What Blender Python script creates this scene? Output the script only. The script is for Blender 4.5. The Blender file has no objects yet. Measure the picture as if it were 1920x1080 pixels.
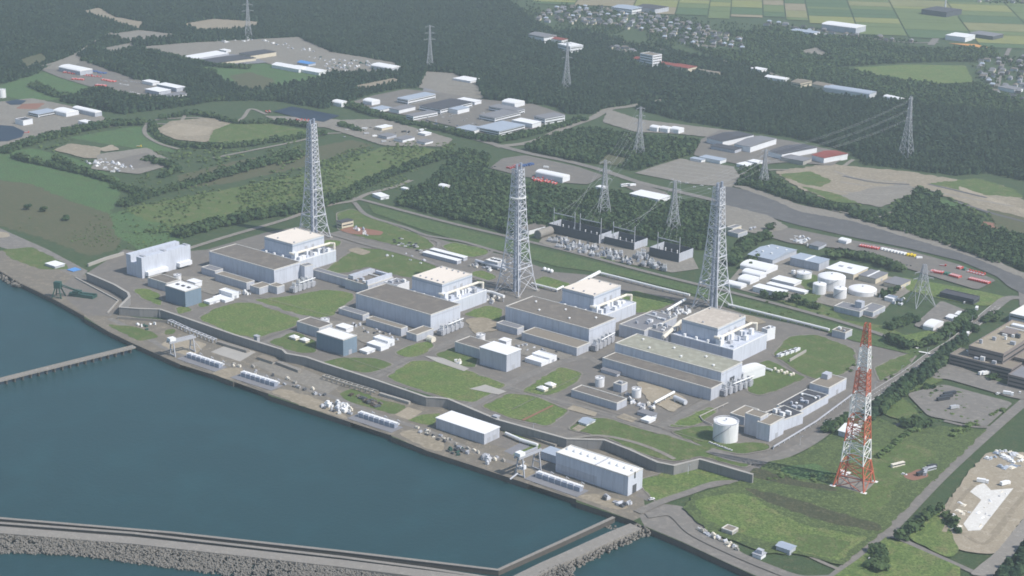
import bpy, bmesh, math, random
import numpy as np
from mathutils import Vector, Matrix, geometry
random.seed(7); RNG = np.random.default_rng(7)
sc = bpy.context.scene
COL = sc.collection
# ------------------------------------------------------------------ camera
F, PITCH, YAW, ROLL = 3153.24, .3130174, 2.2487244, .0159713
CAM = Vector((1300., -1420., 629.4))
fw = Vector((math.cos(YAW)*math.cos(PITCH), math.sin(YAW)*math.cos(PITCH), -math.sin(PITCH)))
rt0 = Vector((math.sin(YAW), -math.cos(YAW), 0)); up0 = rt0.cross(fw)
rt = rt0*math.cos(ROLL)+up0*math.sin(ROLL); up = up0*math.cos(ROLL)-rt0*math.sin(ROLL)
cd = bpy.data.cameras.new('camera'); cam = bpy.data.objects.new('camera', cd); COL.objects.link(cam)
cd.sensor_width = 36; cd.lens = F/1920*36; cd.clip_start = 5; cd.clip_end = 30000
cam.matrix_world = Matrix(((rt.x, up.x, -fw.x, CAM.x), (rt.y, up.y, -fw.y, CAM.y), (rt.z, up.z, -fw.z, CAM.z), (0, 0, 0, 1)))
sc.camera = cam
# ------------------------------------------------------------------ light
SUN_DIR = Vector((.98, .19, 0)).normalized(); SUN_EL = math.radians(48)
w = bpy.data.worlds.new('World'); sc.world = w; w.use_nodes = True
nt = w.node_tree; sky = nt.nodes.new('ShaderNodeTexSky'); sky.sky_type = 'NISHITA'; sky.sun_disc = False
sky.sun_elevation = SUN_EL; sky.sun_rotation = math.atan2(SUN_DIR.x, SUN_DIR.y)
sky.altitude = 300
bg = nt.nodes['Background']; bg.inputs[1].default_value = .125
nt.links.new(sky.outputs[0], bg.inputs[0])
sl = bpy.data.lights.new('sun', 'SUN'); sl.energy = 4.1; sl.angle = math.radians(.5); sl.color = (1, .95, .88)
so = bpy.data.objects.new('sun', sl); COL.objects.link(so)
sd = Vector((SUN_DIR.x*math.cos(SUN_EL), SUN_DIR.y*math.cos(SUN_EL), math.sin(SUN_EL)))
so.rotation_euler = sd.to_track_quat('Z', 'Y').to_euler(); so.location = (0, 0, 900)
sc.view_settings.view_transform = 'Standard'; sc.view_settings.look = 'None'
sc.view_settings.exposure = 0.34; sc.view_settings.gamma = 1
# ------------------------------------------------------------------ picking points on the ground
def at(px, py, z=0.):
    d = fw+rt*((px-960)/F)-up*((py-540)/F)
    return CAM+d*((z-CAM.z)/d.z)
def proj(P):
    d = P-CAM; k = d.dot(fw)
    return 960+F*d.dot(rt)/k, 540-F*d.dot(up)/k
def height_to(base, top_y):
    lo, hi = 0., 400.
    for _ in range(40):
        m = (lo+hi)/2
        if proj(base+Vector((0, 0, m)))[1] > top_y: lo = m
        else: hi = m
    return lo
def solve_h(D, by):
    lo, hi = 0., 120.
    for _ in range(40):
        m = (lo+hi)/2; p = at(D[0], D[1], m); p.z = 0
        if proj(p)[1] > by: hi = m
        else: lo = m
    return lo
# ------------------------------------------------------------------ materials
MATS = {}
def mat(name, c, rough=.85, c2=None, scale=.05, amt=.5, c3=None, scale3=.6, panel=0, metal=0., bump=0., streak=0, fine=0.):
    """two/three-tone noise material in world space; panel = joint spacing in metres on upright faces"""
    m = bpy.data.materials.new(name); m.use_nodes = True; t = m.node_tree; N = t.nodes; L = t.links
    b = N['Principled BSDF']; b.inputs['Roughness'].default_value = rough; b.inputs['Metallic'].default_value = metal
    b.inputs['Specular IOR Level'].default_value = .25
    g = N.new('ShaderNodeNewGeometry')
    rgb = N.new('ShaderNodeRGB'); rgb.outputs[0].default_value = (*c, 1); out = rgb.outputs[0]
    def layer(out, col, sc_, lo, hi, detail=5., stretch=None):
        n = N.new('ShaderNodeTexNoise'); n.inputs['Scale'].default_value = sc_; n.inputs['Detail'].default_value = detail
        n.inputs['Roughness'].default_value = .65
        src = g.outputs['Position']
        if stretch:
            mp = N.new('ShaderNodeMapping'); mp.inputs['Scale'].default_value = stretch; L.new(src, mp.inputs[0]); src = mp.outputs[0]
        L.new(src, n.inputs['Vector'])
        r = N.new('ShaderNodeMapRange'); r.inputs[1].default_value = lo; r.inputs[2].default_value = hi
        L.new(n.outputs['Fac'], r.inputs[0])
        x = N.new('ShaderNodeMix'); x.data_type = 'RGBA'; L.new(r.outputs[0], x.inputs[0]); L.new(out, x.inputs[6]); x.inputs[7].default_value = (*col, 1)
        return x.outputs[2]
    if c2: out = layer(out, c2, scale, .5-amt*.4, .5+amt*.4)
    if c3: out = layer(out, c3, scale3, .48, .72, 3.)
    if fine: out = layer(out, tuple(v*(1-fine) for v in c), .55, .42, .62, 3.); out = layer(out, tuple(v*(1+fine*.9) for v in (c2 or c)), .38, .52, .68, 3.)
    if streak: out = layer(out, tuple(v*.72 for v in c), .35, .45, .75, 4., (1, 1, .12) if streak == 1 else (.15, 1, 1))
    if panel:
        sp = N.new('ShaderNodeSeparateXYZ'); L.new(g.outputs['Position'], sp.inputs[0])
        sn = N.new('ShaderNodeSeparateXYZ'); L.new(g.outputs['Normal'], sn.inputs[0])
        ab = N.new('ShaderNodeMath'); ab.operation = 'ABSOLUTE'; L.new(sn.outputs[0], ab.inputs[0])
        gt = N.new('ShaderNodeMath'); gt.operation = 'GREATER_THAN'; L.new(ab.outputs[0], gt.inputs[0]); gt.inputs[1].default_value = .6
        mx = N.new('ShaderNodeMix'); L.new(gt.outputs[0], mx.inputs[0]); L.new(sp.outputs[0], mx.inputs[2]); L.new(sp.outputs[1], mx.inputs[3])
        dv = N.new('ShaderNodeMath'); dv.operation = 'DIVIDE'; L.new(mx.outputs[0], dv.inputs[0]); dv.inputs[1].default_value = panel
        fr = N.new('ShaderNodeMath'); fr.operation = 'FRACT'; L.new(dv.outputs[0], fr.inputs[0])
        lt = N.new('ShaderNodeMath'); lt.operation = 'LESS_THAN'; L.new(fr.outputs[0], lt.inputs[0]); lt.inputs[1].default_value = .45/panel
        ml = N.new('ShaderNodeMath'); ml.operation = 'MULTIPLY'; L.new(lt.outputs[0], ml.inputs[0]); ml.inputs[1].default_value = .32
        x = N.new('ShaderNodeMix'); x.data_type = 'RGBA'; L.new(ml.outputs[0], x.inputs[0]); L.new(out, x.inputs[6]); x.inputs[7].default_value = (*[v*.45 for v in c], 1)
        out = x.outputs[2]
    L.new(out, b.inputs['Base Color'])
    if bump:
        n = N.new('ShaderNodeTexNoise'); n.inputs['Scale'].default_value = .5; n.inputs['Detail'].default_value = 4
        L.new(g.outputs['Position'], n.inputs['Vector'])
        bp = N.new('ShaderNodeBump'); bp.inputs['Strength'].default_value = bump; bp.inputs['Distance'].default_value = 1.; L.new(n.outputs['Fac'], bp.inputs['Height']); L.new(bp.outputs[0], b.inputs['Normal'])
    MATS[name] = m; return m
def leafmat(name, c, c2):
    m = bpy.data.materials.new(name); m.use_nodes = True; t = m.node_tree; N = t.nodes; L = t.links
    b = N['Principled BSDF']; b.inputs['Roughness'].default_value = .9; b.inputs['Specular IOR Level'].default_value = .1
    oi = N.new('ShaderNodeObjectInfo'); g = N.new('ShaderNodeNewGeometry')
    n = N.new('ShaderNodeTexNoise'); n.inputs['Scale'].default_value = .012; n.inputs['Detail'].default_value = 4; L.new(g.outputs['Position'], n.inputs['Vector'])
    a = N.new('ShaderNodeMath'); a.operation = 'MULTIPLY_ADD'; L.new(oi.outputs['Random'], a.inputs[0]); a.inputs[1].default_value = .7; L.new(n.outputs['Fac'], a.inputs[2])
    r = N.new('ShaderNodeMapRange'); r.inputs[1].default_value = .35; r.inputs[2].default_value = 1.35; L.new(a.outputs[0], r.inputs[0])
    x = N.new('ShaderNodeMix'); x.data_type = 'RGBA'; L.new(r.outputs[0], x.inputs[0]); x.inputs[6].default_value = (*c, 1); x.inputs[7].default_value = (*c2, 1)
    L.new(x.outputs[2], b.inputs['Base Color']); MATS[name] = m; return m
M = MATS
mat('scrub', (.064, .100, .040), .95, (.042, .070, .034), .03, .6, (.105, .110, .058), .1, fine=.4)
mat('forest_floor', (.028, .042, .026), .95, (.042, .055, .030), .05, .8)
mat('lawn', (.092, .152, .042), .95, (.150, .188, .060), .022, .5, (.195, .180, .085), .05, fine=.35)
mat('lawn_dry', (.112, .152, .050), .95, (.076, .122, .036), .025, .5, (.200, .180, .095), .07, fine=.4)
mat('meadow', (.062, .125, .048), .95, (.095, .155, .055), .02, .6, (.080, .090, .048), .06, fine=.35)
mat('heath', (.110, .105, .060), .95, (.070, .090, .042), .02, .7, (.14, .115, .07), .12, fine=.3)
mat('asphalt', (.190, .174, .156), .92, (.142, .131, .120), .022, .6, (.235, .208, .175), .09, fine=.16)
mat('road_grey', (.200, .186, .168), .92, (.160, .149, .137), .04, .8, (.24, .22, .195), .15)
mat('shaded_bank_grass', (.060, .070, .036), .95, (.085, .082, .046), .03, .7, (.045, .058, .03), .2, fine=.3)  # grass tone darkened to carry the shade of the seaward bank slope
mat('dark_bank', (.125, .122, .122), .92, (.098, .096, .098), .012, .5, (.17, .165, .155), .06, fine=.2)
mat('gravel', (.235, .215, .185), .95, (.175, .160, .140), .03, .9, (.28, .26, .22), .25)
mat('dirt', (.290, .245, .180), .95, (.205, .180, .135), .03, .9, (.36, .31, .24), .2)
mat('pale_dirt', (.370, .315, .235), .95, (.26, .225, .17), .03, .6, (.45, .40, .32), .12, fine=.25)
mat('apron', (.215, .190, .152), .93, (.135, .122, .105), .03, .6, (.32, .275, .21), .11, fine=.25)
mat('concrete', (.275, .255, .228), .9, (.20, .186, .168), .05, .7, (.33, .305, .27), .2, fine=.2)
mat('pale_concrete', (.40, .38, .345), .9, (.31, .295, .27), .08, .8)
mat('wet_concrete', (.120, .108, .095), .8, (.085, .078, .072), .1, .9, streak=1)
mat('seawall', (.27, .265, .258), .9, (.215, .21, .208), .06, .9, panel=10, streak=1)
mat('panel_wall', (.58, .61, .68), .7, (.50, .53, .59), .04, .8, panel=12, streak=1)
mat('grey_wall', (.49, .51, .56), .75, (.42, .44, .49), .04, .8, panel=9, streak=1)
mat('blue_wall', (.19, .25, .315), .7, (.155, .21, .27), .06, .8, panel=6)
mat('white_wall', (.76, .77, .79), .7, (.68, .69, .71), .08, .6)
mat('cream_wall', (.62, .56, .44), .8, (.55, .49, .38), .1, .6)
mat('dark_wall', (.085, .092, .108), .8, (.07, .076, .09), .1, .6, panel=7)
mat('office_wall', (.235, .200, .185), .85, (.20, .172, .16), .05, .7)
mat('roof_brown', (.175, .155, .135), .95, (.14, .125, .112), .03, .9, (.215, .19, .16), .12)
mat('roof_sand', (.52, .46, .39), .95, (.40, .35, .30), .06, .9, (.60, .54, .47), .2)
mat('roof_tan', (.255, .220, .175), .95, (.20, .175, .145), .05, .9)
mat('roof_pale', (.78, .70, .61), .9, (.68, .61, .53), .06, .9)
mat('roof_mossy', (.340, .335, .265), .95, (.265, .255, .205), .05, .9, (.42, .42, .35), .14, streak=2)
mat('roof_white', (.80, .80, .80), .6, (.74, .74, .745), .05, .7)
mat('roof_blue', (.37, .42, .49), .6, (.33, .375, .44), .06, .7)
mat('roof_dark', (.080, .080, .092), .8, (.062, .062, .072), .06, .8)
mat('roof_grey', (.225, .225, .24), .85, (.18, .18, .195), .06, .8)
mat('roof_red', (.28, .072, .060), .85, (.22, .06, .05), .06, .8)
mat('parapet', (.62, .60, .55), .85, (.52, .50, .46), .1, .7)
mat('white_paint', (.80, .80, .79), .5, (.72, .72, .71), .2, .6)
mat('cream_paint', (.74, .69, .58), .6, (.66, .61, .52), .2, .6)
mat('steel', (.42, .43, .46), .55, (.34, .35, .38), .1, .7)
mat('pale_steel', (.60, .61, .64), .5, (.52, .53, .56), .1, .7)
mat('dark_steel', (.10, .105, .12), .6, (.075, .08, .09), .1, .7)
mat('stack_pipe', (.30, .33, .40), .6, (.25, .28, .34), .05, .8)
mat('mast_red', (.58, .16, .09), .6, (.46, .12, .07), .1, .7)
mat('mast_white', (.80, .80, .78), .6, (.70, .70, .69), .1, .7)
mat('tank_white', (.78, .78, .78), .55, (.70, .70, .71), .05, .7, streak=1)
mat('glass', (.045, .052, .062), .25)
mat('car_red', (.56, .055, .040), .4); mat('car_white', (.80, .80, .80), .4); mat('car_yellow', (.78, .58, .02), .4)
mat('car_dark', (.045, .048, .055), .4); mat('car_silver', (.42, .43, .45), .35); mat('car_blue', (.07, .13, .32), .4); mat('car_green', (.06, .17, .12), .5)
mat('tyre', (.02, .02, .02), .9)
mat('crane_green', (.035, .095, .080), .6, (.03, .075, .065), .1, .7)
mat('blue_sheet', (.10, .27, .58), .6); mat('orange_ground', (.62, .30, .08), .9, (.5, .26, .1), .05, .8)
mat('red_soil', (.27, .13, .09), .95, (.21, .12, .09), .05, .9)
mat('rock', (.225, .205, .180), .95, (.16, .148, .132), .2, .9)
mat('stone', (.21, .195, .175), .95, (.145, .138, .125), .3, .9)
mat('bark', (.07, .055, .04), .95)
mat('line_paint', (.72, .72, .70), .8)
mat('field_grass', (.080, .112, .042), .95, (.108, .142, .050), .02, .6, (.052, .080, .034), .06, fine=.4)
mat('verge_grass', (.066, .108, .040), .95, (.088, .130, .048), .02, .6, (.12, .135, .06), .06, fine=.35)
mat('new_slab', (.66, .64, .60), .9, (.54, .52, .48), .1, .8, (.72, .71, .68), .5)
mat('field_a', (.135, .175, .068), .95, (.11, .15, .055), .02, .8); mat('field_b', (.24, .25, .075), .95, (.18, .195, .08), .02, .8)
mat('field_c', (.30, .255, .165), .95, (.2, .175, .11), .02, .8); mat('field_d', (.085, .135, .058), .95, (.07, .115, .05), .02, .8)
mat('field_e', (.25, .245, .115), .95, (.165, .17, .075), .02, .8)
leafmat('pine_leaf', (.020, .045, .028), (.062, .098, .052)); leafmat('broad_leaf', (.024, .052, .024), (.078, .115, .046)); leafmat('shrub_leaf', (.080, .125, .045), (.130, .175, .065))
def water(name, c, rough):
    m = mat(name, c, rough, tuple(v*.8 for v in c), .003, .7, tuple(v*1.1 for v in c), .02)
    t = m.node_tree; N = t.nodes; b = N['Principled BSDF']; b.inputs['Specular IOR Level'].default_value = .5
    g = N.new('ShaderNodeNewGeometry'); n = N.new('ShaderNodeTexNoise'); n.inputs['Scale'].default_value = .22; n.inputs['Detail'].default_value = 6; n.inputs['Roughness'].default_value = .7
    t.links.new(g.outputs['Position'], n.inputs['Vector']); bp = N.new('ShaderNodeBump'); bp.inputs['Strength'].default_value = .35; bp.inputs['Distance'].default_value = .8
    t.links.new(n.outputs['Fac'], bp.inputs['Height']); t.links.new(bp.outputs[0], b.inputs['Normal'])
water('sea_water', (.0125, .050, .056), .4); water('pond_water', (.022, .035, .060), .5)
MATS['pond_water'].node_tree.nodes['Principled BSDF'].inputs['Specular IOR Level'].default_value = .2; MATS['sea_water'].node_tree.nodes['Principled BSDF'].inputs['Specular IOR Level'].default_value = .4
# ------------------------------------------------------------------ mesh helpers
class MB:
    def __init__(s): s.v = []; s.f = []
    def add(s, vs, fs):
        o = len(s.v); s.v += [tuple(v) for v in vs]; s.f += [tuple(i+o for i in f) for f in fs]; return s
    def box(s, x0, x1, y0, y1, z0, z1):
        return s.add([(x0, y0, z0), (x1, y0, z0), (x1, y1, z0), (x0, y1, z0), (x0, y0, z1), (x1, y0, z1), (x1, y1, z1), (x0, y1, z1)],
                     [(3, 2, 1, 0), (4, 5, 6, 7), (0, 1, 5, 4), (1, 2, 6, 5), (2, 3, 7, 6), (3, 0, 4, 7)])
    def cyl(s, x, y, z0, z1, r, r2=None, n=16):
        r2 = r if r2 is None else r2; vs = []
        for z, q in ((z0, r), (z1, r2)): vs += [(x+q*math.cos(2*math.pi*i/n), y+q*math.sin(2*math.pi*i/n), z) for i in range(n)]
        return s.add(vs, [tuple(range(n-1, -1, -1)), tuple(range(n, 2*n))]+[(i, (i+1) % n, n+(i+1) % n, n+i) for i in range(n)])
    def bar(s, a, b, r, n=4):
        a = Vector(a); b = Vector(b); d = (b-a)
        if d.length < 1e-6: return s
        d.normalize(); x = d.orthogonal().normalized(); y = d.cross(x); vs = []
        for p in (a, b): vs += [p+x*(r*math.cos(2*math.pi*i/n))+y*(r*math.sin(2*math.pi*i/n)) for i in range(n)]
        return s.add(vs, [tuple(range(n-1, -1, -1)), tuple(range(n, 2*n))]+[(i, (i+1) % n, n+(i+1) % n, n+i) for i in range(n)])
    def path(s, pts, r, n=8):
        for a, b in zip(pts, pts[1:]): s.bar(a, b, r, n)
        for p in pts[1:-1]: s.ball(p, r*1.02, 6, 8)
        return s
    def ball(s, c, r, nu=6, nv=10, sz=1., half=False):
        vs = []; fs = []; c = Vector(c); lo = 0 if half else -90
        for i in range(nu+1):
            th = math.radians(lo+(90-lo)*i/nu)
            vs += [(c.x+r*math.cos(th)*math.cos(2*math.pi*j/nv), c.y+r*math.cos(th)*math.sin(2*math.pi*j/nv), c.z+r*sz*math.sin(th)) for j in range(nv)]
        for i in range(nu):
            for j in range(nv): fs.append((i*nv+j, i*nv+(j+1) % nv, (i+1)*nv+(j+1) % nv, (i+1)*nv+j))
        return s.add(vs, fs)
    def build(s, name, m, parent=None, loc=None, rz=0, smooth=False):
        me = bpy.data.meshes.new(name); me.from_pydata(s.v, [], s.f); me.materials.append(M[m] if isinstance(m, str) else m)
        if smooth: me.polygons.foreach_set('use_smooth', [True]*len(me.polygons))
        o = bpy.data.objects.new(name, me); COL.objects.link(o)
        if parent: o.parent = parent
        if loc is not None: o.location = loc
        o.rotation_euler.z = rz; return o
def tag(o, label, cat, group=None):
    o['label'] = label; o['category'] = cat
    if group: o['group'] = group
    return o
def empty(name, loc, rz=0., label=None, cat=None, group=None):
    o = bpy.data.objects.new(name, None); COL.objects.link(o); o.location = loc; o.rotation_euler.z = rz; o.empty_display_size = 2
    if label: tag(o, label, cat, group)
    return o
def struct(o, kind='structure'): o['kind'] = kind; return o
def dup(o, loc=None, rz=None, parent=None, sc_=None):
    c = o.copy(); COL.objects.link(c)
    if parent: c.parent = parent
    if loc is not None: c.location = loc
    if rz is not None: c.rotation_euler.z = rz
    if sc_ is not None: c.scale = sc_ if hasattr(sc_, '__len__') else (sc_,)*3
    for ch in list(o.children): dup(ch, parent=c)
    return c
# ------------------------------------------------------------------ ground sheets
EXCL = []          # world polygons where no forest grows
LAY = [0]
def nz(): LAY[0] += 1; return .02+.006*LAY[0]
def chaikin(p, n=2):
    for _ in range(n):
        q = []
        for a, b in zip(p, p[1:]+p[:1]): q += [a*.75+b*.25, a*.25+b*.75]
        p = q
    return p
def rounded(p, rad):
    q = []; n = len(p)
    for i in range(n):
        a, b, c = p[i-1], p[i], p[(i+1) % n]; u = (a-b); v = (c-b); ra = min(rad, u.length*.42); rc = min(rad, v.length*.42)
        if u.length < .1 or v.length < .1: q.append(b); continue
        s = b+u.normalized()*ra; e = b+v.normalized()*rc
        for t in (0, .25, .5, .75, 1): q.append(s*(1-t)**2+b*2*t*(1-t)+e*t*t)
    return q
def jag(p, amp, step=6.):
    q = []
    for a, b in zip(p, p[1:]+p[:1]):
        k = max(1, min(60, int((b-a).length/step))); t = Vector((b.y-a.y, a.x-b.x, 0)); t = t.normalized() if t.length else t
        for i in range(k): q.append(a.lerp(b, i/k)+t*random.uniform(-amp, amp)*(1 if i else .3))
    return q
def sheet(name, m, px, smooth=0, amp=0., excl=True, z=None):
    p = [at(*q) for q in px]
    if smooth: p = chaikin(p, smooth) if smooth > 2 else rounded(p, 7)
    if amp: p = jag(p, amp)
    if excl: EXCL.append([(v.x, v.y) for v in p])
    z = nz() if z is None else z
    c = sum(p, Vector())/len(p); b = MB(); b.add([(v.x-c.x, v.y-c.y, 0) for v in p], [tuple(range(len(p)))])
    o = b.build(name, m, loc=(c.x, c.y, z)); me = o.data
    if me.polygons[0].normal.z < 0: me.flip_normals()
    return struct(o)
def ribbon(pts, wid):
    l = []; r = []
    for i, p in enumerate(pts):
        d = (pts[min(i+1, len(pts)-1)]-pts[max(i-1, 0)]); d.z = 0; d.normalize(); n = Vector((-d.y, d.x, 0))*wid/2
        l.append(p+n); r.append(p-n)
    return l, r
def catmull(p, k=6):
    q = []; P = [p[0]*2-p[1]]+p+[p[-1]*2-p[-2]]
    for i in range(1, len(P)-2):
        for j in range(k):
            t = j/k; a, b, c, d = P[i-1:i+3]
            q.append(.5*((2*b)+(c-a)*t+(2*a-5*b+4*c-d)*t*t+(3*b-a-3*c+d)*t*t*t))
    return q+[p[-1]]
def road(name, m, px, wid, excl=True, curve=True, zz=None):
    p = [at(*q) for q in px]
    if curve and len(p) > 2: p = catmull(p)
    l, r = ribbon(p, wid); z = nz() if zz is None else zz
    if excl: EXCL.append([(v.x, v.y) for v in l+r[::-1]])
    b = MB(); n = len(p); b.add([(v.x, v.y, z) for v in l+r], [(i, n+i, n+i+1, i+1) for i in range(n-1)])
    return struct(b.build(name, m)), p
# land, sea
COAST = [(-60, 480), (0, 508), (20, 520), (37, 530), (100, 560), (158, 592), (158, 597), (200, 620), (247, 643), (262, 650), (337, 683), (345, 680), (400, 702), (437, 717), (447, 713), (503, 738), (503, 742),
         (657, 792), (663, 788), (733, 816), (735, 820), (800, 845), (897, 877), (990, 908), (998, 904), (1080, 937), (1080, 942), (1187, 977), (1210, 989), (1280, 1018), (1407, 1077), (1470, 1106)]
cw = [at(*q) for q in COAST]
land = [cw[0]+Vector((-5000, 300, 0))]+cw+[cw[-1]+Vector((700, -250, 0)), cw[-1]+Vector((900, 7500, 0)), cw[0]+Vector((-5000, 7500, 0))]
b = MB(); b.add([(v.x, v.y, 0) for v in land], [tuple(range(len(land)))]); o = struct(b.build('ground', 'scrub'))
if o.data.polygons[0].normal.z < 0: o.data.flip_normals()
b = MB(); k = cw[1:]+[cw[-1]+Vector((300, -110, 0))]
b.add([(v.x, v.y, .35) for v in k]+[(v.x, v.y, -9) for v in k], [(i+1, i, len(k)+i, len(k)+i+1) for i in range(len(k)-1)])
struct(b.build('quay_wall', 'wet_concrete'))
b = MB(); b.box(-6500, 2600, -2600, 2600, -12, -5); struct(b.build('sea', 'sea_water'))
SEA = -5.
# ------------------------------------------------------------------ ground cover, roads
def S(name, m, pts, sm=1, amp=0., excl=True): return sheet(name, m, pts, sm, amp, excl)
# hill meadows on the slope beyond the plant
S('meadow', 'meadow', [(-60, 285), (60, 278), (150, 300), (225, 335), (222, 372), (205, 402), (140, 380), (60, 345), (-60, 330)], 2, 3)
S('meadow', 'heath', [(-60, 330), (60, 345), (140, 380), (205, 400), (245, 425), (215, 470), (170, 480), (60, 440), (-60, 405)], 2, 4)
S('meadow', 'meadow', [(205, 402), (240, 392), (330, 420), (345, 450), (260, 468), (215, 440)], 2, 3)
S('meadow', 'lawn_dry', [(235, 390), (330, 372), (450, 350), (560, 330), (720, 275), (830, 280), (790, 300), (720, 330), (640, 355), (540, 378), (430, 408), (330, 425), (270, 412)], 2, 3, False)
S('meadow', 'heath', [(330, 330), (450, 300), (560, 282), (660, 262), (700, 272), (560, 315), (420, 345), (350, 352)], 2, 3, False)
S('meadow', 'meadow', [(130, 258), (260, 236), (300, 265), (330, 285), (280, 282), (200, 270)], 2, 3)
S('meadow', 'meadow', [(0, 160), (100, 130), (160, 150), (210, 165), (130, 185), (60, 190), (0, 178)], 2, 3)
S('meadow', 'meadow', [(380, 125), (470, 118), (560, 120), (640, 132), (600, 150), (500, 165), (420, 150)], 2, 3)
S('meadow', 'heath', [(430, 142), (470, 135), (515, 150), (500, 168), (450, 165)], 2, 4)
# plant yard, apron
S('plant_yard', 'asphalt', [(163, 512), (232, 468), (300, 475), (388, 468), (498, 436), (560, 425), (620, 437), (680, 420), (790, 440), (860, 458), (960, 482), (1040, 510), (1160, 520), (1300, 556), (1400, 590), (1560, 622), (1720, 668), (1650, 740), (1560, 800), (1480, 858), (1400, 890), (1312, 865), (1263, 878), (1130, 828), (1060, 825), (930, 790), (835, 750), (720, 715), (610, 685), (530, 660), (350, 600), (225, 580), (240, 550)], 0)
S('quay_apron', 'apron', [(0, 509), (37, 531), (100, 561), (158, 593), (200, 620.5), (247, 643.5), (337, 683.5), (400, 702.5), (503, 738.5), (657, 792), (733, 816.5), (800, 845.5), (897, 877), (990, 907.5), (1080, 937), (1187, 976.5), (1212, 965), (1205, 925), (1263, 890), (1130, 840), (1060, 836), (930, 800), (835, 762), (720, 728), (610, 697), (530, 672), (350, 612), (225, 590), (232, 560), (165, 522), (150, 500), (60, 470), (-40, 470), (-40, 490)], 0)
S('quay_yard', 'asphalt', [(105, 545), (135, 520), (160, 520), (230, 553), (222, 588), (205, 592), (163, 592)], 0)
S('quay_road', 'road_grey', [(-40, 428), (0, 428), (90, 468), (165, 508), (150, 522), (125, 512), (60, 480), (-40, 452)], 0)
S('grass_patch', 'lawn_dry', [(5, 468), (60, 463), (120, 492), (130, 505), (75, 505), (20, 485)], 1, 2)
S('dirt_patch', 'pale_dirt', [(-20, 432), (15, 436), (20, 444), (-20, 448)], 1)
S('quay_yard', 'road_grey', [(1197, 963), (1240, 944), (1285, 950), (1318, 985), (1400, 1042), (1490, 1090), (1450, 1094), (1360, 1054), (1275, 1014), (1207, 986)], 1)
road('apron_road', 'road_grey', [(205, 597), (262, 625), (330, 662), (400, 676), (470, 695), (560, 725), (640, 750), (700, 775), (800, 808), (900, 850), (1010, 880)], 7)
S('apron_slab', 'pale_concrete', [(395, 660), (430, 645), (480, 660), (450, 678)], 0); S('apron_slab', 'gravel', [(470, 682), (500, 672), (570, 692), (640, 722), (615, 738), (540, 712)], 0)
S('apron_slab', 'pale_dirt', [(300, 645), (330, 632), (390, 645), (360, 668), (325, 660)], 1, 1.5); S('apron_slab', 'dirt', [(395, 700), (420, 690), (458, 690), (445, 712), (420, 710)], 1, 1.5)
S('apron_slab', 'dirt', [(505, 735), (530, 728), (600, 750), (650, 780), (655, 788), (580, 766)], 1, 2); S('apron_slab', 'dirt', [(745, 812), (770, 805), (835, 830), (830, 848), (800, 842)], 1, 2)
S('apron_slab', 'dirt', [(1075, 930), (1120, 925), (1170, 940), (1180, 955), (1150, 955)], 1, 2); S('apron_slab', 'dirt', [(960, 880), (985, 865), (1005, 888), (990, 902)], 1, 1)
S('apron_slab', 'pale_dirt', [(740, 778), (765, 763), (792, 772), (768, 788)], 0)
S('quay_yard', 'asphalt', [(910, 830), (935, 810), (980, 822), (950, 842)], 0); S('quay_yard', 'roof_grey', [(945, 846), (980, 828), (1000, 834), (962, 854)], 0)
S('quay_yard', 'asphalt', [(1000, 880), (1045, 855), (1060, 890), (1010, 900)], 0); S('quay_yard', 'asphalt', [(1190, 930), (1205, 912), (1245, 925), (1215, 940)], 0)
S('grass_patch', 'lawn_dry', [(200, 608), (250, 612), (285, 622), (300, 632), (262, 640), (225, 622)], 1, 1.5); S('grass_patch', 'lawn_dry', [(310, 618), (330, 617), (327, 626), (308, 628)], 1)
S('grass_patch', 'lawn_dry', [(635, 738), (660, 728), (715, 750), (765, 762), (740, 778), (650, 752)], 1, 1.5); S('grass_patch', 'lawn', [(765, 788), (790, 778), (825, 775), (812, 798), (790, 795)], 0)
S('grass_patch', 'lawn', [(940, 808), (960, 812), (1015, 835), (1010, 842), (975, 826)], 0); S('grass_patch', 'lawn', [(962, 852), (998, 836), (1005, 840), (970, 858)], 0)
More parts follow.
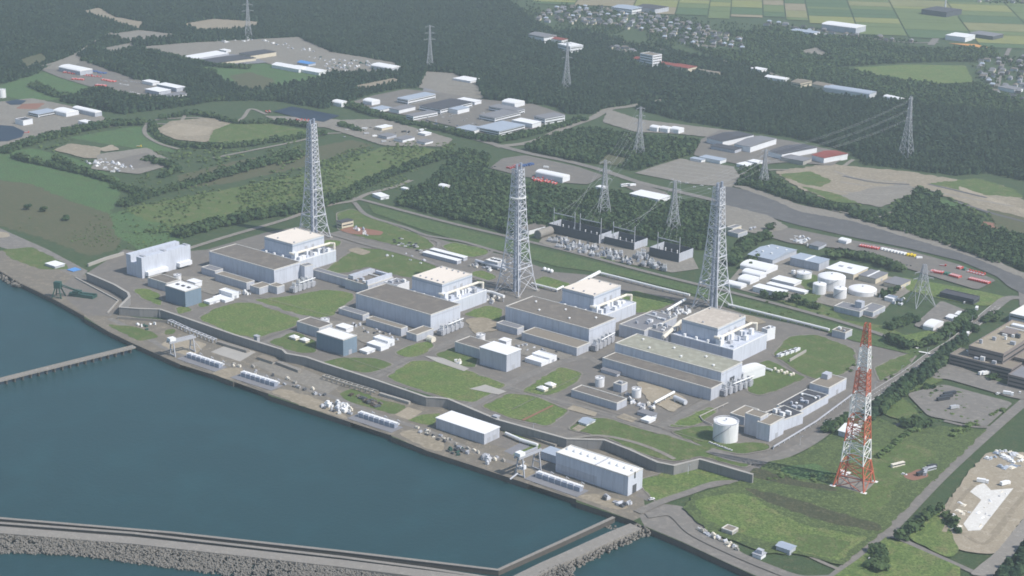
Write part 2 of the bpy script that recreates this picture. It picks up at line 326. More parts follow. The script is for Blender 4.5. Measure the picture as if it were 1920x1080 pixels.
# lawns of the plant
for q_, w_ in (([(455, 560), (520, 578), (575, 600), (555, 618), (490, 645)], 8), ([(700, 708), (770, 672), (850, 640), (880, 620)], 12), ([(875, 765), (960, 718), (1050, 680), (1110, 668)], 12), ([(850, 690), (950, 725), (1045, 752), (1180, 790), (1290, 830), (1370, 850)], 10), ([(1230, 805), (1300, 765), (1360, 735), (1440, 690)], 9), ([(570, 605), (640, 665), (720, 700)], 7), ([(1100, 668), (1180, 712)], 9)):
    road('road', 'road_grey', q_, w_)
for m, p in [('lawn', [(372, 597), (400, 580), (440, 568), (475, 568), (563, 598), (553, 612), (480, 634), (440, 628)]),
             ('lawn', [(475, 562), (540, 556), (610, 543), (660, 550), (664, 560), (634, 578), (626, 592), (600, 596), (560, 590)]),
             ('lawn', [(250, 543), (275, 541), (300, 552), (302, 574), (268, 560)]), ('lawn', [(330, 577), (350, 575), (362, 582), (335, 590)]), ('lawn', [(372, 568), (398, 566), (392, 574), (374, 577)]),
             ('lawn_dry', [(502, 642), (553, 622), (592, 640), (592, 662), (560, 662)]),
             ('lawn_dry', [(595, 682), (640, 671), (705, 672), (738, 684), (690, 700), (640, 692)]),
             ('lawn', [(740, 662), (765, 650), (800, 640), (815, 647), (795, 666), (762, 671)]),
             ('lawn', [(725, 707), (773, 677), (830, 678), (950, 722), (887, 755), (835, 746), (760, 722)]),
             ('lawn_dry', [(815, 665), (850, 652), (895, 672), (890, 690), (850, 684)]),
             ('lawn', [(980, 732), (1050, 688), (1092, 700), (1080, 718), (1030, 742), (985, 737)]),
             ('lawn', [(903, 762), (953, 738), (1000, 743), (1067, 770), (1027, 800), (960, 785)]),
             ('lawn', [(868, 590), (912, 573), (942, 580), (938, 602), (915, 602)]),
             ('lawn_dry', [(605, 512), (640, 485), (668, 465), (720, 468), (800, 490), (822, 505), (775, 522), (735, 514), (690, 500), (650, 512)]),
             ('lawn', [(610, 450), (640, 452), (635, 462), (608, 462)]),
             ('lawn_dry', [(632, 400), (660, 392), (690, 405), (760, 432), (800, 448), (815, 462), (790, 470), (720, 455), (660, 440), (635, 430)]),
             ('lawn', [(829, 462), (850, 455), (912, 468), (917, 476), (887, 483), (850, 475)]), ('lawn', [(884, 511), (905, 507), (932, 520), (900, 536)]),
             ('lawn', [(998, 528), (1020, 518), (1070, 533), (1062, 543), (1010, 540)]), ('lawn', [(1160, 556), (1190, 545), (1215, 552), (1250, 560), (1268, 566), (1240, 580), (1195, 588)]),
             ('lawn_dry', [(1450, 665), (1480, 632), (1530, 628), (1600, 655), (1605, 680), (1580, 702), (1530, 712), (1500, 700)]),
             ('lawn_dry', [(1405, 692), (1440, 675), (1492, 702), (1512, 708), (1470, 727), (1425, 742), (1402, 735)]),
             ('lawn_dry', [(1640, 690), (1690, 668), (1722, 660), (1700, 688), (1650, 716)]),
             ('lawn', [(1252, 800), (1330, 763), (1347, 772), (1290, 802)]), ('lawn_dry', [(1258, 810), (1335, 798), (1345, 830), (1440, 832), (1442, 843), (1390, 852), (1320, 838)]),
             ('lawn_dry', [(1066, 806), (1090, 785), (1140, 785), (1200, 805), (1285, 828), (1410, 868), (1395, 878), (1312, 855), (1270, 866), (1225, 858), (1140, 822)]),
             ('lawn', [(1195, 902), (1265, 882), (1318, 868), (1400, 893), (1360, 908), (1290, 922), (1235, 945)]),
             ('lawn', [(1260, 797), (1320, 768), (1345, 772), (1300, 800)])]:
    q_ = rounded([at(*q) for q in p], 7); c_ = sum(q_, Vector())/len(q_); q_ = [v+(v-c_).normalized()*1.5 for v in q_]; l_, r_ = ribbon(q_+q_[:2], 1.8); k_ = len(l_); z_ = nz(); kb = MB(); kb.add([(v.x, v.y, z_) for v in l_+r_], [(i, k_+i, k_+i+1, i+1) for i in range(k_-2)])
    struct(kb.build('lawn_kerb', 'gravel')); S('lawn', m, p, 2, 2.2)
S('dirt_patch', 'gravel', [(612, 602), (680, 605), (755, 640), (700, 650), (640, 628)], 1, 2); S('dirt_patch', 'gravel', [(335, 518), (400, 520), (470, 550), (425, 558), (372, 546)], 1, 2); S('dirt_patch', 'gravel', [(900, 640), (960, 632), (1078, 668), (1040, 678), (985, 668)], 1, 2)
S('dirt_patch', 'dirt', [(650, 470), (668, 464), (698, 473), (680, 480)], 1); S('dirt_patch', 'pale_dirt', [(1192, 718), (1215, 714), (1255, 732), (1290, 750), (1262, 775), (1215, 752)], 1, 1)
S('dirt_patch', 'pale_dirt', [(1062, 768), (1075, 760), (1120, 775), (1115, 782)], 0); S('dirt_patch', 'pale_dirt', [(1155, 783), (1170, 776), (1195, 786), (1185, 793)], 0)
S('dirt_patch', 'dirt', [(1072, 805), (1085, 797), (1100, 802), (1085, 810)], 0); S('dirt_patch', 'red_soil', [(635, 432), (660, 425), (720, 435), (715, 442), (660, 440)], 1, 2)
S('dirt_patch', 'dirt', [(870, 600), (905, 595), (940, 605), (935, 620), (890, 628)], 1, 2); S('dirt_patch', 'red_soil', [(978, 788), (1036, 760), (1038, 762), (982, 790)], 0)
S('dirt_patch', 'pale_concrete', [(880, 730), (910, 722), (950, 735), (935, 741)], 0); S('dirt_patch', 'pale_concrete', [(795, 668), (830, 672), (880, 692), (870, 697), (820, 680)], 0)
S('dirt_patch', 'dirt', [(1380, 590), (1410, 592), (1440, 606), (1410, 610)], 1, 1)
# strip of grass between the perimeter roads, tank farm ground
S('lawn', 'verge_grass', [(690, 383), (800, 413), (947, 450), (1200, 513), (1360, 552), (1480, 583), (1600, 618), (1730, 657), (1720, 668), (1600, 640), (1480, 600), (1365, 572), (1293, 550), (1160, 517), (1040, 500), (960, 476), (860, 452), (793, 432), (700, 400)], 0)
S('lawn', 'lawn_dry', [(1445, 560), (1500, 552), (1560, 580), (1580, 600), (1660, 612), (1720, 640), (1690, 642), (1600, 612), (1500, 580)], 1)
S('lawn', 'lawn', [(1640, 640), (1720, 652), (1760, 640), (1800, 615), (1780, 612), (1720, 625)], 1)
S('gravel_yard', 'gravel', [(1390, 545), (1360, 535), (1390, 500), (1480, 470), (1560, 500), (1700, 525), (1710, 545), (1670, 570), (1640, 600), (1560, 575), (1500, 560), (1470, 565)], 1)
S('lawn', 'lawn_dry', [(1490, 520), (1530, 515), (1545, 550), (1520, 575), (1480, 562), (1515, 548)], 1, 1)
S('lawn', 'lawn', [(1690, 520), (1830, 545), (1900, 560), (1870, 572), (1840, 575), (1760, 560), (1700, 545)], 1)
S('substation_yard', 'gravel', [(1010, 455), (1030, 430), (1130, 450), (1220, 465), (1300, 485), (1310, 505), (1260, 512), (1150, 490), (1060, 470)], 0)
S('lawn', 'lawn_dry', [(1125, 482), (1150, 486), (1155, 494), (1128, 490)], 0)
# perimeter roads and the dual road by the offices
R = []
for m, px, wd in [('gravel', [(345, 470), (362, 464), (433, 442), (533, 413), (575, 398), (622, 384), (662, 377), (690, 364), (740, 351), (772, 338)], 9),
                  ('road_grey', [(662, 372), (690, 378), (830, 415), (947, 443), (1080, 475), (1200, 507), (1300, 532), (1360, 546), (1480, 577), (1600, 611), (1720, 651)], 8),
                  ('road_grey', [(664, 380), (690, 405), (760, 427), (800, 442), (860, 452), (925, 470), (960, 480)], 7),
                  ('road_grey', [(800, 448), (822, 455), (818, 470), (800, 478)], 5), ('road_grey', [(925, 470), (905, 485), (880, 500)], 5),
                  ('road_grey', [(612, 437), (690, 460), (760, 478), (850, 508), (935, 535)], 7),
                  ('road_grey', [(1925, 560), (1890, 560), (1862, 580), (1830, 607), (1790, 640), (1745, 668), (1700, 702), (1640, 740), (1590, 775), (1530, 822), (1480, 850), (1430, 866), (1380, 862), (1330, 845)], 13),
                  ('road_grey', [(1920, 575), (1915, 540), (1895, 515), (1868, 500), (1830, 482)], 10),
                  ('road_grey', [(1950, 735), (1920, 755), (1780, 880), (1660, 1003), (1573, 1077), (1530, 1110)], 11),
                  ('road_grey', [(1660, 1003), (1695, 1015), (1760, 1045), (1850, 1085)], 6),
                  ('road_grey', [(1195, 962), (1240, 942), (1290, 925), (1340, 908), (1385, 905)], 9),
                  ('road_grey', [(1212, 968), (1260, 965), (1300, 1000), (1370, 1035), (1440, 1065), (1500, 1085), (1560, 1085)], 10),
                  ('gravel', [(1050, 826), (1120, 818), (1180, 828), (1230, 845), (1265, 862)], 5),
                  ('gravel', [(1510, 1040), (1540, 1055), (1575, 1070)], 4),
                  ('road_grey', [(1770, 790), (1815, 800), (1855, 802)], 5), ('gravel', [(1650, 815), (1690, 795), (1712, 790)], 5),
                  ('road_grey', [(776, 222), (850, 248), (930, 272), (1000, 290), (1060, 302), (1130, 320), (1200, 343), (1280, 362), (1365, 382)], 14),
                  ('gravel', [(930, 276), (1000, 266), (1060, 240), (1110, 222), (1140, 206), (1180, 200), (1250, 187)], 16),
                  ('gravel', [(500, 215), (470, 205), (455, 222), (430, 232), (380, 222), (340, 222), (290, 226), (272, 240), (275, 255), (300, 270), (335, 280)], 7),
                  ('gravel', [(400, 297), (470, 283), (560, 265), (610, 252), (640, 250)], 7),
                  ('gravel', [(-20, 140), (40, 130), (90, 122), (140, 104), (180, 78), (210, 62)], 11),
                  ('gravel', [(190, 240), (255, 232), (330, 232), (350, 212)], 6),
                  ('road_grey', [(1745, 85), (1765, 60), (1790, 30), (1815, 10), (1960, -2)], 16), ('road_grey', [(1870, 165), (1880, 120), (1905, 70), (1930, 40)], 9),
                  ('road_grey', [(1445, 45), (1520, 55), (1600, 68), (1700, 80), (1760, 80)], 9),
                  ('gravel', [(1100, 68), (1250, 95), (1400, 125), (1480, 152)], 14),
                  ('gravel', [(1370, 335), (1430, 320), (1560, 318), (1600, 300)], 7), ('gravel', [(1550, 320), (1600, 335), (1700, 350), (1790, 372), (1920, 410)], 7), ('gravel', [(1560, 395), (1640, 408), (1680, 395)], 4)]:
    R.append(road('road', m, px, wd))
# bare ground, pads and terraces beyond
S('embankment', 'dark_bank', [(1345, 345), (1440, 368), (1500, 392), (1520, 398), (1600, 414), (1700, 444), (1800, 474), (1870, 500), (1925, 526), (1925, 556), (1890, 538), (1870, 520), (1800, 490), (1700, 466), (1600, 446), (1500, 424), (1420, 402), (1345, 388)], 1)
S('embankment', 'gravel', [(1370, 348), (1400, 350), (1500, 385), (1515, 388), (1600, 405), (1700, 432), (1800, 462), (1870, 490), (1925, 515), (1925, 526), (1870, 502), (1800, 475), (1700, 446), (1600, 416), (1500, 398), (1440, 372)], 1, 2)
S('gravel_slope', 'gravel', [(1190, 325), (1230, 312), (1275, 298), (1375, 313), (1388, 333), (1372, 352), (1290, 345)], 0)
for k in range(5): S('terrace_step', 'concrete', [(1202+k*18, 322-k*5.5), (1206+k*18, 320.6-k*5.5), (1384-k*2, 340.2-k*6.2), (1384-k*2, 342-k*6.2)], 0)
S('bare_ground', 'dirt', [(1452, 322), (1560, 308), (1620, 315), (1700, 322), (1790, 337), (1880, 348), (1925, 380), (1925, 425), (1850, 400), (1790, 375), (1720, 350), (1660, 362), (1600, 378), (1560, 378), (1500, 355)], 2, 4)
S('bare_ground', 'gravel', [(1640, 352), (1700, 345), (1720, 360), (1650, 390), (1560, 372)], 1, 3); S('bare_ground', 'lawn_dry', [(1460, 328), (1520, 322), (1560, 340), (1540, 352), (1500, 345)], 2, 3)
S('bare_ground', 'lawn_dry', [(1740, 345), (1830, 335), (1900, 355), (1920, 372), (1830, 365)], 2, 3); S('bare_ground', 'red_soil', [(1830, 415), (1860, 418), (1880, 432), (1850, 430)], 1, 3)
S('bare_ground', 'pale_dirt', [(1800, 350), (1925, 395), (1925, 402), (1800, 357)], 0, 2); S('bare_ground', 'heath', [(1850, 392), (1925, 410), (1925, 440), (1870, 430)], 1, 3)
for q_ in ([(1565, 322), (1610, 336), (1700, 344)], [(1575, 342), (1640, 351), (1705, 350)], [(1555, 358), (1640, 366), (1705, 360)], [(1720, 352), (1780, 366), (1900, 388)]): road('terrace_step', 'concrete', q_, 4)
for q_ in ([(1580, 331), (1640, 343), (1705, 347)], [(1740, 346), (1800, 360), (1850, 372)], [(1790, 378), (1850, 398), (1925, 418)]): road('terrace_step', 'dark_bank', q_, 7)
S('bare_ground', 'lawn_dry', [(1500, 350), (1560, 362), (1610, 382), (1560, 380)], 1, 3); S('bare_ground', 'meadow', [(1760, 372), (1800, 385), (1790, 395), (1755, 385)], 1, 3)
S('gravel_slope', 'gravel', [(785, 165), (800, 135), (850, 138), (892, 155), (908, 185), (870, 186), (825, 178), (800, 168)], 0); S('terrace_step', 'roof_grey', [(795, 165), (826, 174), (818, 178), (792, 172)], 0)
for k in range(4): S('terrace_step', 'apron', [(838, 160+k*6), (838, 161+k*6), (905, 167+k*5), (905, 166+k*5)], 0)
for m, p in [('asphalt', [(78, 132), (140, 102), (165, 118), (255, 150), (335, 163), (355, 180), (260, 183), (165, 162), (112, 146)]), ('gravel', [(80, 130), (140, 103), (150, 118), (110, 130)]),
             ('gravel', [(-30, 195), (60, 185), (110, 195), (170, 208), (205, 226), (190, 240), (100, 256), (40, 270), (-30, 285)]), ('red_soil', [(40, 196), (85, 194), (70, 206), (30, 205)]),
             ('gravel', [(200, 66), (260, 57), (330, 65), (325, 74), (240, 78)]), ('dirt', [(340, 46), (400, 36), (495, 42), (470, 52), (380, 58)]), ('dirt', [(155, 22), (185, 15), (215, 32), (270, 42), (265, 55), (225, 45)]),
             ('heath', [(40, 112), (80, 100), (90, 115), (50, 125)]), ('gravel', [(250, 90), (340, 82), (560, 70), (620, 98), (740, 118), (745, 132), (640, 140), (540, 132), (480, 112), (400, 120), (330, 105)]),
             ('roof_grey', [(345, 108), (380, 100), (470, 104), (500, 118), (430, 124)]), ('gravel', [(190, 92), (250, 80), (250, 92), (220, 100)]),
             ('dirt', [(665, 162), (740, 147), (750, 152), (680, 168)]), ('asphalt', [(640, 198), (700, 180), (760, 168), (830, 175), (910, 188), (1000, 196), (1062, 216), (1000, 243), (940, 252), (900, 250), (760, 217), (700, 207)]),
             ('gravel', [(598, 236), (640, 226), (720, 224), (850, 262), (832, 276), (720, 274), (650, 252)]), ('gravel', [(495, 218), (520, 228), (600, 240), (640, 238), (640, 226), (600, 222)]),
             ('asphalt', [(918, 316), (942, 298), (985, 292), (1080, 313), (1132, 330), (1102, 347), (1060, 344), (980, 332)]), ('asphalt', [(1160, 345), (1200, 345), (1250, 362), (1260, 375), (1200, 365)]),
             ('gravel', [(1140, 205), (1200, 225), (1290, 236), (1390, 248), (1370, 262), (1270, 252), (1190, 248), (1130, 230)]), ('asphalt', [(1315, 262), (1350, 245), (1480, 265), (1595, 290), (1560, 312), (1480, 305), (1400, 312), (1300, 292)]),
             ('asphalt', [(1430, 442), (1478, 428), (1560, 445), (1700, 470), (1800, 498), (1868, 527), (1832, 545), (1750, 520), (1660, 492), (1600, 470), (1480, 457)]),
             ('gravel', [(1360, 385), (1440, 405), (1480, 428), (1430, 442), (1370, 430), (1345, 415)]),
             ('road_grey', [(1700, 740), (1770, 722), (1900, 757), (1848, 803), (1740, 782)]), ('road_grey', [(1712, 612), (1765, 565), (1822, 588), (1758, 625)]),
             ('road_grey', [(1650, 800), (1700, 812), (1660, 850), (1635, 848)]), ('lawn_dry', [(1650, 775), (1700, 722), (1745, 690), (1770, 716), (1725, 728), (1690, 745), (1730, 785), (1700, 795)]), ('road_grey', [(1735, 692), (1780, 652), (1800, 655), (1800, 690), (1900, 728), (1940, 736), (1925, 752), (1895, 747), (1775, 712), (1750, 712)]),
             ('pale_dirt', [(1745, 990), (1810, 895), (1850, 850), (1930, 850), (1930, 960), (1868, 1042), (1800, 1035)]), ('dirt', [(1690, 885), (1730, 865), (1770, 862), (1775, 880), (1740, 910), (1700, 903)]),
             ('concrete', [(1815, 1080), (1870, 1035), (1930, 960), (1930, 1000), (1870, 1085)]),
             ('dirt', [(290, 246), (320, 228), (390, 222), (440, 230), (432, 250), (385, 268), (330, 263)]), ('lawn_dry', [(400, 245), (440, 230), (500, 232), (575, 245), (580, 255), (480, 270), (390, 268)]),
             ('pale_dirt', [(300, 245), (340, 232), (400, 240), (390, 255), (340, 256)]), ('dirt', [(100, 282), (130, 270), (190, 278), (185, 298), (160, 298)]), ('gravel', [(185, 290), (275, 278), (330, 308), (260, 328), (170, 318)]),
             ('asphalt', [(205, 304), (275, 287), (318, 308), (255, 318)]), ('pale_dirt', [(185, 280), (210, 272), (225, 282), (195, 286)]), ('heath', [(1140, 290), (1180, 300), (1160, 312), (1120, 308)]),
             ('lawn', [(1600, 128), (1700, 122), (1810, 124), (1825, 155), (1760, 158), (1640, 145)]), ('gravel', [(1495, 98), (1530, 90), (1555, 104), (1540, 110)]),
             ('lawn', [(1440, 905), (1520, 850), (1560, 830), (1590, 870), (1540, 900), (1470, 925)])]: S('bare_ground' if m in ('dirt', 'pale_dirt', 'red_soil', 'heath') else 'paved_ground' if m != 'lawn' and m != 'lawn_dry' else 'grass_ground', m, p, 1 if m != 'roof_grey' else 0, 1.5 if m not in ('asphalt', 'road_grey', 'concrete') else .2)
# field south of the plant, with the tower mound
S('grass_field', 'field_grass', [(1385, 905), (1412, 890), (1440, 868), (1490, 858), (1540, 830), (1580, 800), (1640, 780), (1700, 812), (1770, 800), (1815, 805), (1850, 808), (1770, 885), (1655, 1000), (1580, 1062), (1500, 1042), (1440, 1040), (1330, 1000), (1280, 955), (1300, 930)], 0, 1.5)
S('grass_field', 'lawn', [(1300, 940), (1390, 925), (1500, 985), (1600, 1005), (1630, 1010), (1570, 1055), (1480, 1030), (1380, 1000), (1320, 975)], 2, 2, False); S('grass_field', 'lawn_dry', [(1590, 850), (1700, 830), (1760, 850), (1690, 900), (1650, 960), (1610, 960)], 2, 3, False); S('grass_field', 'lawn_dry', [(1480, 1000), (1560, 1010), (1600, 1020), (1560, 1050), (1500, 1035)], 2, 3, False); S('grass_field', 'meadow', [(1460, 880), (1530, 870), (1560, 890), (1550, 905), (1480, 900)], 2, 2, False)
S('grass_field', 'shaded_bank_grass', [(1415, 878), (1500, 905), (1562, 913), (1572, 925), (1480, 912), (1400, 895)], 1, 2, False); S('grass_field', 'shaded_bank_grass', [(1390, 915), (1480, 935), (1560, 960), (1650, 985), (1655, 1000), (1560, 985), (1440, 945)], 1, 2, False)  # dark strips: slope shade of the mast bank painted onto the flat field
S('paved_ground', 'concrete', [(1563, 912), (1580, 888), (1640, 908), (1619, 928)], 0); S('bare_ground', 'red_soil', [(1690, 895), (1725, 880), (1745, 895), (1712, 905)], 1, 1)
S('grass_field', 'lawn', [(1700, 1010), (1760, 960), (1775, 985), (1800, 1035), (1780, 1050)], 1, 1); S('grass_field', 'lawn', [(1560, 1085), (1610, 1050), (1660, 1010), (1700, 1022), (1800, 1066), (1800, 1100), (1560, 1100)], 0)
S('paved_ground', 'new_slab', [(1806, 985), (1853, 922), (1900, 918), (1838, 997), (1815, 998)], 0); S('paved_ground', 'new_slab', [(1812, 920), (1845, 908), (1862, 926), (1840, 940)], 0)
for q_ in ([(1800, 1000), (1850, 1020), (1900, 960)], [(1770, 1000), (1800, 940), (1840, 900)], [(1860, 1005), (1925, 925)], [(1765, 975), (1785, 935)]): road('wheel_track', 'dirt', q_, 4)
# painted markings of the dual road
b = MB(); main = [p for p in R[6][1] if proj(p)[0] > 1600 and proj(p)[0] < 1870]; z = nz()
for off, dash in ((0, 1), (5.6, 0), (-5.6, 0)):
    for i, (p, q) in enumerate(zip(main, main[1:])):
        d = (q-p); L = d.length; d.normalize(); n = Vector((-d.y, d.x, 0))
        k = int(L/10)+1
        for j in range(k):
            a = p+d*(L*j/k)+n*off; c = a+d*(L/k*(.5 if dash else 1)); b.add([(*(a-n*.2).xy, z), (*(c-n*.2).xy, z), (*(c+n*.2).xy, z), (*(a+n*.2).xy, z)], [(0, 1, 2, 3)])
struct(b.build('lane_marking', 'line_paint'))
S('stop_bar', 'line_paint', [(1716, 654), (1735, 643), (1738, 645), (1720, 656)], 0); S('stop_bar', 'line_paint', [(1722, 660), (1723, 662), (1744, 666), (1744, 664)], 0)
for q_ in ([(563, 610), (480, 642), (470, 640)], [(820, 655), (700, 705)], [(1100, 700), (960, 770)], [(960, 728), (1040, 752), (1280, 812)], [(640, 600), (480, 556)], [(1080, 752), (1320, 830)], [(1230, 800), (1330, 740)], [(560, 640), (700, 690), (735, 700)]):
    road('lane_marking', 'gravel', q_, .7, False, False)
# ponds
def pond(px, label_mat='pond_water'):
    sheet('pond', label_mat, px, 0, 0)
pond([(512, 210), (547, 201), (637, 218), (607, 230), (567, 224)]); pond([(-25, 240), (0, 236), (25, 238), (46, 248), (42, 258), (15, 266), (-25, 268)]); pond([(10, 192), (30, 188), (50, 190), (40, 197), (20, 198)])
# paddies and fields on the plain
e1 = (at(1800, 45)-at(1100, 20)).normalized(); e2 = (at(1790, 18)-at(1700, 85)); e2 = (e2-e1*e2.dot(e1)).normalized()
reg = [at(*q) for q in [(1000, 10), (1090, -25), (2000, -25), (2000, 130), (1905, 95), (1880, 75), (1740, 78), (1610, 56), (1480, 38), (1350, 32), (1190, 24), (1090, 12)]]
def inpoly(poly, X, Y):
    r = np.zeros(np.shape(X), bool); n = len(poly); x0, y0 = poly[-1]
    for x1, y1 in poly:
        if y0 != y1: r ^= ((y1 > Y) != (y0 > Y)) & (X < (x0-x1)*(Y-y1)/(y0-y1)+x1)
        x0, y0 = x1, y1
    return r
rp = [(v.x, v.y) for v in reg]; EXCL.append(rp)
fb = {k: MB() for k in 'abcde'}; O0 = at(1100, 20); z = nz(); xx = -900
while xx < 3300:
    ww = random.choice((55, 80, 110, 150)); yy = -2600
    while yy < 3000:
        hh = random.choice((40, 60, 80, 120)); c = O0+e1*(xx+ww/2)+e2*(yy+hh/2)
        if inpoly(rp, np.array(c.x), np.array(c.y)):
            k = random.choices('abcde', (5, 3, 2, 4, 2.5))[0]; P = [O0+e1*(xx+i*(ww-3)+1.5)+e2*(yy+j*(hh-3)+1.5) for i, j in ((0, 0), (1, 0), (1, 1), (0, 1))]
            fb[k].add([(v.x, v.y, z) for v in P], [(0, 1, 2, 3)])
        yy += hh
    xx += ww
for k, m in zip('abcde', fb):
    o = struct(fb[k].build('farm_field', 'field_'+k))
    for p in o.data.polygons:
        if p.normal.z < 0: p.flip()
# ------------------------------------------------------------------ buildings
def rect(A, D, C, h):
    """roof corners in the photo (far end of the long wall, nearest corner, other end) at height h -> centre, angle, length, width"""
    if h > 100: h = solve_h(D, h)
    a, d, c = at(*A, h), at(*D, h), at(*C, h); u = d-a; v = c-d
    an = math.atan2(u.y, u.x)
    if abs(an) < .32: an = 0.
    elif abs(an) > .32: an = (an+math.atan2(v.y, v.x)-math.pi/2)/2
    ux = Vector((math.cos(an), math.sin(an), 0)); vy = Vector((-ux.y, ux.x, 0))
    L = max(3., u.dot(ux)); W = max(3., v.dot(vy))
    ctr = d-ux*L/2+vy*W/2; ctr.z = 0
    return ctr, an, L, W, h
def house(name, label, cat, A, D, C, h, style='par', wall='grey_wall', roof='roof_brown', group=None, extra=None, vents=0, doors=0, bands=0, pad=0):
    ctr, an, L, W, h = rect(A, D, C, h)
    return house_w(name, label, cat, ctr, an, L, W, h, style, wall, roof, group, extra, vents, doors, bands)
def house_w(name, label, cat, ctr, an, L, W, h, style='par', wall='grey_wall', roof='roof_brown', group=None, extra=None, vents=0, doors=0, bands=0):
    r = empty(name, (ctr.x, ctr.y, 0), an, label, cat, group); x, y = L/2, W/2
    cr = math.cos(an); sr = math.sin(an)
    EXCL.append([(ctr.x+cr*i-sr*j, ctr.y+sr*i+cr*j) for i, j in ((-x-2, -y-2), (x+2, -y-2), (x+2, y+2), (-x-2, y+2))])
    if style == 'par':
        MB().box(-x, x, -y, y, 0, h-1.0).build('wall', wall, r)
        t = .9; MB().box(-x+t, x-t, -y+t, y-t, h-.98, h-.55).build('roof', roof, r)
        p = MB(); p.box(-x-.1, x+.1, -y-.1, -y+t, h-1, h).box(-x-.1, x+.1, y-t, y+.1, h-1, h).box(-x-.1, -x+t, -y+t, y-t, h-1, h).box(x-t, x+.1, -y+t, y-t, h-1, h); p.build('parapet', wall if wall in ('dark_wall', 'office_wall') else 'parapet' if 'roof' in roof and wall != 'white_wall' else wall, r)
        ztop = h-.55
    elif style == 'slab':
        MB().box(-x, x, -y, y, 0, h-.6).build('wall', wall, r); MB().box(-x-.6, x+.6, -y-.6, y+.6, h-.6, h).build('roof', roof, r); ztop = h
    elif style == 'gable':      # ridge along x
        e = min(.13*W, 3.2); h = h+e; b = MB(); b.add([(-x, -y, 0), (x, -y, 0), (x, y, 0), (-x, y, 0), (-x, -y, h-e), (x, -y, h-e), (x, y, h-e), (-x, y, h-e), (-x, 0, h-.3), (x, 0, h-.3)],
              [(0, 1, 5, 4), (1, 2, 6, 9, 5), (2, 3, 7, 6), (3, 0, 4, 8, 7)]); b.build('wall', wall, r)
        o = .7; k = e/y; b = MB(); b.add([(-x-o, -y-o, h-e-o*k), (x+o, -y-o, h-e-o*k), (x+o, 0, h), (-x-o, 0, h), (x+o, y+o, h-e-o*k), (-x-o, y+o, h-e-o*k),
               (-x-o, -y-o, h-e-o*k-.35), (x+o, -y-o, h-e-o*k-.35), (x+o, y+o, h-e-o*k-.35), (-x-o, y+o, h-e-o*k-.35)],
              [(0, 1, 2, 3), (3, 2, 4, 5), (0, 6, 7, 1), (5, 4, 8, 9), (1, 7, 8, 4, 2), (0, 3, 5, 9, 6), (6, 9, 8, 7)]); b.build('roof', roof, r); ztop = h-e*.5
    elif style == 'arch':
        e = min(.2*W, 3.6); n = 8; h = h+e; b = MB(); b.box(-x, x, -y, y, 0, h-e).build('wall', wall, r)
        pr = [(-y*1.03*math.cos(math.pi*i/n), h-e+e*math.sin(math.pi*i/n)) for i in range(n+1)]; b = MB()
        b.add([(-x-.3, p, q) for p, q in pr]+[(x+.3, p, q) for p, q in pr], [(i, n+1+i, n+2+i, i+1) for i in range(n)]+[tuple(range(n+1)), tuple(range(2*n+1, n, -1))]); b.build('roof', roof, r); ztop = h
    wl = [c for c in r.children if c.name.startswith('wall')][0]; rf = [c for c in r.children if c.name.startswith('roof')][0]
    for i in range(vents):
        q = (i+.5)/vents; yy = (-.22 if i % 2 else .2)*W
        MB().cyl((q-.5)*L*.9, yy, ztop, ztop+1.3, 1.0, n=8).cyl((q-.5)*L*.9, yy, ztop+1.3, ztop+1.9, 1.6, .7, 8).build('roof_vent', 'white_paint', rf)
    for i in range(doors):
        q = (i+.5)/doors; yy = (q-.5)*W*.8; dh = min(5.5, h*.5); dw = min(4.5, W*.3)
        MB().box(x, x+.12, yy-dw/2, yy+dw/2, .1, dh).build('door', 'steel', wl)
    for i in range(bands):
        zz = h*(i+.55)/(bands+.25)
        for s, nm in ((-1, 0), (1, 0)):
            MB().box(-x+1.2, x-1.2, s*(y+.06)-.06, s*(y+.06)+.06, zz-.8, zz+.8).build('window_band', 'glass', wl)
        MB().box(x, x+.12, -y+1.2, y-1.2, zz-.8, zz+.8).build('window_band', 'glass', wl)
    if extra: extra(r, L, W, h)
    return r
# --- turbine buildings and their front annexes
def joints(r, L, W, h):
    b = MB(); b.box(L/2, L/2+.25, -W/2+2, W/2-2, h-3.6, h-2.6); b.build('wall_band', 'grey_wall', r)
def t1x(r, L, W, h):
    joints(r, L, W, h); x = L/2
    MB().box(x, x+.15, -3, 6, .2, 12).build('door_opening', 'dark_steel', r)
T = {}
T[4] = house('turbine_building', 'farthest brown roofed turbine hall, behind the blue block with three roof hatches', 'turbine hall', (388, 471.7), (513.7, 505.8), (565.8, 491.3), 21, 'par', 'panel_wall', 'roof_brown', 'turbine halls', joints)
T[3] = house('turbine_building', 'long turbine hall with plain brown roof between the round lawn and the penthouse service building', 'turbine hall', (663, 550.8), (807.5, 590), (866.7, 570.8), 21, 'par', 'panel_wall', 'roof_brown', 'turbine halls', joints)
T[2] = house('turbine_building', 'long turbine hall with five small white vents on its brown roof', 'turbine hall', (944.2, 575), (1104.7, 616.7), (1158, 596.7), 21, 'par', 'panel_wall', 'roof_brown', 'turbine halls', joints, vents=5)
T[1] = house('turbine_building', 'longest turbine hall with mossy pale green roof, nearest the radio mast', 'turbine hall', (1152, 643.3), (1352.5, 698), (1388.7, 677.5), 23, 'par', 'panel_wall', 'roof_mossy', 'turbine halls', t1x, vents=6)
def annex(lab, A, D, C, by, **k): return house('annex', lab, 'annex', A, D, C, by, 'par', 'grey_wall', k.pop('roof', 'roof_tan'), 'low annexes along the turbine halls', **k)
annex('small low annex at the far end of the farthest turbine hall', (378, 500), (403, 508), (416, 503), 521, roof='roof_grey')
annex('tan roofed annex along the front of the farthest turbine hall', (402.5, 512.5), (462, 530), (476, 525), 545)
annex('short sloping annex block beside the transformers of the farthest turbine hall', (471, 534), (486, 540), (503, 531), 553)
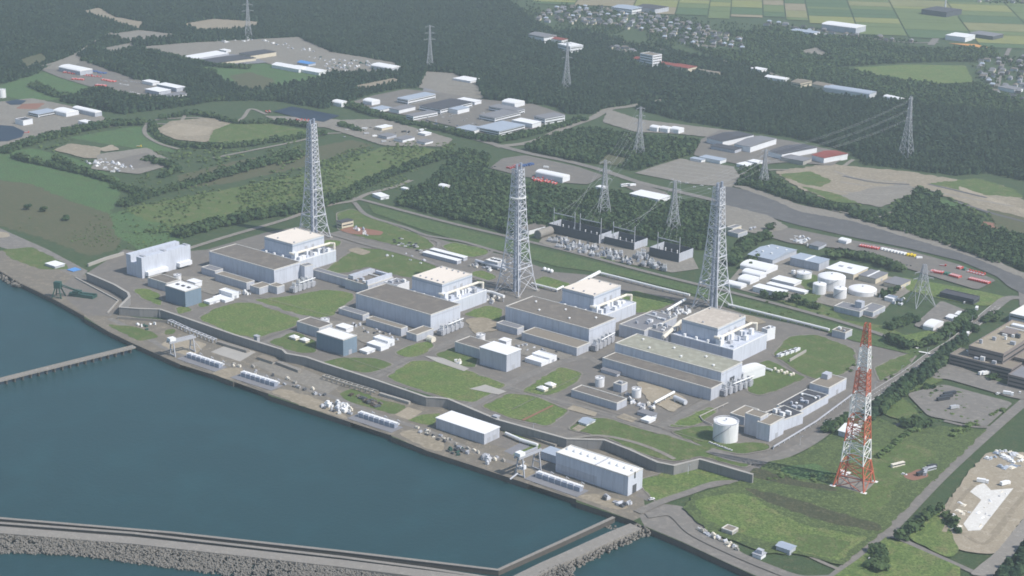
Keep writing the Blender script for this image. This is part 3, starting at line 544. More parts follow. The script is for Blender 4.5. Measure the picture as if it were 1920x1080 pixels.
annex('square annex block at the near front corner of the farthest turbine hall', (504, 533), (519, 538), (528, 532), 552)
annex('grey roofed low annex at the round lawn end of a plain brown roofed turbine hall', (636, 577), (680, 591), (690, 586), 602, roof='roof_grey')
annex('tan roofed annex below the plain brown roofed turbine hall beside the tall pale pump yard', (684, 597), (752, 616), (764.5, 611.5), 631)
annex('tan roofed annex corner block with white end wall by the domed shelter', (764, 621), (781, 627.5), (807, 614), 641)
annex('small grey annex at the far end of the turbine hall with five roof vents', (933, 604), (970, 616), (982, 611), 629, roof='roof_grey')
annex('long tan roofed annex along the turbine hall with five roof vents', (967, 627), (1081.5, 652), (1104, 641), 668)
a = annex('very long brown roofed annex of the mossy roofed hall with one white roof hatch', (1135, 668), (1333.5, 728.5), (1352, 715.5), 752, roof='roof_brown')
p = at(1228, 691, 11)-a.location; MB().box(p.x-6, p.x+6, p.y-5, p.y+5, 10.4, 12.2).build('roof_hatch', 'white_paint', a)
# --- reactor buildings: a tall block over a wider base with ducts and galleries on it
def reactor(lab, A, D, C, roofm, h=34, c=None, v=6):
    ctr, an, L, W, h = rect(A, D, C, h); r = empty('reactor_building', ctr, an, lab, 'reactor building', 'reactor buildings'); x, y = L/2, W/2
    EXCL.append([(ctr.x+i, ctr.y+j) for i, j in ((-x-12, -y-12), (x+30, -y-12), (x+30, y+12), (-x-12, y+12))])
    MB().box(-x, x, -y, y, 0, h-1).build('upper_wall', 'panel_wall', r)
    MB().box(-x+.9, x-.9, -y+.9, y-.9, h-.98, h-.5).build('roof', roofm, r)
    p = MB(); t = .9; p.box(-x-.1, x+.1, -y-.1, -y+t, h-1, h).box(-x-.1, x+.1, y-t, y+.1, h-1, h).box(-x-.1, -x+t, -y+t, y-t, h-1, h).box(x-t, x+.1, -y+t, y-t, h-1, h); p.build('parapet', 'parapet', r)
    MB().box(x, x+.2, -y, y, h-4, h-2.4).box(-x, x, -y-.2, -y, h-4, h-2.4).build('blue_band', 'roof_blue', r)
    for i in range(v):
        q = i/max(1, v-1)-.5; MB().box(q*L*.86-.9, q*L*.86+.9, (-.38 if i % 2 else .4)*W-.8, (-.38 if i % 2 else .4)*W+.8, h-.5, h+.9).build('roof_vent', 'steel', r)
    for q in (-.08, .14): MB().box(x, x+.25, q*W-2, q*W+2, h-13, h-7.5).build('louvre', 'steel', r)
    # base block with its parapet and stepped boxes
    bx0, bx1, by0, by1, bh = -x-7, x+c[0], -y-9, y+c[1], c[2]
    MB().box(bx0, bx1, by0, by1, 0, bh).build('base_block', 'panel_wall', r)
    p = MB(); p.box(bx0, bx1, by0, by0+.8, bh, bh+1).box(bx1-.8, bx1, by0+.8, by1, bh, bh+1).box(bx0, bx1-.8, by1-.8, by1, bh, bh+1); p.build('base_parapet', 'white_paint', r)
    rnd = random.Random(int(ctr.x))
    for i in range(9):
        xx = rnd.uniform(x+2, bx1-5); yy = by0+2+(by1-by0-8)*i/9; s = rnd.uniform(2, 4.5)
        MB().box(xx, xx+s, yy, yy+s*1.3, bh+.02, bh+rnd.uniform(2, 7)).build('rooftop_unit', rnd.choice(('white_paint', 'panel_wall', 'steel', 'white_wall')), r)
    for i in range(3):
        yy = by0+6+i*(by1-by0)/3.4; MB().box(x+.1, x+7, yy, yy+6, bh, bh+9-2*i).build('gallery', 'white_wall', r)
    b = MB(); z = bh+7.5; b.path([(x-2, -y-3, z), (x+4, -y-3, z), (x+4, y+6, z), (x+9, y+9, z), (x+9, y+9, bh)], 1.5, 8); b.build('exhaust_duct', 'cream_paint', r)
    for i in range(3): MB().cyl(-x+8+i*15, -y-5, bh, bh+3.2, 1.6, n=10).build('roof_fan', 'white_paint', r)
    return r
reactor('reactor building with pale roof behind the farthest turbine hall, beside the farthest stack', (498, 442.5), (548.3, 457.5), (604.7, 439.7), 'roof_pale', 34, (15, 6, 15), 4)
reactor('reactor building with pale roof edged by many small vents, beside the middle stack', (773, 517), (829, 532.5), (883, 512.5), 'roof_pale', 34, (16, 8, 15), 10)
reactor('reactor building with six dark roof hatches behind the turbine hall with five vents', (1052.5, 540), (1113.5, 554.5), (1161.5, 534), 'roof_pale', 34, (17, 8, 14), 6)
reactor('reactor building with plain sandy roof behind the mossy roofed turbine hall', (1277.5, 598.5), (1346, 615.5), (1392, 590), 'roof_sand', 34, (26, 4, 17), 3)
# --- buildings between the units
def roofjunk(n, cols=('white_paint', 'steel', 'grey_wall'), hmax=4, duct=True):
    def f(r, L, W, h):
        rnd = random.Random(int(L*97+W*31))
        for i in range(n):
            s = rnd.uniform(1.5, 4); X = rnd.uniform(-L/2+2.5, L/2-s-2.5) if L > 12 else -s/2; Y = rnd.uniform(-W/2+2.5, W/2-s-2.5) if W > 12 else -s/2
            MB().box(X, X+s*1.4, Y, Y+s, h-.5, h+rnd.uniform(1, hmax)).build('rooftop_unit', rnd.choice(cols), r)
        if duct and L > 25: MB().bar((-L*.35, W*.22, h+1), (L*.3, W*.22, h+1), .7, 8).build('roof_duct', 'white_paint', r)
    return f
house('link_building', 'long plain grey link building running between the two farthest turbine halls', 'building', (584, 504), (684, 533), (694, 529), 10, 'par', 'grey_wall', 'roof_grey')
def frames(r, L, W, h):
    roofjunk(5)(r, L, W, h)
    MB().box(-L/2+1, -L/2+9, -W/2+5, W/2-1, h-.5, h+4).build('penthouse', 'grey_wall', r); MB().box(L/2-4, L/2-1, -W/2, W/2-1, h, h+5).build('screen_wall', 'panel_wall', r); MB().box(-L/2+12, L/2-6, W/2-4, W/2-1, h, h+3.5).build('screen_wall', 'panel_wall', r)
house('service_building', 'service building with roof screens and a penthouse between two plain brown roofed halls', 'building', (655, 520), (690, 535), (729, 517), 12, 'par', 'grey_wall', 'roof_brown', None, frames)
house('link_building', 'small white block between the penthouse service building and a pale roofed reactor building', 'building', (722, 528), (745, 535), (762, 526), 11, 'par', 'white_wall', 'roof_grey', None, roofjunk(4))
house('control_building', 'dark roofed control building between the five vent hall and the mossy hall', 'building', (1160, 608), (1208, 620), (1255, 590), 633+10, 'par', 'grey_wall', 'roof_grey', None, roofjunk(9, hmax=3))
house('control_building', 'narrow pale annex with roof pipes beside the plain tan roofed reactor building', 'building', (1212, 616), (1243, 624), (1262, 612), 14, 'par', 'panel_wall', 'roof_grey', None, roofjunk(6, hmax=4))
house('stair_tower', 'trapezoid grey stair tower at the near end of the farthest turbine hall', 'tower', (567, 494), (571, 499), (583, 494), 18, 'par', 'panel_wall', 'roof_grey')
house('filter_house', 'square white filter house standing alone behind the tan roofed reactor building', 'building', (1430, 614), (1439, 618), (1451, 612), 640, 'par', 'white_wall', 'roof_grey', None, roofjunk(1))
house('gate_house', 'grey flat roofed gate house beside the long white covered pipe', 'building', (1560, 618), (1585, 624), (1598, 617), 637, 'par', 'grey_wall', 'roof_brown', None, roofjunk(2))
house('storage_shed', 'long white round roofed tube shed at the end wall of the mossy roofed hall', 'shed', (1384, 694), (1394, 701), (1420, 682), 10, 'arch', 'white_wall', 'roof_white')
# --- pump houses by the sea side of each unit
def hatches(r, L, W, h):
    for i in range(3): MB().box((i-1)*L*.27-2, (i-1)*L*.27+2, -1.5+i*.3, 1.5+i*.3, h-.5, h+.6).build('roof_hatch', 'dark_steel', r)
house('pump_house', 'dark blue block with three dark hatches on its white roof', 'pump house', (308, 535), (346.7, 546.2), (378, 537.5), 576.7, 'par', 'blue_wall', 'roof_white', 'tall blocks by the sea wall', hatches)
house('pump_house', 'dark blue block with plain white roof close behind the sea wall', 'pump house', (596, 620.7), (643.3, 637.3), (670, 628.3), 669, 'par', 'blue_wall', 'roof_white', 'tall blocks by the sea wall', doors=1)
house('pump_house', 'grey block with overhanging pale blue roof between two lawns', 'pump house', (898, 650.7), (950, 665), (976, 654), 698, 'slab', 'grey_wall', 'roof_white', 'tall blocks by the sea wall', doors=1)
house('pump_annex', 'low brown roofed annex joined to the blue block with three hatches', 'annex', (273, 521), (312, 531), (336, 523), 11, 'par', 'grey_wall', 'roof_brown', 'low wings of the pump houses')
house('pump_annex', 'low brown roofed annex joined to the blue block with plain white roof', 'annex', (553.5, 603), (598, 615), (622, 606), 12, 'par', 'grey_wall', 'roof_brown', 'low wings of the pump houses')
house('pump_annex', 'low brown roofed annex joined to the grey block with overhanging roof', 'annex', (848.5, 642), (899, 654), (924, 642), 12, 'par', 'grey_wall', 'roof_brown', 'low wings of the pump houses')
house('pump_annex', 'long brown roofed low building beside two round white tanks', 'annex', (1071, 730), (1156.7, 755.8), (1172.5, 745.8), 770, 'par', 'grey_wall', 'roof_brown', None)
def two(l1, l2, a, b):
    house('switch_house', l1, 'building', *a, 'par', 'white_wall', 'roof_white', 'small white houses beside the pump houses', doors=1); house('switch_house', l2, 'building', *b, 'par', 'white_wall', 'roof_white', 'small white houses beside the pump houses')
two('upper white switch house behind the lawn below the farthest turbine hall', 'lower stepped white house in front of another near the farthest turbine hall', ((410, 543), (435, 550.5), (449, 547), 562), ((399, 556), (422, 563.5), (437, 558), 568))
two('upper white switch house near the domed shelter', 'lower stepped grey white house near the domed shelter', ((699, 631.7), (727, 640), (742, 636), 652), ((688, 642), (714, 650.5), (730, 645), 659))
two('upper white switch house below the long tan roofed annex', 'lower grey stepped house below the long tan roofed annex', ((998, 661.7), (1030, 671.7), (1045, 666), 682), ((986, 670), (1015, 680), (1033, 674), 688))
house('switch_house', 'tiny white hut beside the lawn and the blue block with three hatches', 'hut', (383, 563), (393, 566.5), (409.7, 559.7), 572, 'slab', 'white_wall', 'roof_white', 'small white houses beside the pump houses', doors=1)
house('switch_house', 'tiny white hut in front of the blue block with plain white roof', 'hut', (675, 655), (688, 659.5), (700.7, 653), 665, 'slab', 'white_wall', 'roof_white', 'small white houses beside the pump houses', doors=1)
house('unloading_shed', 'grey low shed with white end against the very long annex', 'shed', (1126.7, 692), (1156.7, 700.5), (1163.5, 696.5), 707, 'gable', 'grey_wall', 'roof_grey', None)
house('vent_tower', 'grey box between the two round white tanks', 'building', (1151, 717), (1165.5, 722), (1174, 716), 737, 'par', 'grey_wall', 'roof_grey', None, roofjunk(1))
house('open_shed', 'white roofed shed beside the crossing of the plant roads', 'shed', (1204, 784), (1216.7, 789.5), (1227.7, 782.5), 795, 'slab', 'white_wall', 'roof_white')
house('open_shed', 'flat grey roofed shelter behind the white roofed shed at the crossing', 'shed', (1196, 771), (1222, 779.5), (1230, 774), 786, 'slab', 'grey_wall', 'roof_grey')
house('open_shed', 'pale blue roofed shed on the lawn near the sea wall', 'shed', (1085.3, 789.7), (1100, 794.5), (1114.5, 786), 800, 'gable', 'white_wall', 'roof_blue', None, doors=1)
house('storage_hut', 'yellow fronted two storey hut beside red soil behind the farthest stack', 'building', (634, 413), (641, 417), (659, 411), 429, 'slab', 'cream_wall', 'roof_dark', None, bands=1)
for i, (a, d, c) in enumerate((((793, 472), (857, 489), (862, 485.5)), ((806, 467), (869, 483), (874, 480)))):
    house('long_shed', ('long narrow white roofed shed, lower of a pair beside the oval lawn', 'long narrow white roofed shed, upper of a pair beside the oval lawn')[i], 'shed', a, d, c, 5, 'slab', 'grey_wall', 'roof_white', 'twin long sheds')
house('filter_house', 'white topped plant house with two roof holes beside the middle stack', 'building', (912, 486), (933, 492.5), (943, 486), 9, 'par', 'grey_wall', 'roof_white', None, hatches)
# --- long hall by the slope: two tall ridges with a lower middle
D0 = at(265.8, 522.5); hh = solve_h((265, 484), 522.5); A0 = at(233.8, 475.8, hh); C0 = at(356.7, 459, hh); Lx = at(265, 484, hh).x-A0.x; Ly = C0.y-at(265, 484, hh).y
r = empty('pump_hall', (A0.x+Lx/2, at(265, 484, hh).y+Ly/2, 0), 0, 'long white hall with two tall ridges and a sunken middle roof by the green slope', 'hall'); x, y = Lx/2, Ly/2
EXCL.append([(r.location.x+i, r.location.y+j) for i, j in ((-x, -y), (x, -y), (x, y), (-x, y))])
MB().box(x-Lx*.33, x, -y, y, 0, hh).build('ridge_block', 'panel_wall', r); MB().box(-x, -x+Lx*.3, -y, y, 0, hh).build('ridge_block', 'panel_wall', r)
MB().box(-x+Lx*.3, x-Lx*.33, -y+.3, y-.3, 0, hh-9).build('middle_block', 'panel_wall', r)
for q in (-.42, .0, .45): MB().box(x-Lx*.3, x-Lx*.03, q*Ly-2, q*Ly+2, hh, hh+1).build('roof_vent', 'steel', r)
for q0, q1 in ((-.44, -.03), (.2, .46)): MB().box(x, x+6, q0*Ly, q1*Ly, 3, 8).build('canopy', 'white_wall', r)
# --- halls on the quay
house('quay_hall', 'long grey hall with plain white roof on the quay', 'hall', (820, 781.7), (908, 813), (937, 800), 834, 'slab', 'grey_wall', 'roof_white', None, doors=2)
def domes(r, L, W, h):
    for i in range(10):
        if i == 5: continue
        X = (i+.5)/10*L-L/2; MB().ball((X, 2, h-.4), 2.3, 5, 10, .9, True).build('roof_vent', 'white_paint', r)
    MB().box(-.3+L*.05, .3+L*.05, -W/2+.5, W/2-.5, h-.4, h+.5).build('roof_seam', 'steel', r)
    MB().box(L/2, L/2+.15, -4, 2, .2, 8).build('door_opening', 'dark_steel', r); MB().box(L/2, L/2+.15, -2, 0, 14, 20).build('window', 'glass', r)
    MB().box(-L/2+2, L*.08, -W/2-.12, -W/2, 2, 9).build('dark_patch', 'grey_wall', r)
house('quay_hall', 'tallest grey hall on the quay with nine domed vents on its white roof', 'hall', (1044, 846.7), (1178, 892.7), (1200, 876), 930.7, 'par', 'panel_wall', 'roof_white', None, domes)
house('quay_shed', 'small blue grey shed behind the tallest quay hall', 'shed', (1013, 846), (1043, 855), (1058, 845), 8, 'slab', 'grey_wall', 'roof_blue')
house('quay_hut', 'small pale hut at the foot of the sea wall', 'hut', (481, 669), (511, 678), (516, 673), 683, 'slab', 'pale_concrete', 'roof_tan', None, doors=1)
# --- treated waste buildings near the white storage tank
G = 'joined flat roofed blocks beside the big round tank'
house('process_building', 'detached flat roofed block with a rooftop cabin, at the road end of its row', 'building', (1518, 718), (1554, 727.5), (1584.7, 708), 749, 'par', 'panel_wall', 'roof_tan', G, lambda r, L, W, h: MB().box(-L*.42, -L*.1, W*.05, W*.3, h-.5, h+5).build('roof_cabin', 'grey_wall', r), doors=1)
house('process_building', 'long dark roofed block with three white roof vents in the row by the round tank', 'building', (1458, 758), (1499, 771), (1548, 738.5), 787, 'par', 'panel_wall', 'roof_dark', G, roofjunk(7, hmax=2.5), vents=3)
house('process_building', 'short dark roofed block between the long block and the tall block by the round tank', 'building', (1440, 770), (1470, 786.7), (1496.7, 769.5), 808, 'par', 'panel_wall', 'roof_dark', G, roofjunk(5, hmax=4))
house('process_building', 'tall grey block standing right beside the big round tank', 'building', (1395.5, 775), (1426, 782.5), (1440, 774), 821, 'par', 'grey_wall', 'roof_tan', G)
house('process_building', 'white ended corner block with a recessed tan roof nearest the sea wall', 'building', (1421, 789), (1444, 797), (1468, 781), 829, 'par', 'panel_wall', 'roof_tan', G, doors=1)
house('process_building', 'low tan roofed block hidden behind the big round tank', 'building', (1369, 774), (1396, 782), (1420, 766), 9, 'par', 'grey_wall', 'roof_tan', G)
# --- tank farm sheds
G = 'white sheds of the tank farm'
for lab, A, D, C, by, st in [('largest white round roofed shed beneath the big blue grey warehouse', (1390.6, 496), (1436.6, 508.5), (1453.4, 498), 516, 'arch'), ('second white round roofed shed down from the big warehouse', (1392, 510), (1424.7, 518), (1434.7, 512), 525.5, 'arch'),
        ('third white round roofed shed down from the big warehouse', (1386, 522.5), (1406.6, 529), (1419.7, 520.5), 535, 'arch'), ('lowest small white shed at the foot of the nearest grey stack', (1359.7, 530.6), (1389, 538.5), (1398.5, 533.4), 543, 'arch'),
        ('upper white long shed beside the small open topped tank', (1448.8, 521.5), (1489, 532), (1500, 525), 538.5, 'slab'), ('narrow white long shed, the middle of three parallel ones', (1437.9, 531), (1508.8, 548), (1513.6, 544), 553.5, 'slab'), ('lowest white long shed along the perimeter road, the one with grey side wall', (1414, 536), (1465, 549.6), (1475, 543.8), 560, 'slab')]:
    house('white_shed', lab, 'shed', A, D, C, by, st, 'white_wall', 'roof_white', G)
G = 'warehouses behind the tank farm'
house('warehouse', 'biggest blue grey warehouse with a row of ridge vents', 'warehouse', (1406.6, 474.8), (1448.8, 487), (1489, 467), 497, 'gable', 'grey_wall', 'roof_blue', G, vents=5)
house('warehouse', 'blue grey warehouse with a white ridge strip, next to the biggest one', 'warehouse', (1479.7, 483), (1536, 494), (1554, 485.3), 510, 'slab', 'grey_wall', 'roof_blue', G, lambda r, L, W, h: MB().box(-1.2, 1.2, -W/2, W/2, h, h+.6).build('ridge_strip', 'white_paint', r))
house('warehouse', 'white roofed cream walled warehouse with two roof hatches behind the largest tank', 'warehouse', (1548, 502.5), (1600.6, 514), (1623.5, 500.6), 526, 'slab', 'cream_wall', 'roof_white', G, lambda r, L, W, h: [MB().box(q*L-3, q*L+3, -1, 3, h, h+.8).build('roof_hatch', 'steel', r) for q in (-.22, .1)])
house('warehouse', 'grey roofed cream warehouse with white seam beside the wide low tank', 'warehouse', (1609, 515.6), (1642, 522.3), (1661, 510.5), 533.5, 'slab', 'cream_wall', 'roof_grey', G, lambda r, L, W, h: MB().box(-1, 1, -W/2, W/2, h, h+.6).build('ridge_strip', 'white_paint', r), doors=1)
house('warehouse', 'plain grey roofed cream warehouse nearest the big substation pylon', 'warehouse', (1657.8, 528), (1687, 534.8), (1703, 523.5), 544, 'slab', 'cream_wall', 'roof_grey', G, doors=2)
house('boiler_building', 'low dark roofed grey building in front of the round tanks', 'building', (1566, 572), (1612, 584.5), (1626, 576), 595, 'par', 'grey_wall', 'roof_grey', 'flat boiler buildings', lambda r, L, W, h: MB().box(L*.1, L*.36, W*.1, W*.48, h-.5, h+7).build('roof_cabin', 'grey_wall', r))
house('boiler_building', 'dark roofed building with white end wall beside the round tanks', 'building', (1613, 578), (1637, 585.5), (1657, 573), 595.5, 'par', 'grey_wall', 'roof_grey', 'flat boiler buildings', doors=2)
house('open_shed', 'small white roofed shed with blue front beside the substation pylon', 'shed', (1660, 556), (1674, 560), (1680, 555), 568, 'slab', 'white_wall', 'roof_white')
house('dark_depot', 'long dark flat roofed depot below the red vehicle rows', 'building', (1761, 548), (1826, 561.5), (1836.5, 555), 572, 'par', 'dark_wall', 'roof_dark', None, bands=1)
house('covered_store', 'white sheeted store house on the hedge lined parking yard', 'shed', (1730, 611), (1750, 615), (1764, 603), 4.5, 'arch', 'white_wall', 'roof_white', 'white sheeted stores')
house('covered_store', 'small white peaked store on the hedge lined parking yard', 'shed', (1777, 592), (1787, 597), (1793, 591), 4.5, 'gable', 'white_wall', 'roof_white', 'white sheeted stores'); house('covered_store', 'pinkish white peaked store at the parking yard entrance', 'shed', (1793, 587), (1801, 590.5), (1806, 584), 4.5, 'gable', 'white_wall', 'roof_white', 'white sheeted stores')
house('pump_hut', 'white hut with grey tank beside the dark embankment', 'hut', (1520, 457), (1535, 462), (1546, 455), 5, 'slab', 'grey_wall', 'roof_grey'); house('covered_store', 'white tunnel tent beside the dark embankment', 'shed', (1575, 449), (1587, 453.5), (1592, 449), 4.5, 'arch', 'white_wall', 'roof_white')
# --- offices at the edge of the photo
G = 'brown office blocks'
house('office_building', 'tallest brown office block with sandy roof and a sunken roof court', 'office', (1819, 646), (1882, 663.3), (1952, 611), 24, 'par', 'office_wall', 'pale_dirt', G, lambda r, L, W, h: [roofjunk(8, ('steel', 'dark_steel', 'white_paint'))(r, L, W, h), MB().box(-L*.25, L*.1, W*.0, W*.16, h-.5, h+3).build('roof_cabin', 'office_wall', r), MB().box(-L*.3, L*.25, W*.3, W*.36, h-.5, h+2).build('roof_wall', 'white_wall', r)], bands=4)
house('office_building', 'low brown office wing with banded windows and tan flat roof', 'office', (1785, 661), (1897, 692), (1914, 679), 12.5, 'par', 'office_wall', 'roof_tan', G, roofjunk(5), bands=3)
house('office_building', 'brown office wing with dark grey roof cut by the photo edge', 'office', (1894, 699), (1950, 716), (1974, 698), 14, 'par', 'office_wall', 'roof_grey', G, bands=3)
house('office_building', 'brown office block with tan roof against the edge, behind the low wing', 'office', (1903, 668), (1940, 678), (1975, 655), 16, 'par', 'office_wall', 'roof_tan', G, bands=3)
house('guard_house', 'white roofed block with blue windows past the dual road bend', 'building', (1896, 585), (1925, 594), (1950, 575), 12, 'par', 'grey_wall', 'roof_white', None, roofjunk(2), bands=2)
house('roadside_shed', 'pale roofed shed behind the foot of the red and white mast', 'shed', (1573, 806), (1592, 812), (1606, 795), 7, 'gable', 'grey_wall', 'roof_white')
house('shore_hut', 'small grey flat roofed hut on the grass field near the water', 'hut', (1352, 990), (1373, 996.5), (1384, 989), 1006.5, 'par', 'pale_concrete', 'roof_tan', None, doors=1)
house('shore_hut', 'blue grey metal shed on the grass field near the water', 'shed', (1456, 1022), (1481, 1031), (1493, 1023.5), 1042, 'gable', 'grey_wall', 'roof_blue')
house('shore_hut', 'small white tank hut by the quay road', 'hut', (1412, 1036), (1427, 1042), (1437, 1036), 1050, 'slab', 'white_wall', 'steel', None, roofjunk(3))
house('shore_hut', 'flat roofed grey store beside a silver canopy on the far quay', 'hut', (86, 493), (103, 499), (119, 493.5), 504, 'slab', 'grey_wall', 'roof_white'); house('shore_hut', 'blue roofed boat store on the far quay', 'hut', (127, 505), (137, 508.5), (147, 503.5), 510, 'slab', 'grey_wall', 'blue_sheet')
house('trailer_office', 'white prefabricated office in the meadow beside the perimeter road', 'hut', (702, 362), (714, 369), (728, 366), 375, 'slab', 'white_wall', 'roof_white', None, doors=1)
house('valve_house', 'brown pipe house beside the switchyard with a concrete cylinder', 'building', (983, 424), (992, 431), (1006, 418), 7, 'slab', 'white_wall', 'roof_brown')
house('relay_building', 'pale relay building among trees beside the nearest grey stack', 'building', (1366, 424), (1374, 428), (1382, 421), 8, 'par', 'cream_wall', 'roof_grey', 'relay buildings'); house('relay_building', 'grey relay building in front of the pale one beside the nearest grey stack', 'building', (1368, 432), (1384, 438), (1396, 431), 6, 'par', 'grey_wall', 'roof_grey', 'relay buildings')
# ------------------------------------------------------------------ buildings beyond the plant
def far(items, group=None):
    for it in items:
        name, lab, cat, A, D, C, h, st, wl, rf = it[:10]; k = it[10] if len(it) > 10 else {}
        house(name, lab, cat, A, D, C, h, st, wl, rf, group, **k)
def wins(n=2): return dict(bands=n)
far([('site_office', 'big grey blue two storey office nearest the road junction', 'office', (905, 235), (936, 246), (969, 231), 255, 'slab', 'white_wall', 'roof_blue', wins()),
     ('site_office', 'white flat office with pale roof beside the biggest two storey one', 'office', (963, 224), (998, 232), (1005, 226), 9, 'slab', 'white_wall', 'roof_white'),
     ('site_office', 'two storey grey office at the forest edge past the flat white one', 'office', (1007, 216), (1022, 222), (1050, 213), 11, 'slab', 'white_wall', 'roof_grey', wins()),
     ('site_office', 'long dark grey roofed office behind the biggest two storey one', 'office', (904, 214), (928, 221), (968, 208), 9, 'slab', 'white_wall', 'roof_grey', wins()),
     ('site_office', 'grey roofed office wing joined behind the long dark one', 'office', (912, 200), (966, 208), (980, 203), 9, 'slab', 'white_wall', 'roof_grey', wins()),
     ('site_office', 'long dark blue roofed office in the middle of the site office yard', 'office', (793, 196), (826, 205), (872, 189), 10, 'slab', 'white_wall', 'roof_dark', wins()),
     ('site_office', 'small white block with grey front in the yard middle', 'office', (830, 200), (858, 206), (870, 199), 9, 'slab', 'white_wall', 'roof_blue'),
     ('site_office', 'white two storey office near the far corner of the site yard', 'office', (750, 182), (765, 187), (812, 175), 10, 'slab', 'white_wall', 'roof_blue', wins()),
     ('site_office', 'pale roofed low office along the terraced slope', 'office', (862, 184), (890, 191), (902, 188), 7, 'slab', 'white_wall', 'roof_white'),
     ('site_office', 'grey roofed office with white windows near the yard entrance', 'office', (765, 214), (775, 218), (810, 207), 8, 'slab', 'white_wall', 'roof_grey', wins(1)),
     ('site_office', 'white end walled grey office at the pond side of the yard', 'office', (732, 202), (748, 206), (773, 198), 8, 'slab', 'white_wall', 'roof_grey'),
     ('site_office', 'low pale blue roofed hut near the roadside hedge', 'office', (696, 202), (712, 206), (724, 199), 6, 'slab', 'white_wall', 'roof_blue'),
     ('site_office', 'pale roofed sheds in front of the hedge beside the biggest office', 'office', (860, 238), (885, 245), (903, 238), 6, 'slab', 'white_wall', 'roof_blue')], 'site offices in the forest clearing')
far([('storage_tent', 'white tunnel tent at the hedge near the pond', 'tent', (628, 190), (640, 195), (650, 191), 6, 'arch', 'white_wall', 'roof_white'), ('storage_tent', 'white tunnel tent with dark side at the far corner of the site yard', 'tent', (684, 188), (697, 192), (704, 187), 7, 'arch', 'white_wall', 'roof_white'),
     ('storage_tent', 'white tent under the trees past the long dark office', 'tent', (944, 190), (965, 195), (970, 188), 8, 'arch', 'white_wall', 'roof_white'), ('storage_tent', 'white flat tent at the top of the terraced gravel slope', 'tent', (856, 145), (882, 152), (893, 146), 5, 'slab', 'white_wall', 'roof_white')], 'white tents by the site offices')
far([('workshop', 'white roofed workshop among hedges below the site road', 'hut', (742, 258), (755, 262), (775, 256), 6, 'slab', 'white_wall', 'roof_grey'), ('workshop', 'cream block hut between parked machines near the pond', 'hut', (708, 236), (716, 240), (728, 234), 6, 'slab', 'cream_wall', 'roof_white'),
     ('workshop', 'dark hut with white truck near the hedge corner', 'hut', (712, 252), (725, 256), (735, 250), 6, 'slab', 'grey_wall', 'roof_grey'), ('workshop', 'white container hut near the road end of the hedge', 'hut', (786, 248), (797, 251), (803, 247), 5, 'slab', 'white_wall', 'roof_white'),
     ('workshop', 'grey roofed pair of huts at the meadow edge', 'hut', (784, 263), (797, 267), (806, 262), 5, 'slab', 'white_wall', 'roof_grey')], 'workshops below the site offices')
far([('fire_depot', 'long white roofed vehicle shed beside red vehicles, highest on the hill pad', 'shed', (121, 124), (150, 134), (163, 128), 9, 'arch', 'grey_wall', 'roof_white'), ('hill_shed', 'small white ended shed on the hill pad', 'shed', (272, 150), (286, 155), (291, 151), 7, 'slab', 'white_wall', 'roof_white'),
     ('hill_shed', 'long dark sided white roofed shed on the hill pad', 'shed', (301, 156), (331, 165), (342, 161), 9, 'slab', 'grey_wall', 'roof_white'), ('hill_shed', 'square white roofed shed in front of the long dark sided one', 'shed', (275, 166), (298, 172), (311, 166), 8, 'slab', 'grey_wall', 'roof_white'),
     ('hill_shed', 'low grey roofed hut with white base on the hill pad', 'shed', (313, 176), (322, 181), (342, 173), 5, 'slab', 'white_wall', 'roof_grey')], 'sheds on the hill pad')
far([('works_hall', 'long white round roofed shed beside the winding hill road', 'shed', (133, 203), (178, 212), (184, 208), 8, 'arch', 'grey_wall', 'roof_white'), ('works_hall', 'white open sided tent with curved roof in the works yard', 'tent', (102, 207), (124, 213), (145, 208), 7, 'arch', 'white_wall', 'roof_white'),
     ('works_hall', 'white and blue site office with windows in the works yard', 'office', (62, 208), (72, 214), (98, 205), 7, 'slab', 'white_wall', 'roof_blue', wins()), ('works_hall', 'white storage box at the foot of the hill road', 'hut', (153, 225), (163, 230), (169, 226), 6, 'slab', 'white_wall', 'roof_white'),
     ('works_hall', 'low white storage box near the end of the hill road', 'hut', (180, 230), (188, 233), (193, 230), 4, 'slab', 'white_wall', 'roof_white'), ('works_hall', 'grey tower block with white ribs over the round basin', 'building', (30, 222), (43, 226), (54, 221), 10, 'par', 'white_wall', 'roof_dark')], 'buildings of the works yard')
far([('forest_hall', 'wide white roofed hall in the upper forest clearing', 'hall', (350, 104), (365, 110), (422, 98), 5, 'slab', 'grey_wall', 'roof_white'), ('forest_hall', 'long cream walled low hall in the upper forest clearing', 'hall', (388, 110), (403, 118), (467, 105), 7, 'slab', 'cream_wall', 'roof_dark'),
     ('forest_hall', 'cream walled hall with tall white end in the upper forest clearing', 'hall', (458, 98), (470, 104), (504, 94), 10, 'slab', 'cream_wall', 'roof_dark'), ('forest_hall', 'row of white peaked tents at the edge of the upper clearing', 'tent', (508, 121), (560, 130), (575, 126), 7, 'gable', 'white_wall', 'roof_white'),
     ('forest_hall', 'second staggered white tent joined to the row in the upper clearing', 'tent', (548, 126), (598, 136), (610, 131), 6, 'gable', 'white_wall', 'roof_white'), ('forest_hall', 'blue roofed shed behind the white tents', 'shed', (559, 116), (578, 120), (584, 116), 6, 'gable', 'grey_wall', 'blue_sheet'),
     ('forest_hall', 'white tunnel shed at the near corner of the upper clearing', 'shed', (704, 121), (732, 129), (744, 124), 8, 'arch', 'grey_wall', 'roof_white'), ('forest_hall', 'tiny white shed among stored goods in the upper clearing', 'hut', (416, 92), (424, 95), (430, 93), 5, 'slab', 'white_wall', 'roof_white')], 'halls of the upper clearing')
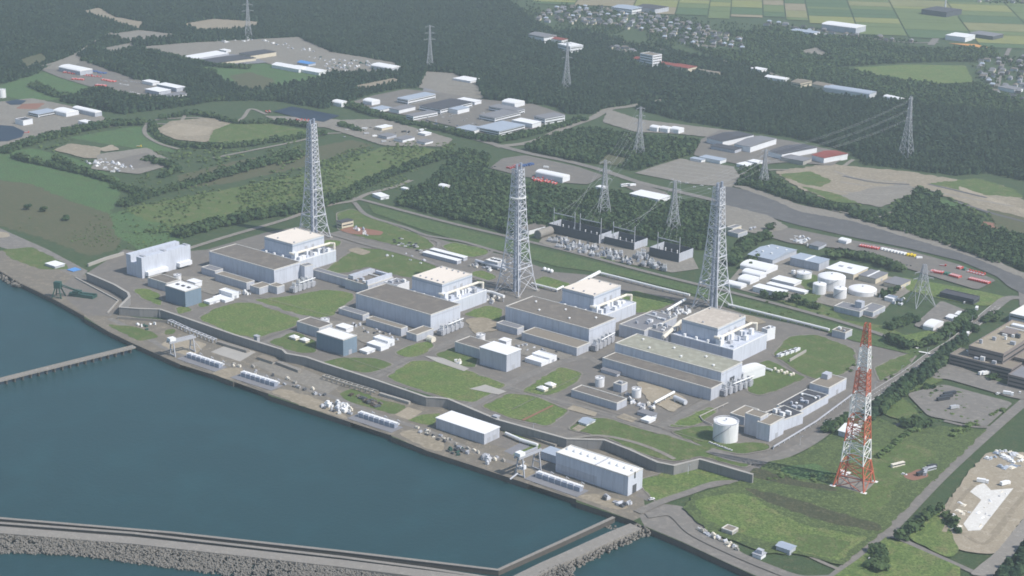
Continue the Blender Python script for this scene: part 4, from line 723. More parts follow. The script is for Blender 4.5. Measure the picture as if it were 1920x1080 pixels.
far([('depot_hall', 'dark roofed hall with white front nearest the three white arches', 'hall', (1331, 257), (1355, 265), (1398, 249), 10, 'gable', 'white_wall', 'roof_dark'), ('depot_hall', 'low dark roofed long shed under the first dark roofed hall', 'hall', (1341, 270), (1378, 281), (1386, 276), 7, 'slab', 'grey_wall', 'roof_dark'),
     ('depot_hall', 'grey roofed wide hall in the middle of the depot', 'hall', (1382, 268), (1407, 275), (1448, 258), 11, 'gable', 'white_wall', 'roof_grey'), ('depot_hall', 'dark roofed hall with white windowed front beside the red roof', 'hall', (1448, 281), (1466, 289), (1508, 270), 10, 'gable', 'white_wall', 'roof_dark'),
     ('depot_hall', 'red roofed hall at the end of the depot', 'hall', (1528, 289), (1545, 296), (1576, 284), 10, 'gable', 'white_wall', 'roof_red'), ('depot_hall', 'grey low block with arches at the foot of the depot trees', 'hall', (1466, 294), (1506, 302), (1520, 296), 7, 'slab', 'pale_concrete', 'roof_grey'),
     ('depot_hall', 'white fronted long hut at the top of the terraced gravel slope', 'hut', (1317, 292), (1350, 301), (1361, 297), 6, 'slab', 'white_wall', 'roof_blue'), ('depot_hall', 'short white hut before the long hut at the slope top', 'hut', (1297, 295), (1315, 300), (1320, 297), 5, 'slab', 'white_wall', 'roof_blue'),
     ('depot_hall', 'white sheeted shed among trees under the depot', 'shed', (1387, 305), (1400, 311), (1410, 306), 5, 'slab', 'white_wall', 'roof_white'), ('depot_hall', 'pale twin shed beside the white sheeted one under the depot', 'shed', (1404, 301), (1420, 305), (1429, 301), 5, 'slab', 'white_wall', 'roof_white')], 'halls of the forest depot')
far([('vehicle_tent', 'white arched shelter, nearest the lattice pylon of three alike', 'tent', (1220, 238), (1232, 241), (1235, 237), 7, 'arch', 'white_wall', 'roof_white'), ('vehicle_tent', 'white arched shelter, middle of three alike', 'tent', (1240, 239.5), (1252, 243), (1255, 239), 7, 'arch', 'white_wall', 'roof_white'),
     ('vehicle_tent', 'white arched shelter, nearest the depot of three alike', 'tent', (1260, 241), (1272, 244.5), (1275, 240), 7, 'arch', 'white_wall', 'roof_white')], 'three white arched shelters')
far([('fire_garage', 'long white garage between rows of red vehicles', 'garage', (1012, 321), (1055, 334), (1064, 329), 8, 'arch', 'white_wall', 'roof_white'), ('white_hall', 'bright white flat hall behind the nearest grey stack', 'hall', (1188, 360), (1235, 374), (1253, 366), 7, 'slab', 'white_wall', 'roof_white'),
     ('storage_tent', 'small white tent among trees behind the switchyard', 'tent', (1118, 349), (1130, 352), (1136, 349), 4, 'slab', 'white_wall', 'roof_white'), ('storage_tent', 'white round tent by the long forest track', 'tent', (826, 347), (833, 351), (839, 347), 5, 'arch', 'white_wall', 'roof_white'),
     ('storage_tent', 'white container beside the long forest track', 'container', (754, 351), (762, 354), (766, 352), 3, 'slab', 'white_wall', 'roof_white')])
far([('school_block', 'white gabled block in the forest with grey roof', 'building', (1002, 62), (1020, 69), (1034, 64), 15, 'gable', 'white_wall', 'roof_grey', wins()), ('school_block', 'white windowed block behind the far pylon top', 'building', (1060, 80), (1069, 87), (1084, 82), 14, 'slab', 'white_wall', 'roof_white', wins()),
     ('school_block', 'red roofed low link between two white forest blocks', 'building', (1034, 69), (1053, 75), (1060, 72), 9, 'gable', 'white_wall', 'roof_red'), ('hotel_tower', 'white six storey tower with a pale cap in the forest', 'tower', (1209, 98), (1224, 104), (1234, 100), 27, 'par', 'white_wall', 'roof_tan', wins(5)),
     ('hotel_wing', 'red roofed round wing beside the white tower', 'building', (1195, 108), (1205, 113), (1212, 109), 12, 'gable', 'white_wall', 'roof_red'), ('hotel_wing', 'long red roofed wing stretching away from the white tower', 'building', (1235, 116), (1265, 123), (1272, 120), 9, 'gable', 'white_wall', 'roof_red'),
     ('hotel_wing', 'red roofed hall at the end of the long red wing', 'building', (1268, 122), (1290, 128), (1300, 123), 11, 'gable', 'cream_wall', 'roof_red'), ('hotel_wing', 'low sandy wing after the last red roof', 'building', (1300, 128), (1345, 137), (1352, 135), 7, 'slab', 'cream_wall', 'roof_tan'),
     ('inn', 'cream gabled house at the forest edge with dark gables', 'house', (1488, 152), (1500, 156), (1510, 149), 10, 'gable', 'cream_wall', 'roof_tan', wins(1)), ('inn', 'salmon walled house beside the greenhouse', 'house', (1532, 155), (1548, 162), (1557, 157), 10, 'gable', 'cream_wall', 'roof_tan'),
     ('greenhouse', 'long grey plastic greenhouse in the forest gap', 'greenhouse', (1558, 160), (1630, 177), (1638, 172), 8, 'arch', 'pale_steel', 'roof_blue'), ('greenhouse', 'short pale greenhouse past the long one', 'greenhouse', (1665, 180), (1685, 188), (1692, 185), 6, 'arch', 'pale_steel', 'roof_white'),
     ('inn', 'white low house row at the forest clearing road', 'house', (1440, 142), (1470, 149), (1478, 146), 6, 'gable', 'white_wall', 'roof_white'), ('inn', 'white van like hut with grey roof in the forest road', 'house', (1414, 126), (1426, 131), (1430, 127), 6, 'slab', 'white_wall', 'roof_white'),
     ('arena', 'wide hall with white curved roof by the paddies', 'hall', (1545, 44), (1605, 53), (1620, 48), 14, 'arch', 'grey_wall', 'roof_white'), ('arena', 'long grey roofed hall beside the curved white one', 'hall', (1485, 55), (1525, 62), (1530, 58), 10, 'slab', 'white_wall', 'roof_blue'),
     ('factory', 'long white factory hall beyond the last wood', 'factory', (1778, 64), (1810, 70), (1822, 64), 11, 'slab', 'white_wall', 'roof_white'), ('factory', 'dark roofed square factory next to the white one', 'factory', (1824, 60), (1862, 68), (1870, 62), 10, 'slab', 'dark_wall', 'roof_grey'),
     ('factory', 'dark clustered works in the paddies beneath a tall chimney', 'factory', (1738, 15), (1775, 23), (1785, 15), 14, 'slab', 'dark_wall', 'roof_dark'), ('temple_hall', 'big white building with blue roofs beside the village', 'building', (1152, 12), (1185, 18), (1200, 12), 12, 'gable', 'white_wall', 'roof_blue', wins()),
     ('village_hall', 'dark blue roofed hall next to the white building with blue roofs', 'building', (1205, 10), (1228, 17), (1236, 10), 13, 'gable', 'grey_wall', 'roof_dark'), ('shop', 'white shop at the end of the straight valley road', 'building', (1882, 160), (1902, 168), (1908, 163), 7, 'slab', 'white_wall', 'roof_grey')])
c = at(1772, 16); MB().cyl(c.x, c.y, 0, 42, 2.2, 1.4, 10).build('chimney', 'pale_steel'); tag(bpy.data.objects['chimney'], 'tall pale chimney above the dark works in the paddies', 'chimney')
S('playground', 'orange_ground', [(1778, 82), (1830, 84), (1860, 92), (1850, 93), (1815, 87)], 0)
# village houses (one of each kind, copied)
def mk_house(kind):
    r = empty('village_house', (0, 0, 0)); L, W, h = ((11, 8, 5.5), (9, 8, 6), (14, 8, 5))[kind % 3]; x, y = L/2, W/2
    MB().box(-x, x, -y, y, 0, h-.05).build('wall', ('cream_wall', 'office_wall', 'grey_wall')[kind % 3], r)
    b = MB(); o = .8; b.add([(-x-o, -y-o, h), (x+o, -y-o, h), (x+o, y+o, h), (-x-o, y+o, h), (-x*.6, 0, h+3), (x*.6, 0, h+3)], [(0, 1, 5, 4), (1, 2, 5), (2, 3, 4, 5), (3, 0, 4), (3, 2, 1, 0)]); b.build('roof', ('roof_dark', 'roof_grey', 'roof_brown', 'roof_red', 'roof_blue')[kind % 5], r); return r
HP = {}
ROOFS = ('black tiled', 'grey tiled', 'brown tiled', 'red tiled', 'blue tiled')
CL = [('the village strung between the wood and the paddies', [(1030, 18), (1120, 10), (1160, 25), (1260, 36), (1330, 52), (1400, 78), (1390, 96), (1310, 92), (1200, 60), (1100, 48), (1000, 40)], 165, (1, 3)),
      ('the hamlet beside the straight valley road', [(1820, 118), (1870, 108), (1930, 110), (1930, 195), (1870, 180), (1830, 150)], 42, (1,)),
      ('the roadside hamlet under the paddies', [(1440, 42), (1520, 55), (1720, 78), (1720, 86), (1600, 74), (1500, 66), (1430, 52)], 22, (1,)),
      ('the far corner of the plain', [(1790, -4), (1930, -6), (1930, 8), (1850, 8)], 14, (1,)), ('the small cluster among trees before the white tower', [(1140, 90), (1185, 92), (1195, 102), (1160, 100)], 9, (1,))]
for where, poly, n, _ in CL:
    wp = [(v.x, v.y) for v in (at(*q) for q in poly)]; EXCL.append(wp); X = [p[0] for p in wp]; Y = [p[1] for p in wp]; got = []
    t = 0
    while len(got) < n and t < 9000:
        t += 1; x, y = random.uniform(min(X), max(X)), random.uniform(min(Y), max(Y))
        if not inpoly(wp, np.array(x), np.array(y)) or any((x-a)**2+(y-b_)**2 < 17**2 for a, b_ in got): continue
        k = random.choice((0, 1, 2, 5, 6, 7, 10, 11, 6, 1, 4)); got.append((x, y)); rz = random.choice((.2, 1.77, .35))+random.uniform(-.1, .1)
        if k not in HP: o = HP[k] = mk_house(k); o.location = (x, y, 0); o.rotation_euler.z = rz
        else: o = dup(HP[k], (x, y, 0), rz)
        tag(o, ('cream', 'brown', 'grey')[k % 3]+' walled '+ROOFS[k % 5]+' house in '+where, 'house', ROOFS[k % 5]+' '+('cream', 'brown', 'grey')[k % 3]+' houses of '+where)
# ------------------------------------------------------------------ tanks
def tank(name, lab, top, hw, by, roof='dome', wallm='tank_white', stairs=False, group=None, ztop=None):
    h = solve_h(top, by); c = at(top[0], top[1], h); dist = (c-CAM).length; r_ = hw*dist/F
    # 'by' marks the near foot of the wall: move it back by the radius on the ground
    g = at(top[0], by, 0); d = Vector((fw.x, fw.y, 0)).normalized(); g = g+d*r_; h = height_to(g, top[1])
    e = empty(name, (g.x, g.y, 0), 0, lab, 'tank', group); EXCL.append([(g.x+r_*1.2*math.cos(a), g.y+r_*1.2*math.sin(a)) for a in np.linspace(0, 6.28, 12)])
    MB().cyl(0, 0, 0, h, r_, n=40).build('shell', wallm, e, smooth=False)
    if roof == 'dome': MB().ball((0, 0, h-.2), r_*.99, 6, 40, .16, True).build('roof', 'roof_white', e)
    else:
        MB().cyl(0, 0, h, h+.4, r_*.78, n=32).build('roof', 'roof_white', e)
        b = MB(); n = 32
        for i in range(n):
            a, a2 = 2*math.pi*i/n, 2*math.pi*(i+1)/n; b.bar((r_*math.cos(a), r_*math.sin(a), h+1), (r_*math.cos(a2), r_*math.sin(a2), h+1), .35)
        b.build('railing', 'pale_steel', e)
    if stairs:
        b = MB()
        for i in range(16):
            a = -2.4+i*.11; a2 = a+.11; b.bar((r_*1.03*math.cos(a), r_*1.03*math.sin(a), h*i/16), (r_*1.03*math.cos(a2), r_*1.03*math.sin(a2), h*(i+1)/16), .5)
        b.build('stair', 'steel', e)
    MB().cyl(0, 0, h+r_*.15, h+r_*.15+1.2, .9, n=8).build('roof_vent', 'steel', e)
    return e
tank('storage_tank', 'biggest grey white round tank standing by itself near the sea wall', (1362.5, 790), 23.5, 833, 'flat', 'tank_white', True)
tank('storage_tank', 'white round tank cut by the photo edge in the works yard', (2, 168), 7, 184, 'flat')
G = 'round tanks of the tank farm'
tank('storage_tank', 'small open topped white tank behind the white sheds', (1509.7, 511), 14, 525, 'flat', group=G); tank('storage_tank', 'large high white domed tank in the middle of the tank farm', (1562.6, 517.5), 25.7, 548, stairs=True, group=G)
tank('storage_tank', 'slim domed tank before the large high one, on the side of the white sheds', (1537.8, 531.6), 12.4, 554, group=G); tank('storage_tank', 'slim domed tank with roof platform, nearest the boiler buildings', (1576.6, 540), 12.2, 562, group=G, stairs=True)
tank('storage_tank', 'wide low white tank farthest along the tank farm', (1622, 541), 26, 558, group=G); tank('storage_tank', 'tiny grey upright tank under the white ridged warehouse', (1488, 507), 4, 516, group=G)
for lab, t, hw, by in [('small white round tank behind the blue block with three hatches', (331.7, 516), 7, 529), ('white round tank behind the blue block with plain white roof', (609, 599), 8, 613), ('white round tank behind the grey block with overhanging roof', (901, 628), 8.5, 643),
                       ('white round tank beside the unloading shed of the very long annex', (1124.7, 709), 8.8, 727), ('white round tank on the side toward the pale gravel yard', (1193.7, 729.5), 9, 747)]:
    tank('water_tank', lab, t, hw, by, 'flat', group='white water tanks of the units')
for lab, A, D, C, by in [('white tank box behind the blue block with three hatches', (352, 525), (366, 530), (376, 525.5), 540), ('white tank box behind the blue block with plain white roof', (630, 610), (649, 616), (658, 610), 626), ('white tank box behind the grey block with overhanging roof', (936, 636), (949, 640), (955, 635), 652)]:
    house('tank_box', lab, 'tank', A, D, C, by, 'slab', 'white_wall', 'roof_white', 'white tank boxes')
for i, (x, y) in enumerate(((1021, 508), (1028, 510), (1034, 512))):
    c = at(x, y); o = MB().ball((0, 0, 2.6), 2.6, 8, 12).cyl(0, 0, 0, 1.2, 1.3, n=8).build('gas_tank', 'white_paint', loc=c); tag(o, 'white ball tank on the gravel pad behind the middle stack', 'tank', 'three white ball tanks')
c = at(642, 531.5); o = MB().bar((-9, 0, 4), (9, 0, 4), 3.4, 16).box(-7, -6, -2, 2, 0, 2).box(6, 7, -2, 2, 0, 2).build('horizontal_tank', 'pale_steel', loc=c); tag(o, 'grey lying cylinder tank at the foot of the link building', 'tank')
c = at(1275, 756); o = MB().bar((-8, 2, 3.5), (8, -2, 3.5), 2.6, 12).box(-6, -5, -2, 2, 0, 2).box(5, 6, -2, 2, 0, 2).build('horizontal_tank', 'pale_steel', loc=c); tag(o, 'grey lying cylinder tank on the pale gravel yard', 'tank')
c = at(1020, 444); o = MB().bar((-14, 0, 6), (14, 0, 6), 6, 20).build('concrete_cylinder', 'concrete', loc=c, rz=math.pi/2); tag(o, 'large lying sandy cylinder beside the switchyard pipe house', 'cylinder')
o = MB().bar((-4, 0, 2.5), (4, 0, 2.5), 4, 12).build('dome_shelter', 'cream_paint', loc=at(808, 640)); tag(o, 'cream round shelter by the corner annex block', 'shelter')
# ------------------------------------------------------------------ lattice stacks, mast, pylons
def lat_section(mb, z0, w0, z1, w1, r, ring=True, sub=1):
    c = [(1, 1), (-1, 1), (-1, -1), (1, -1)]
    for k in range(sub):
        a0 = z0+(z1-z0)*k/sub; a1 = z0+(z1-z0)*(k+1)/sub; v0 = w0+(w1-w0)*k/sub; v1 = w0+(w1-w0)*(k+1)/sub
        for i in range(4):
            p, q = c[i], c[(i+1) % 4]
            mb.bar((p[0]*v0, p[1]*v0, a0), (q[0]*v1, q[1]*v1, a1), r); mb.bar((q[0]*v0, q[1]*v0, a0), (p[0]*v1, p[1]*v1, a1), r)
            if ring: mb.bar((p[0]*v1, p[1]*v1, a1), (q[0]*v1, q[1]*v1, a1), r)
def legs(par, prof, r, m, foot=True):
    for s, t in ((1, 1), (-1, 1), (-1, -1), (1, -1)):
        b = MB()
        for (z0, w0), (z1, w1) in zip(prof, prof[1:]): b.bar((s*w0, t*w0, z0), (s*w1, t*w1, z1), r*(1 if z0 < prof[-1][0]*.5 else .75), 6)
        o = b.build('leg', m, par)
        if foot: MB().cyl(s*prof[0][1], t*prof[0][1], 0, 1.6, 2.6, n=8).build('footing', 'pale_concrete', o)
def prof_at(prof, z):
    for (z0, w0), (z1, w1) in zip(prof, prof[1:]):
        if z <= z1: return w0+(w1-w0)*(z-z0)/(z1-z0)
    return prof[-1][1]
def stack(lab, base, top_y, a, ring_z=None, platf=()):
    g = at(*base); h = height_to(g, top_y); e = empty('exhaust_stack', (g.x, g.y, 0), 0, lab, 'chimney', 'grey lattice exhaust stacks')
    prof = [(0, a), (h*.12, a*.80), (h*.3, a*.60), (h*.55, a*.44), (h*.8, a*.33), (h*.96, a*.27)]
    legs(e, prof, .75, 'pale_steel'); b = MB(); zs = [0]
    while zs[-1] < h*.94: zs.append(min(h*.96, zs[-1]+max(5.5, prof_at(prof, zs[-1])*1.15)))
    for z0, z1 in zip(zs, zs[1:]): lat_section(b, z0, prof_at(prof, z0), z1, prof_at(prof, z1), .34)
    b.build('bracing', 'pale_steel', e)
    for i in range(3):
        q = 2*math.pi*i/3+.5; rr = min(3.0, a*.2); MB().cyl(rr*math.cos(q), rr*math.sin(q), 0, h*(1 if i == 0 else .985), 2.1, 1.7, 12).build('flue', 'stack_pipe', e)
    for q in [.2, .42, .64, .82]+list(platf):
        ww = prof_at(prof, h*q)+.8; b = MB(); i_ = ww-1.6
        b.box(-ww, ww, -ww, -i_, h*q, h*q+.8).box(-ww, ww, i_, ww, h*q, h*q+.8).box(-ww, -i_, -i_, i_, h*q, h*q+.8).box(i_, ww, -i_, i_, h*q, h*q+.8); b.build('platform', 'pale_steel', e)
    if ring_z:
        b = MB(); ww = prof_at(prof, h*ring_z)*1.45
        for i in range(24): b.bar((ww*math.cos(i*math.pi/12), ww*math.sin(i*math.pi/12), h*ring_z), (ww*math.cos((i+1)*math.pi/12), ww*math.sin((i+1)*math.pi/12), h*ring_z), 1.0)
        b.build('ring_platform', 'white_paint', e)
    return e
stack('grey lattice stack standing apart beside the farthest reactor building', (589, 446), 222, 15.5)
stack('grey lattice stack with a white ring gallery, middle of the three grey stacks', (968, 546), 305, 18, .74)
stack('grey lattice stack nearest the tank farm, with silver pipe top', (1336, 577), 340, 17.5)
g = at(1601, 909); hm = height_to(g, 606); e = empty('radio_mast', (g.x, g.y, 0), math.radians(8), 'tall red and white banded lattice radio mast on the grass mound', 'mast')
prof = [(0, 14.5), (hm*.155, 10.2), (hm*.285, 9.0), (hm*.43, 7.4), (hm*.575, 6.0), (hm*.72, 4.8), (hm*.86, 3.6), (hm, 2.0)]
for k in range(7):
    m = 'mast_red' if k % 2 == 0 else 'mast_white'; (z0, w0), (z1, w1) = prof[k:k+2]; b = MB()
    for s, t in ((1, 1), (-1, 1), (-1, -1), (1, -1)): b.bar((s*w0, t*w0, z0), (s*w1, t*w1, z1), .8-.06*k, 6)
    lat_section(b, z0, w0, z1, w1, .36-.02*k, sub=2 if k < 2 else 3 if k < 4 else 4)
    if k == 0:
        for s, t in ((1, 1), (-1, 1), (-1, -1), (1, -1)): b.bar((s*(w0-2), t*(w0-5), 0), (s*w1, t*w1, z1*.9), .6)
    b.build('leg_section' if k == 0 else 'mast_section', m, e)
for s, t in ((1, 1), (-1, 1), (-1, -1), (1, -1)): MB().box(s*14.5-2.6, s*14.5+2.6, t*14.5-2, t*14.5+2, 0, 1.4).build('footing', 'white_paint', e)
for i in range(6):
    a_ = i*1.05; b = MB(); z = hm*(.31+.1*(i % 2)); q = 5.5; p = Vector((q*math.cos(a_), q*math.sin(a_), z)); b.bar(p, p*1.28+Vector((0, 0, -.28*z)), 2.2, 12); b.build('dish', 'mast_white', e)
o = MB().box(-6, 0, -2, 2, 0, 3).box(1, 5, -1, 3, 0, 2.4).build('cabin', 'white_paint', loc=at(1583, 889)); tag(o, 'white equipment cabins inside the legs of the red and white mast', 'cabin')
def pylon(lab, base, top_y, a, arms=3, rz=0., wide=9):
    g = at(*base); h = height_to(g, top_y); e = empty('power_pylon', (g.x, g.y, 0), rz, lab, 'pylon', 'steel power pylons'); EXCL.append([(g.x+s*5, g.y+t*5) for s, t in ((1, 1), (-1, 1), (-1, -1), (1, -1))])
    prof = [(0, a), (h*.35, a*.55), (h*.62, a*.32), (h, a*.12)]; b = MB(); zs = [0]
    for s, t in ((1, 1), (-1, 1), (-1, -1), (1, -1)):
        for (z0, w0), (z1, w1) in zip(prof, prof[1:]): b.bar((s*w0, t*w0, z0), (s*w1, t*w1, z1), .42)
    while zs[-1] < h*.95: zs.append(min(h, zs[-1]+max(4., prof_at(prof, zs[-1])*1.6)))
    for z0, z1 in zip(zs, zs[1:]): lat_section(b, z0, prof_at(prof, z0), z1, prof_at(prof, z1), .26)
    b.build('lattice_body', 'steel', e)
    for i in range(arms):
        z = h*(.66+.15*i); w_ = wide*(1-.12*i); b = MB()
        for s in (1, -1):
            b.bar((0, 0, z), (s*w_, 0, z), .3); b.bar((0, 0, z+3), (s*w_, 0, z), .25); b.bar((s*w_, 0, z), (s*w_, 0, z-2.2), .25)
        b.build('cross_arm', 'steel', e)
    return g, h, rz, wide
fx = math.pi*.29
PY = {}
PY['a'] = pylon('pylon above the upper forest clearing, cut by the top of the photo', (466, 72), -6, 8, 3, fx, 13)
PY['b'] = pylon('pylon with three broad arm pairs at the top of the terraced gravel slope', (806, 126), 47, 6.5, 3, fx, 12)
PY['c'] = pylon('pylon alone in the forest below the white school blocks', (1062, 166), 78, 8, 3, fx, 10)
PY['d'] = pylon('pylon by the dirt junction with the three white arched shelters', (1198, 290), 200, 8, 3, fx, 9)
PY['e'] = pylon('tallest forest pylon, past the red roofed depot hall', (1698, 297), 180, 10, 3, 1.5, 9)
PY['f'] = pylon('pylon behind the first switchyard enclosure', (1132, 405), 300, 9, 3, fx, 10)
PY['g'] = pylon('pylon behind the smallest switchyard enclosure beside the nearest grey stack', (1262, 432), 338, 9, 3, fx, 10)
PY['h'] = pylon('pylon on the bank above the terraced gravel slope', (1432, 345), 280, 7, 3, fx, 9)
PY['i'] = pylon('squat wide pylon over the warehouses and red vehicles', (1727, 572), 496, 13, 2, fx, 13)
def wire(lab, a, b_, sag, grp, thick=.08):
    mb = MB(); n = 8; pts = [a.lerp(b_, i/n)-Vector((0, 0, sag*4*(i/n)*(1-i/n))) for i in range(n+1)]
    for p, q in zip(pts, pts[1:]): mb.bar(p, q, thick, 3)
    tag(mb.build('power_line', 'steel'), lab, 'power line', grp)
def tip(k, i, s):
    g, h, rz, wd = PY[k]; w_ = wd*(1-.12*i)*s; return Vector((g.x+w_*math.cos(rz), g.y+w_*math.sin(rz), h*(.66+.15*i)-2.2))
for k1, k2, lab in (('d', 'f', 'power line from the dirt junction pylon to the pylon behind the first enclosure'), ('h', 'g', 'power line from the bank pylon to the pylon behind the smallest enclosure'), ('e', 'h', 'power line crossing the forest from the tallest forest pylon to the bank pylon')):
    for i in range(3):
        for s in (1, -1): wire(lab, tip(k1, i, s), tip(k2, i, s), 9, lab.replace('power line', 'power lines'))
# ------------------------------------------------------------------ switchyard
def enclosure(lab, A, D, C, by):
    ctr, an, L, W, h = rect(A, D, C, by); r = empty('switchyard_enclosure', ctr, an, lab, 'enclosure', 'dark switchyard enclosures'); x, y = L/2, W/2; t = .8
    EXCL.append([(ctr.x+i, ctr.y+j) for i, j in ((-x-3, -y-3), (x+3, -y-3), (x+3, y+3), (-x-3, y+3))])
    MB().box(-x, x, -y, -y+t, 0, h).build('front_wall', 'dark_wall', r); MB().box(-x, x, y-t, y, 0, h).build('back_wall', 'dark_wall', r); MB().box(x-t, x, -y+t, y-t, 0, h).build('end_wall', 'grey_wall', r); MB().box(-x, -x+t, -y+t, y-t, 0, h).build('end_wall', 'grey_wall', r)
    MB().box(-x+t, x-t, -y+t, y-t, .3, .5).build('floor_slab', 'roof_dark', r)
    n = max(3, int(L/9))
    for i in range(n): MB().cyl(-x+L*(i+.5)/n, 0, .5, h-2.5, 1.1, .7, 8).ball((-x+L*(i+.5)/n, 0, h-2.5), 1.0, 5, 8).build('bushing', 'white_paint' if i % 2 else 'steel', r)
enclosure('longest dark walled switchyard enclosure, beside the sandy cylinder', (1028, 419), (1123, 441), (1145, 432), 458)
enclosure('dark walled switchyard enclosure between two others', (1134, 443), (1188, 456), (1214, 446), 470)
enclosure('dark walled switchyard enclosure nearest the grey stack', (1218, 463), (1273, 476), (1299, 465), 493)
def gantry(lab, p0, p1, top):
    a = at(*p0); b_ = at(*p1); h = height_to(a, top); r = empty('line_gantry', a, 0, lab, 'gantry', 'line gantries over the switchyard'); q = b_-a; q.z = 0
    for s in (Vector(), q): MB().bar(s, s+Vector((0, 0, h+7)), .55, 6).build('post', 'steel', r)
    MB().bar((0, 0, h), (q.x, q.y, h), .7, 4).build('beam', 'steel', r)
    return a, b_, h
GA = [gantry('line gantry over the sandy cylinder end of the longest enclosure', (1038, 437), (1077, 446), 399), gantry('line gantry over the near end of the longest enclosure', (1087, 448), (1126, 457), 410), gantry('line gantry over the middle enclosure', (1149, 460), (1189, 470), 425), gantry('line gantry over the enclosure nearest the grey stack', (1232, 482), (1273, 492), 445)]
for k, gs in (('f', (0, 1)), ('g', (2, 3))):
    for gi in gs:
        a, b_, h = GA[gi]
        for i in range(3): wire('slack power line from a pylon down to a switchyard gantry', tip(k, i, 1 if gi % 2 else -1), a.lerp(b_, (i+.5)/3)+Vector((0, 0, h)), 3, 'slack lines to the gantries')
def mk_transformer(loc, s, seed):
    rnd = random.Random(seed); r = empty('transformer', loc, rnd.choice((0, 1.57))); r.scale = (s,)*3
    MB().box(-3, 3, -1.8, 1.8, .3, 3.6).build('tank', 'steel', r)
    for q in (-1, 1):
        b = MB(); b.box(-2.9, 2.9, *sorted((q*1.81, q*2.2)), 2.9, 3.2)
        for i in range(6): b.box(-2.8+i, -2.3+i, *sorted((q*2.2, q*3)), .8, 3.2)
        b.build('radiator', 'steel', r)
    for i in range(3): MB().cyl(-1.8+1.8*i, 0, 3.6, 6.4, .45, .25, 6).build('bushing', 'white_paint', r)
    MB().bar((-2.6, 1, 4.8), (2.6, 1, 4.8), .55, 8).build('conservator', 'steel', r); return r
p0 = None; k = 0
for (x0, y0, x1, y1, n, off) in ((1030, 452, 1130, 476, 11, 0), (1040, 462, 1128, 484, 9, 1), (1137, 474, 1168, 482, 5, 0), (1140, 486, 1190, 497, 5, 0), (1192, 482, 1216, 487, 4, 0), (1204, 496, 1250, 508, 6, 1)):
    for i in range(n):
        q = (i+.5)/n; k += 1; s = random.uniform(.7, 1.3); loc = at(x0+(x1-x0)*q+random.uniform(-4, 4), y0+(y1-y0)*q+random.uniform(-2.5, 2.5))
        if p0 is None: o = p0 = mk_transformer(loc, s, 3)
        else: o = dup(p0, loc, random.choice((0, 1.571, .3, 2.)), sc_=(s, s*.8, s*random.uniform(.8, 1.6)))
        tag(o, 'grey transformer in the crowded switchyard beside the dark enclosures', 'transformer', 'switchyard transformers')
for lab, x0, y0, x1, y1, n, s in [('the white end wall of the farthest turbine hall', 547, 550, 588, 536, 5, 1.9), ('the white end wall of the hall by the domed shelter', 824, 630, 865, 613, 5, 1.9), ('the white end wall of the five vent hall', 1112, 660, 1148, 640, 5, 1.8), ('the white end wall of the mossy roofed hall', 1352, 744, 1408, 722, 6, 1.8)]:
    for i in range(n):
        q = (i+.5)/n; o = dup(p0, at(x0+(x1-x0)*q, y0+(y1-y0)*q), 0 if i % 2 else .1, sc_=(s*.62, s*.8, s*random.uniform(.85, 1.35))); tag(o, 'grey main transformer against '+lab, 'transformer', 'main transformers at '+lab)
    a, c_ = at(x0, y0), at(x1, y1); o = MB().bar(a.lerp(c_, .3)+Vector((3, 0, 11)), c_+Vector((3, 0, 11)), .7, 8).build('bus_duct', 'white_paint'); tag(o, 'duct over transformers at '+lab, 'duct')
# ------------------------------------------------------------------ sea wall, pier, breakwaters
def wall_run(name, lab, px, h, t, m, cap=None, z0=0., picked_top=True, cat='wall'):
    p = [at(x, y, h if picked_top else z0) for x, y in px]; l, r = ribbon(p, t); n = len(p); mb = MB()
    c = sum(p, Vector())/n; c.z = 0
    V = [(v.x-c.x, v.y-c.y, z0) for v in l+r]+[(v.x-c.x, v.y-c.y, h) for v in l+r]
    mb.add(V, [f for i in range(n-1) for f in ((i, i+1, 2*n+i+1, 2*n+i), (n+i+1, n+i, 3*n+i, 3*n+i+1), (2*n+i, 2*n+i+1, 3*n+i+1, 3*n+i))]+[(0, 2*n, 3*n, n), (n-1, 2*n-1, 4*n-1, 3*n-1)])
    e = empty(name, c, 0, lab, cat); mb.build('wall', m, e)
    if cap:
        l, r = ribbon(p, t+.8); mb = MB(); V = [(v.x-c.x, v.y-c.y, h+.01) for v in l+r]+[(v.x-c.x, v.y-c.y, h+.5) for v in l+r]
        mb.add(V, [f for i in range(n-1) for f in ((i, i+1, 2*n+i+1, 2*n+i), (n+i+1, n+i, 3*n+i, 3*n+i+1), (2*n+i, 2*n+i+1, 3*n+i+1, 3*n+i))]); mb.build('cap', cap, e)
    return p
SWP = [(163, 512), (178, 518), (215, 534), (240, 549), (243, 556), (227, 572), (224, 576), (262, 579), (300, 580), (350, 597), (440, 628), (530, 656), (537, 663), (575, 670), (610, 682), (700, 711), (800, 745), (820, 746), (840, 748), (933, 787), (1063, 823), (1133, 825), (1180, 843), (1233, 867), (1263, 873), (1312, 861), (1412, 890)]
wall_run('sea_wall', 'long tall grey concrete sea wall zigzagging between the plant and the quay', SWP, 9.5, 2.2, 'seawall', 'pale_concrete')
for k, q in enumerate([(482, 648), (930, 800)]):
    o = MB().box(-2.5, 2.5, -2, 2, 0, 11).box(-3.2, 3.2, -2.6, 2.6, 11, 11.8).build('gate_tower', 'steel', loc=at(*q)); tag(o, ('grey steel gate tower against the sea wall below the large dark lawn', 'grey steel gate tower against the sea wall behind the white roofed quay hall')[k], 'tower')
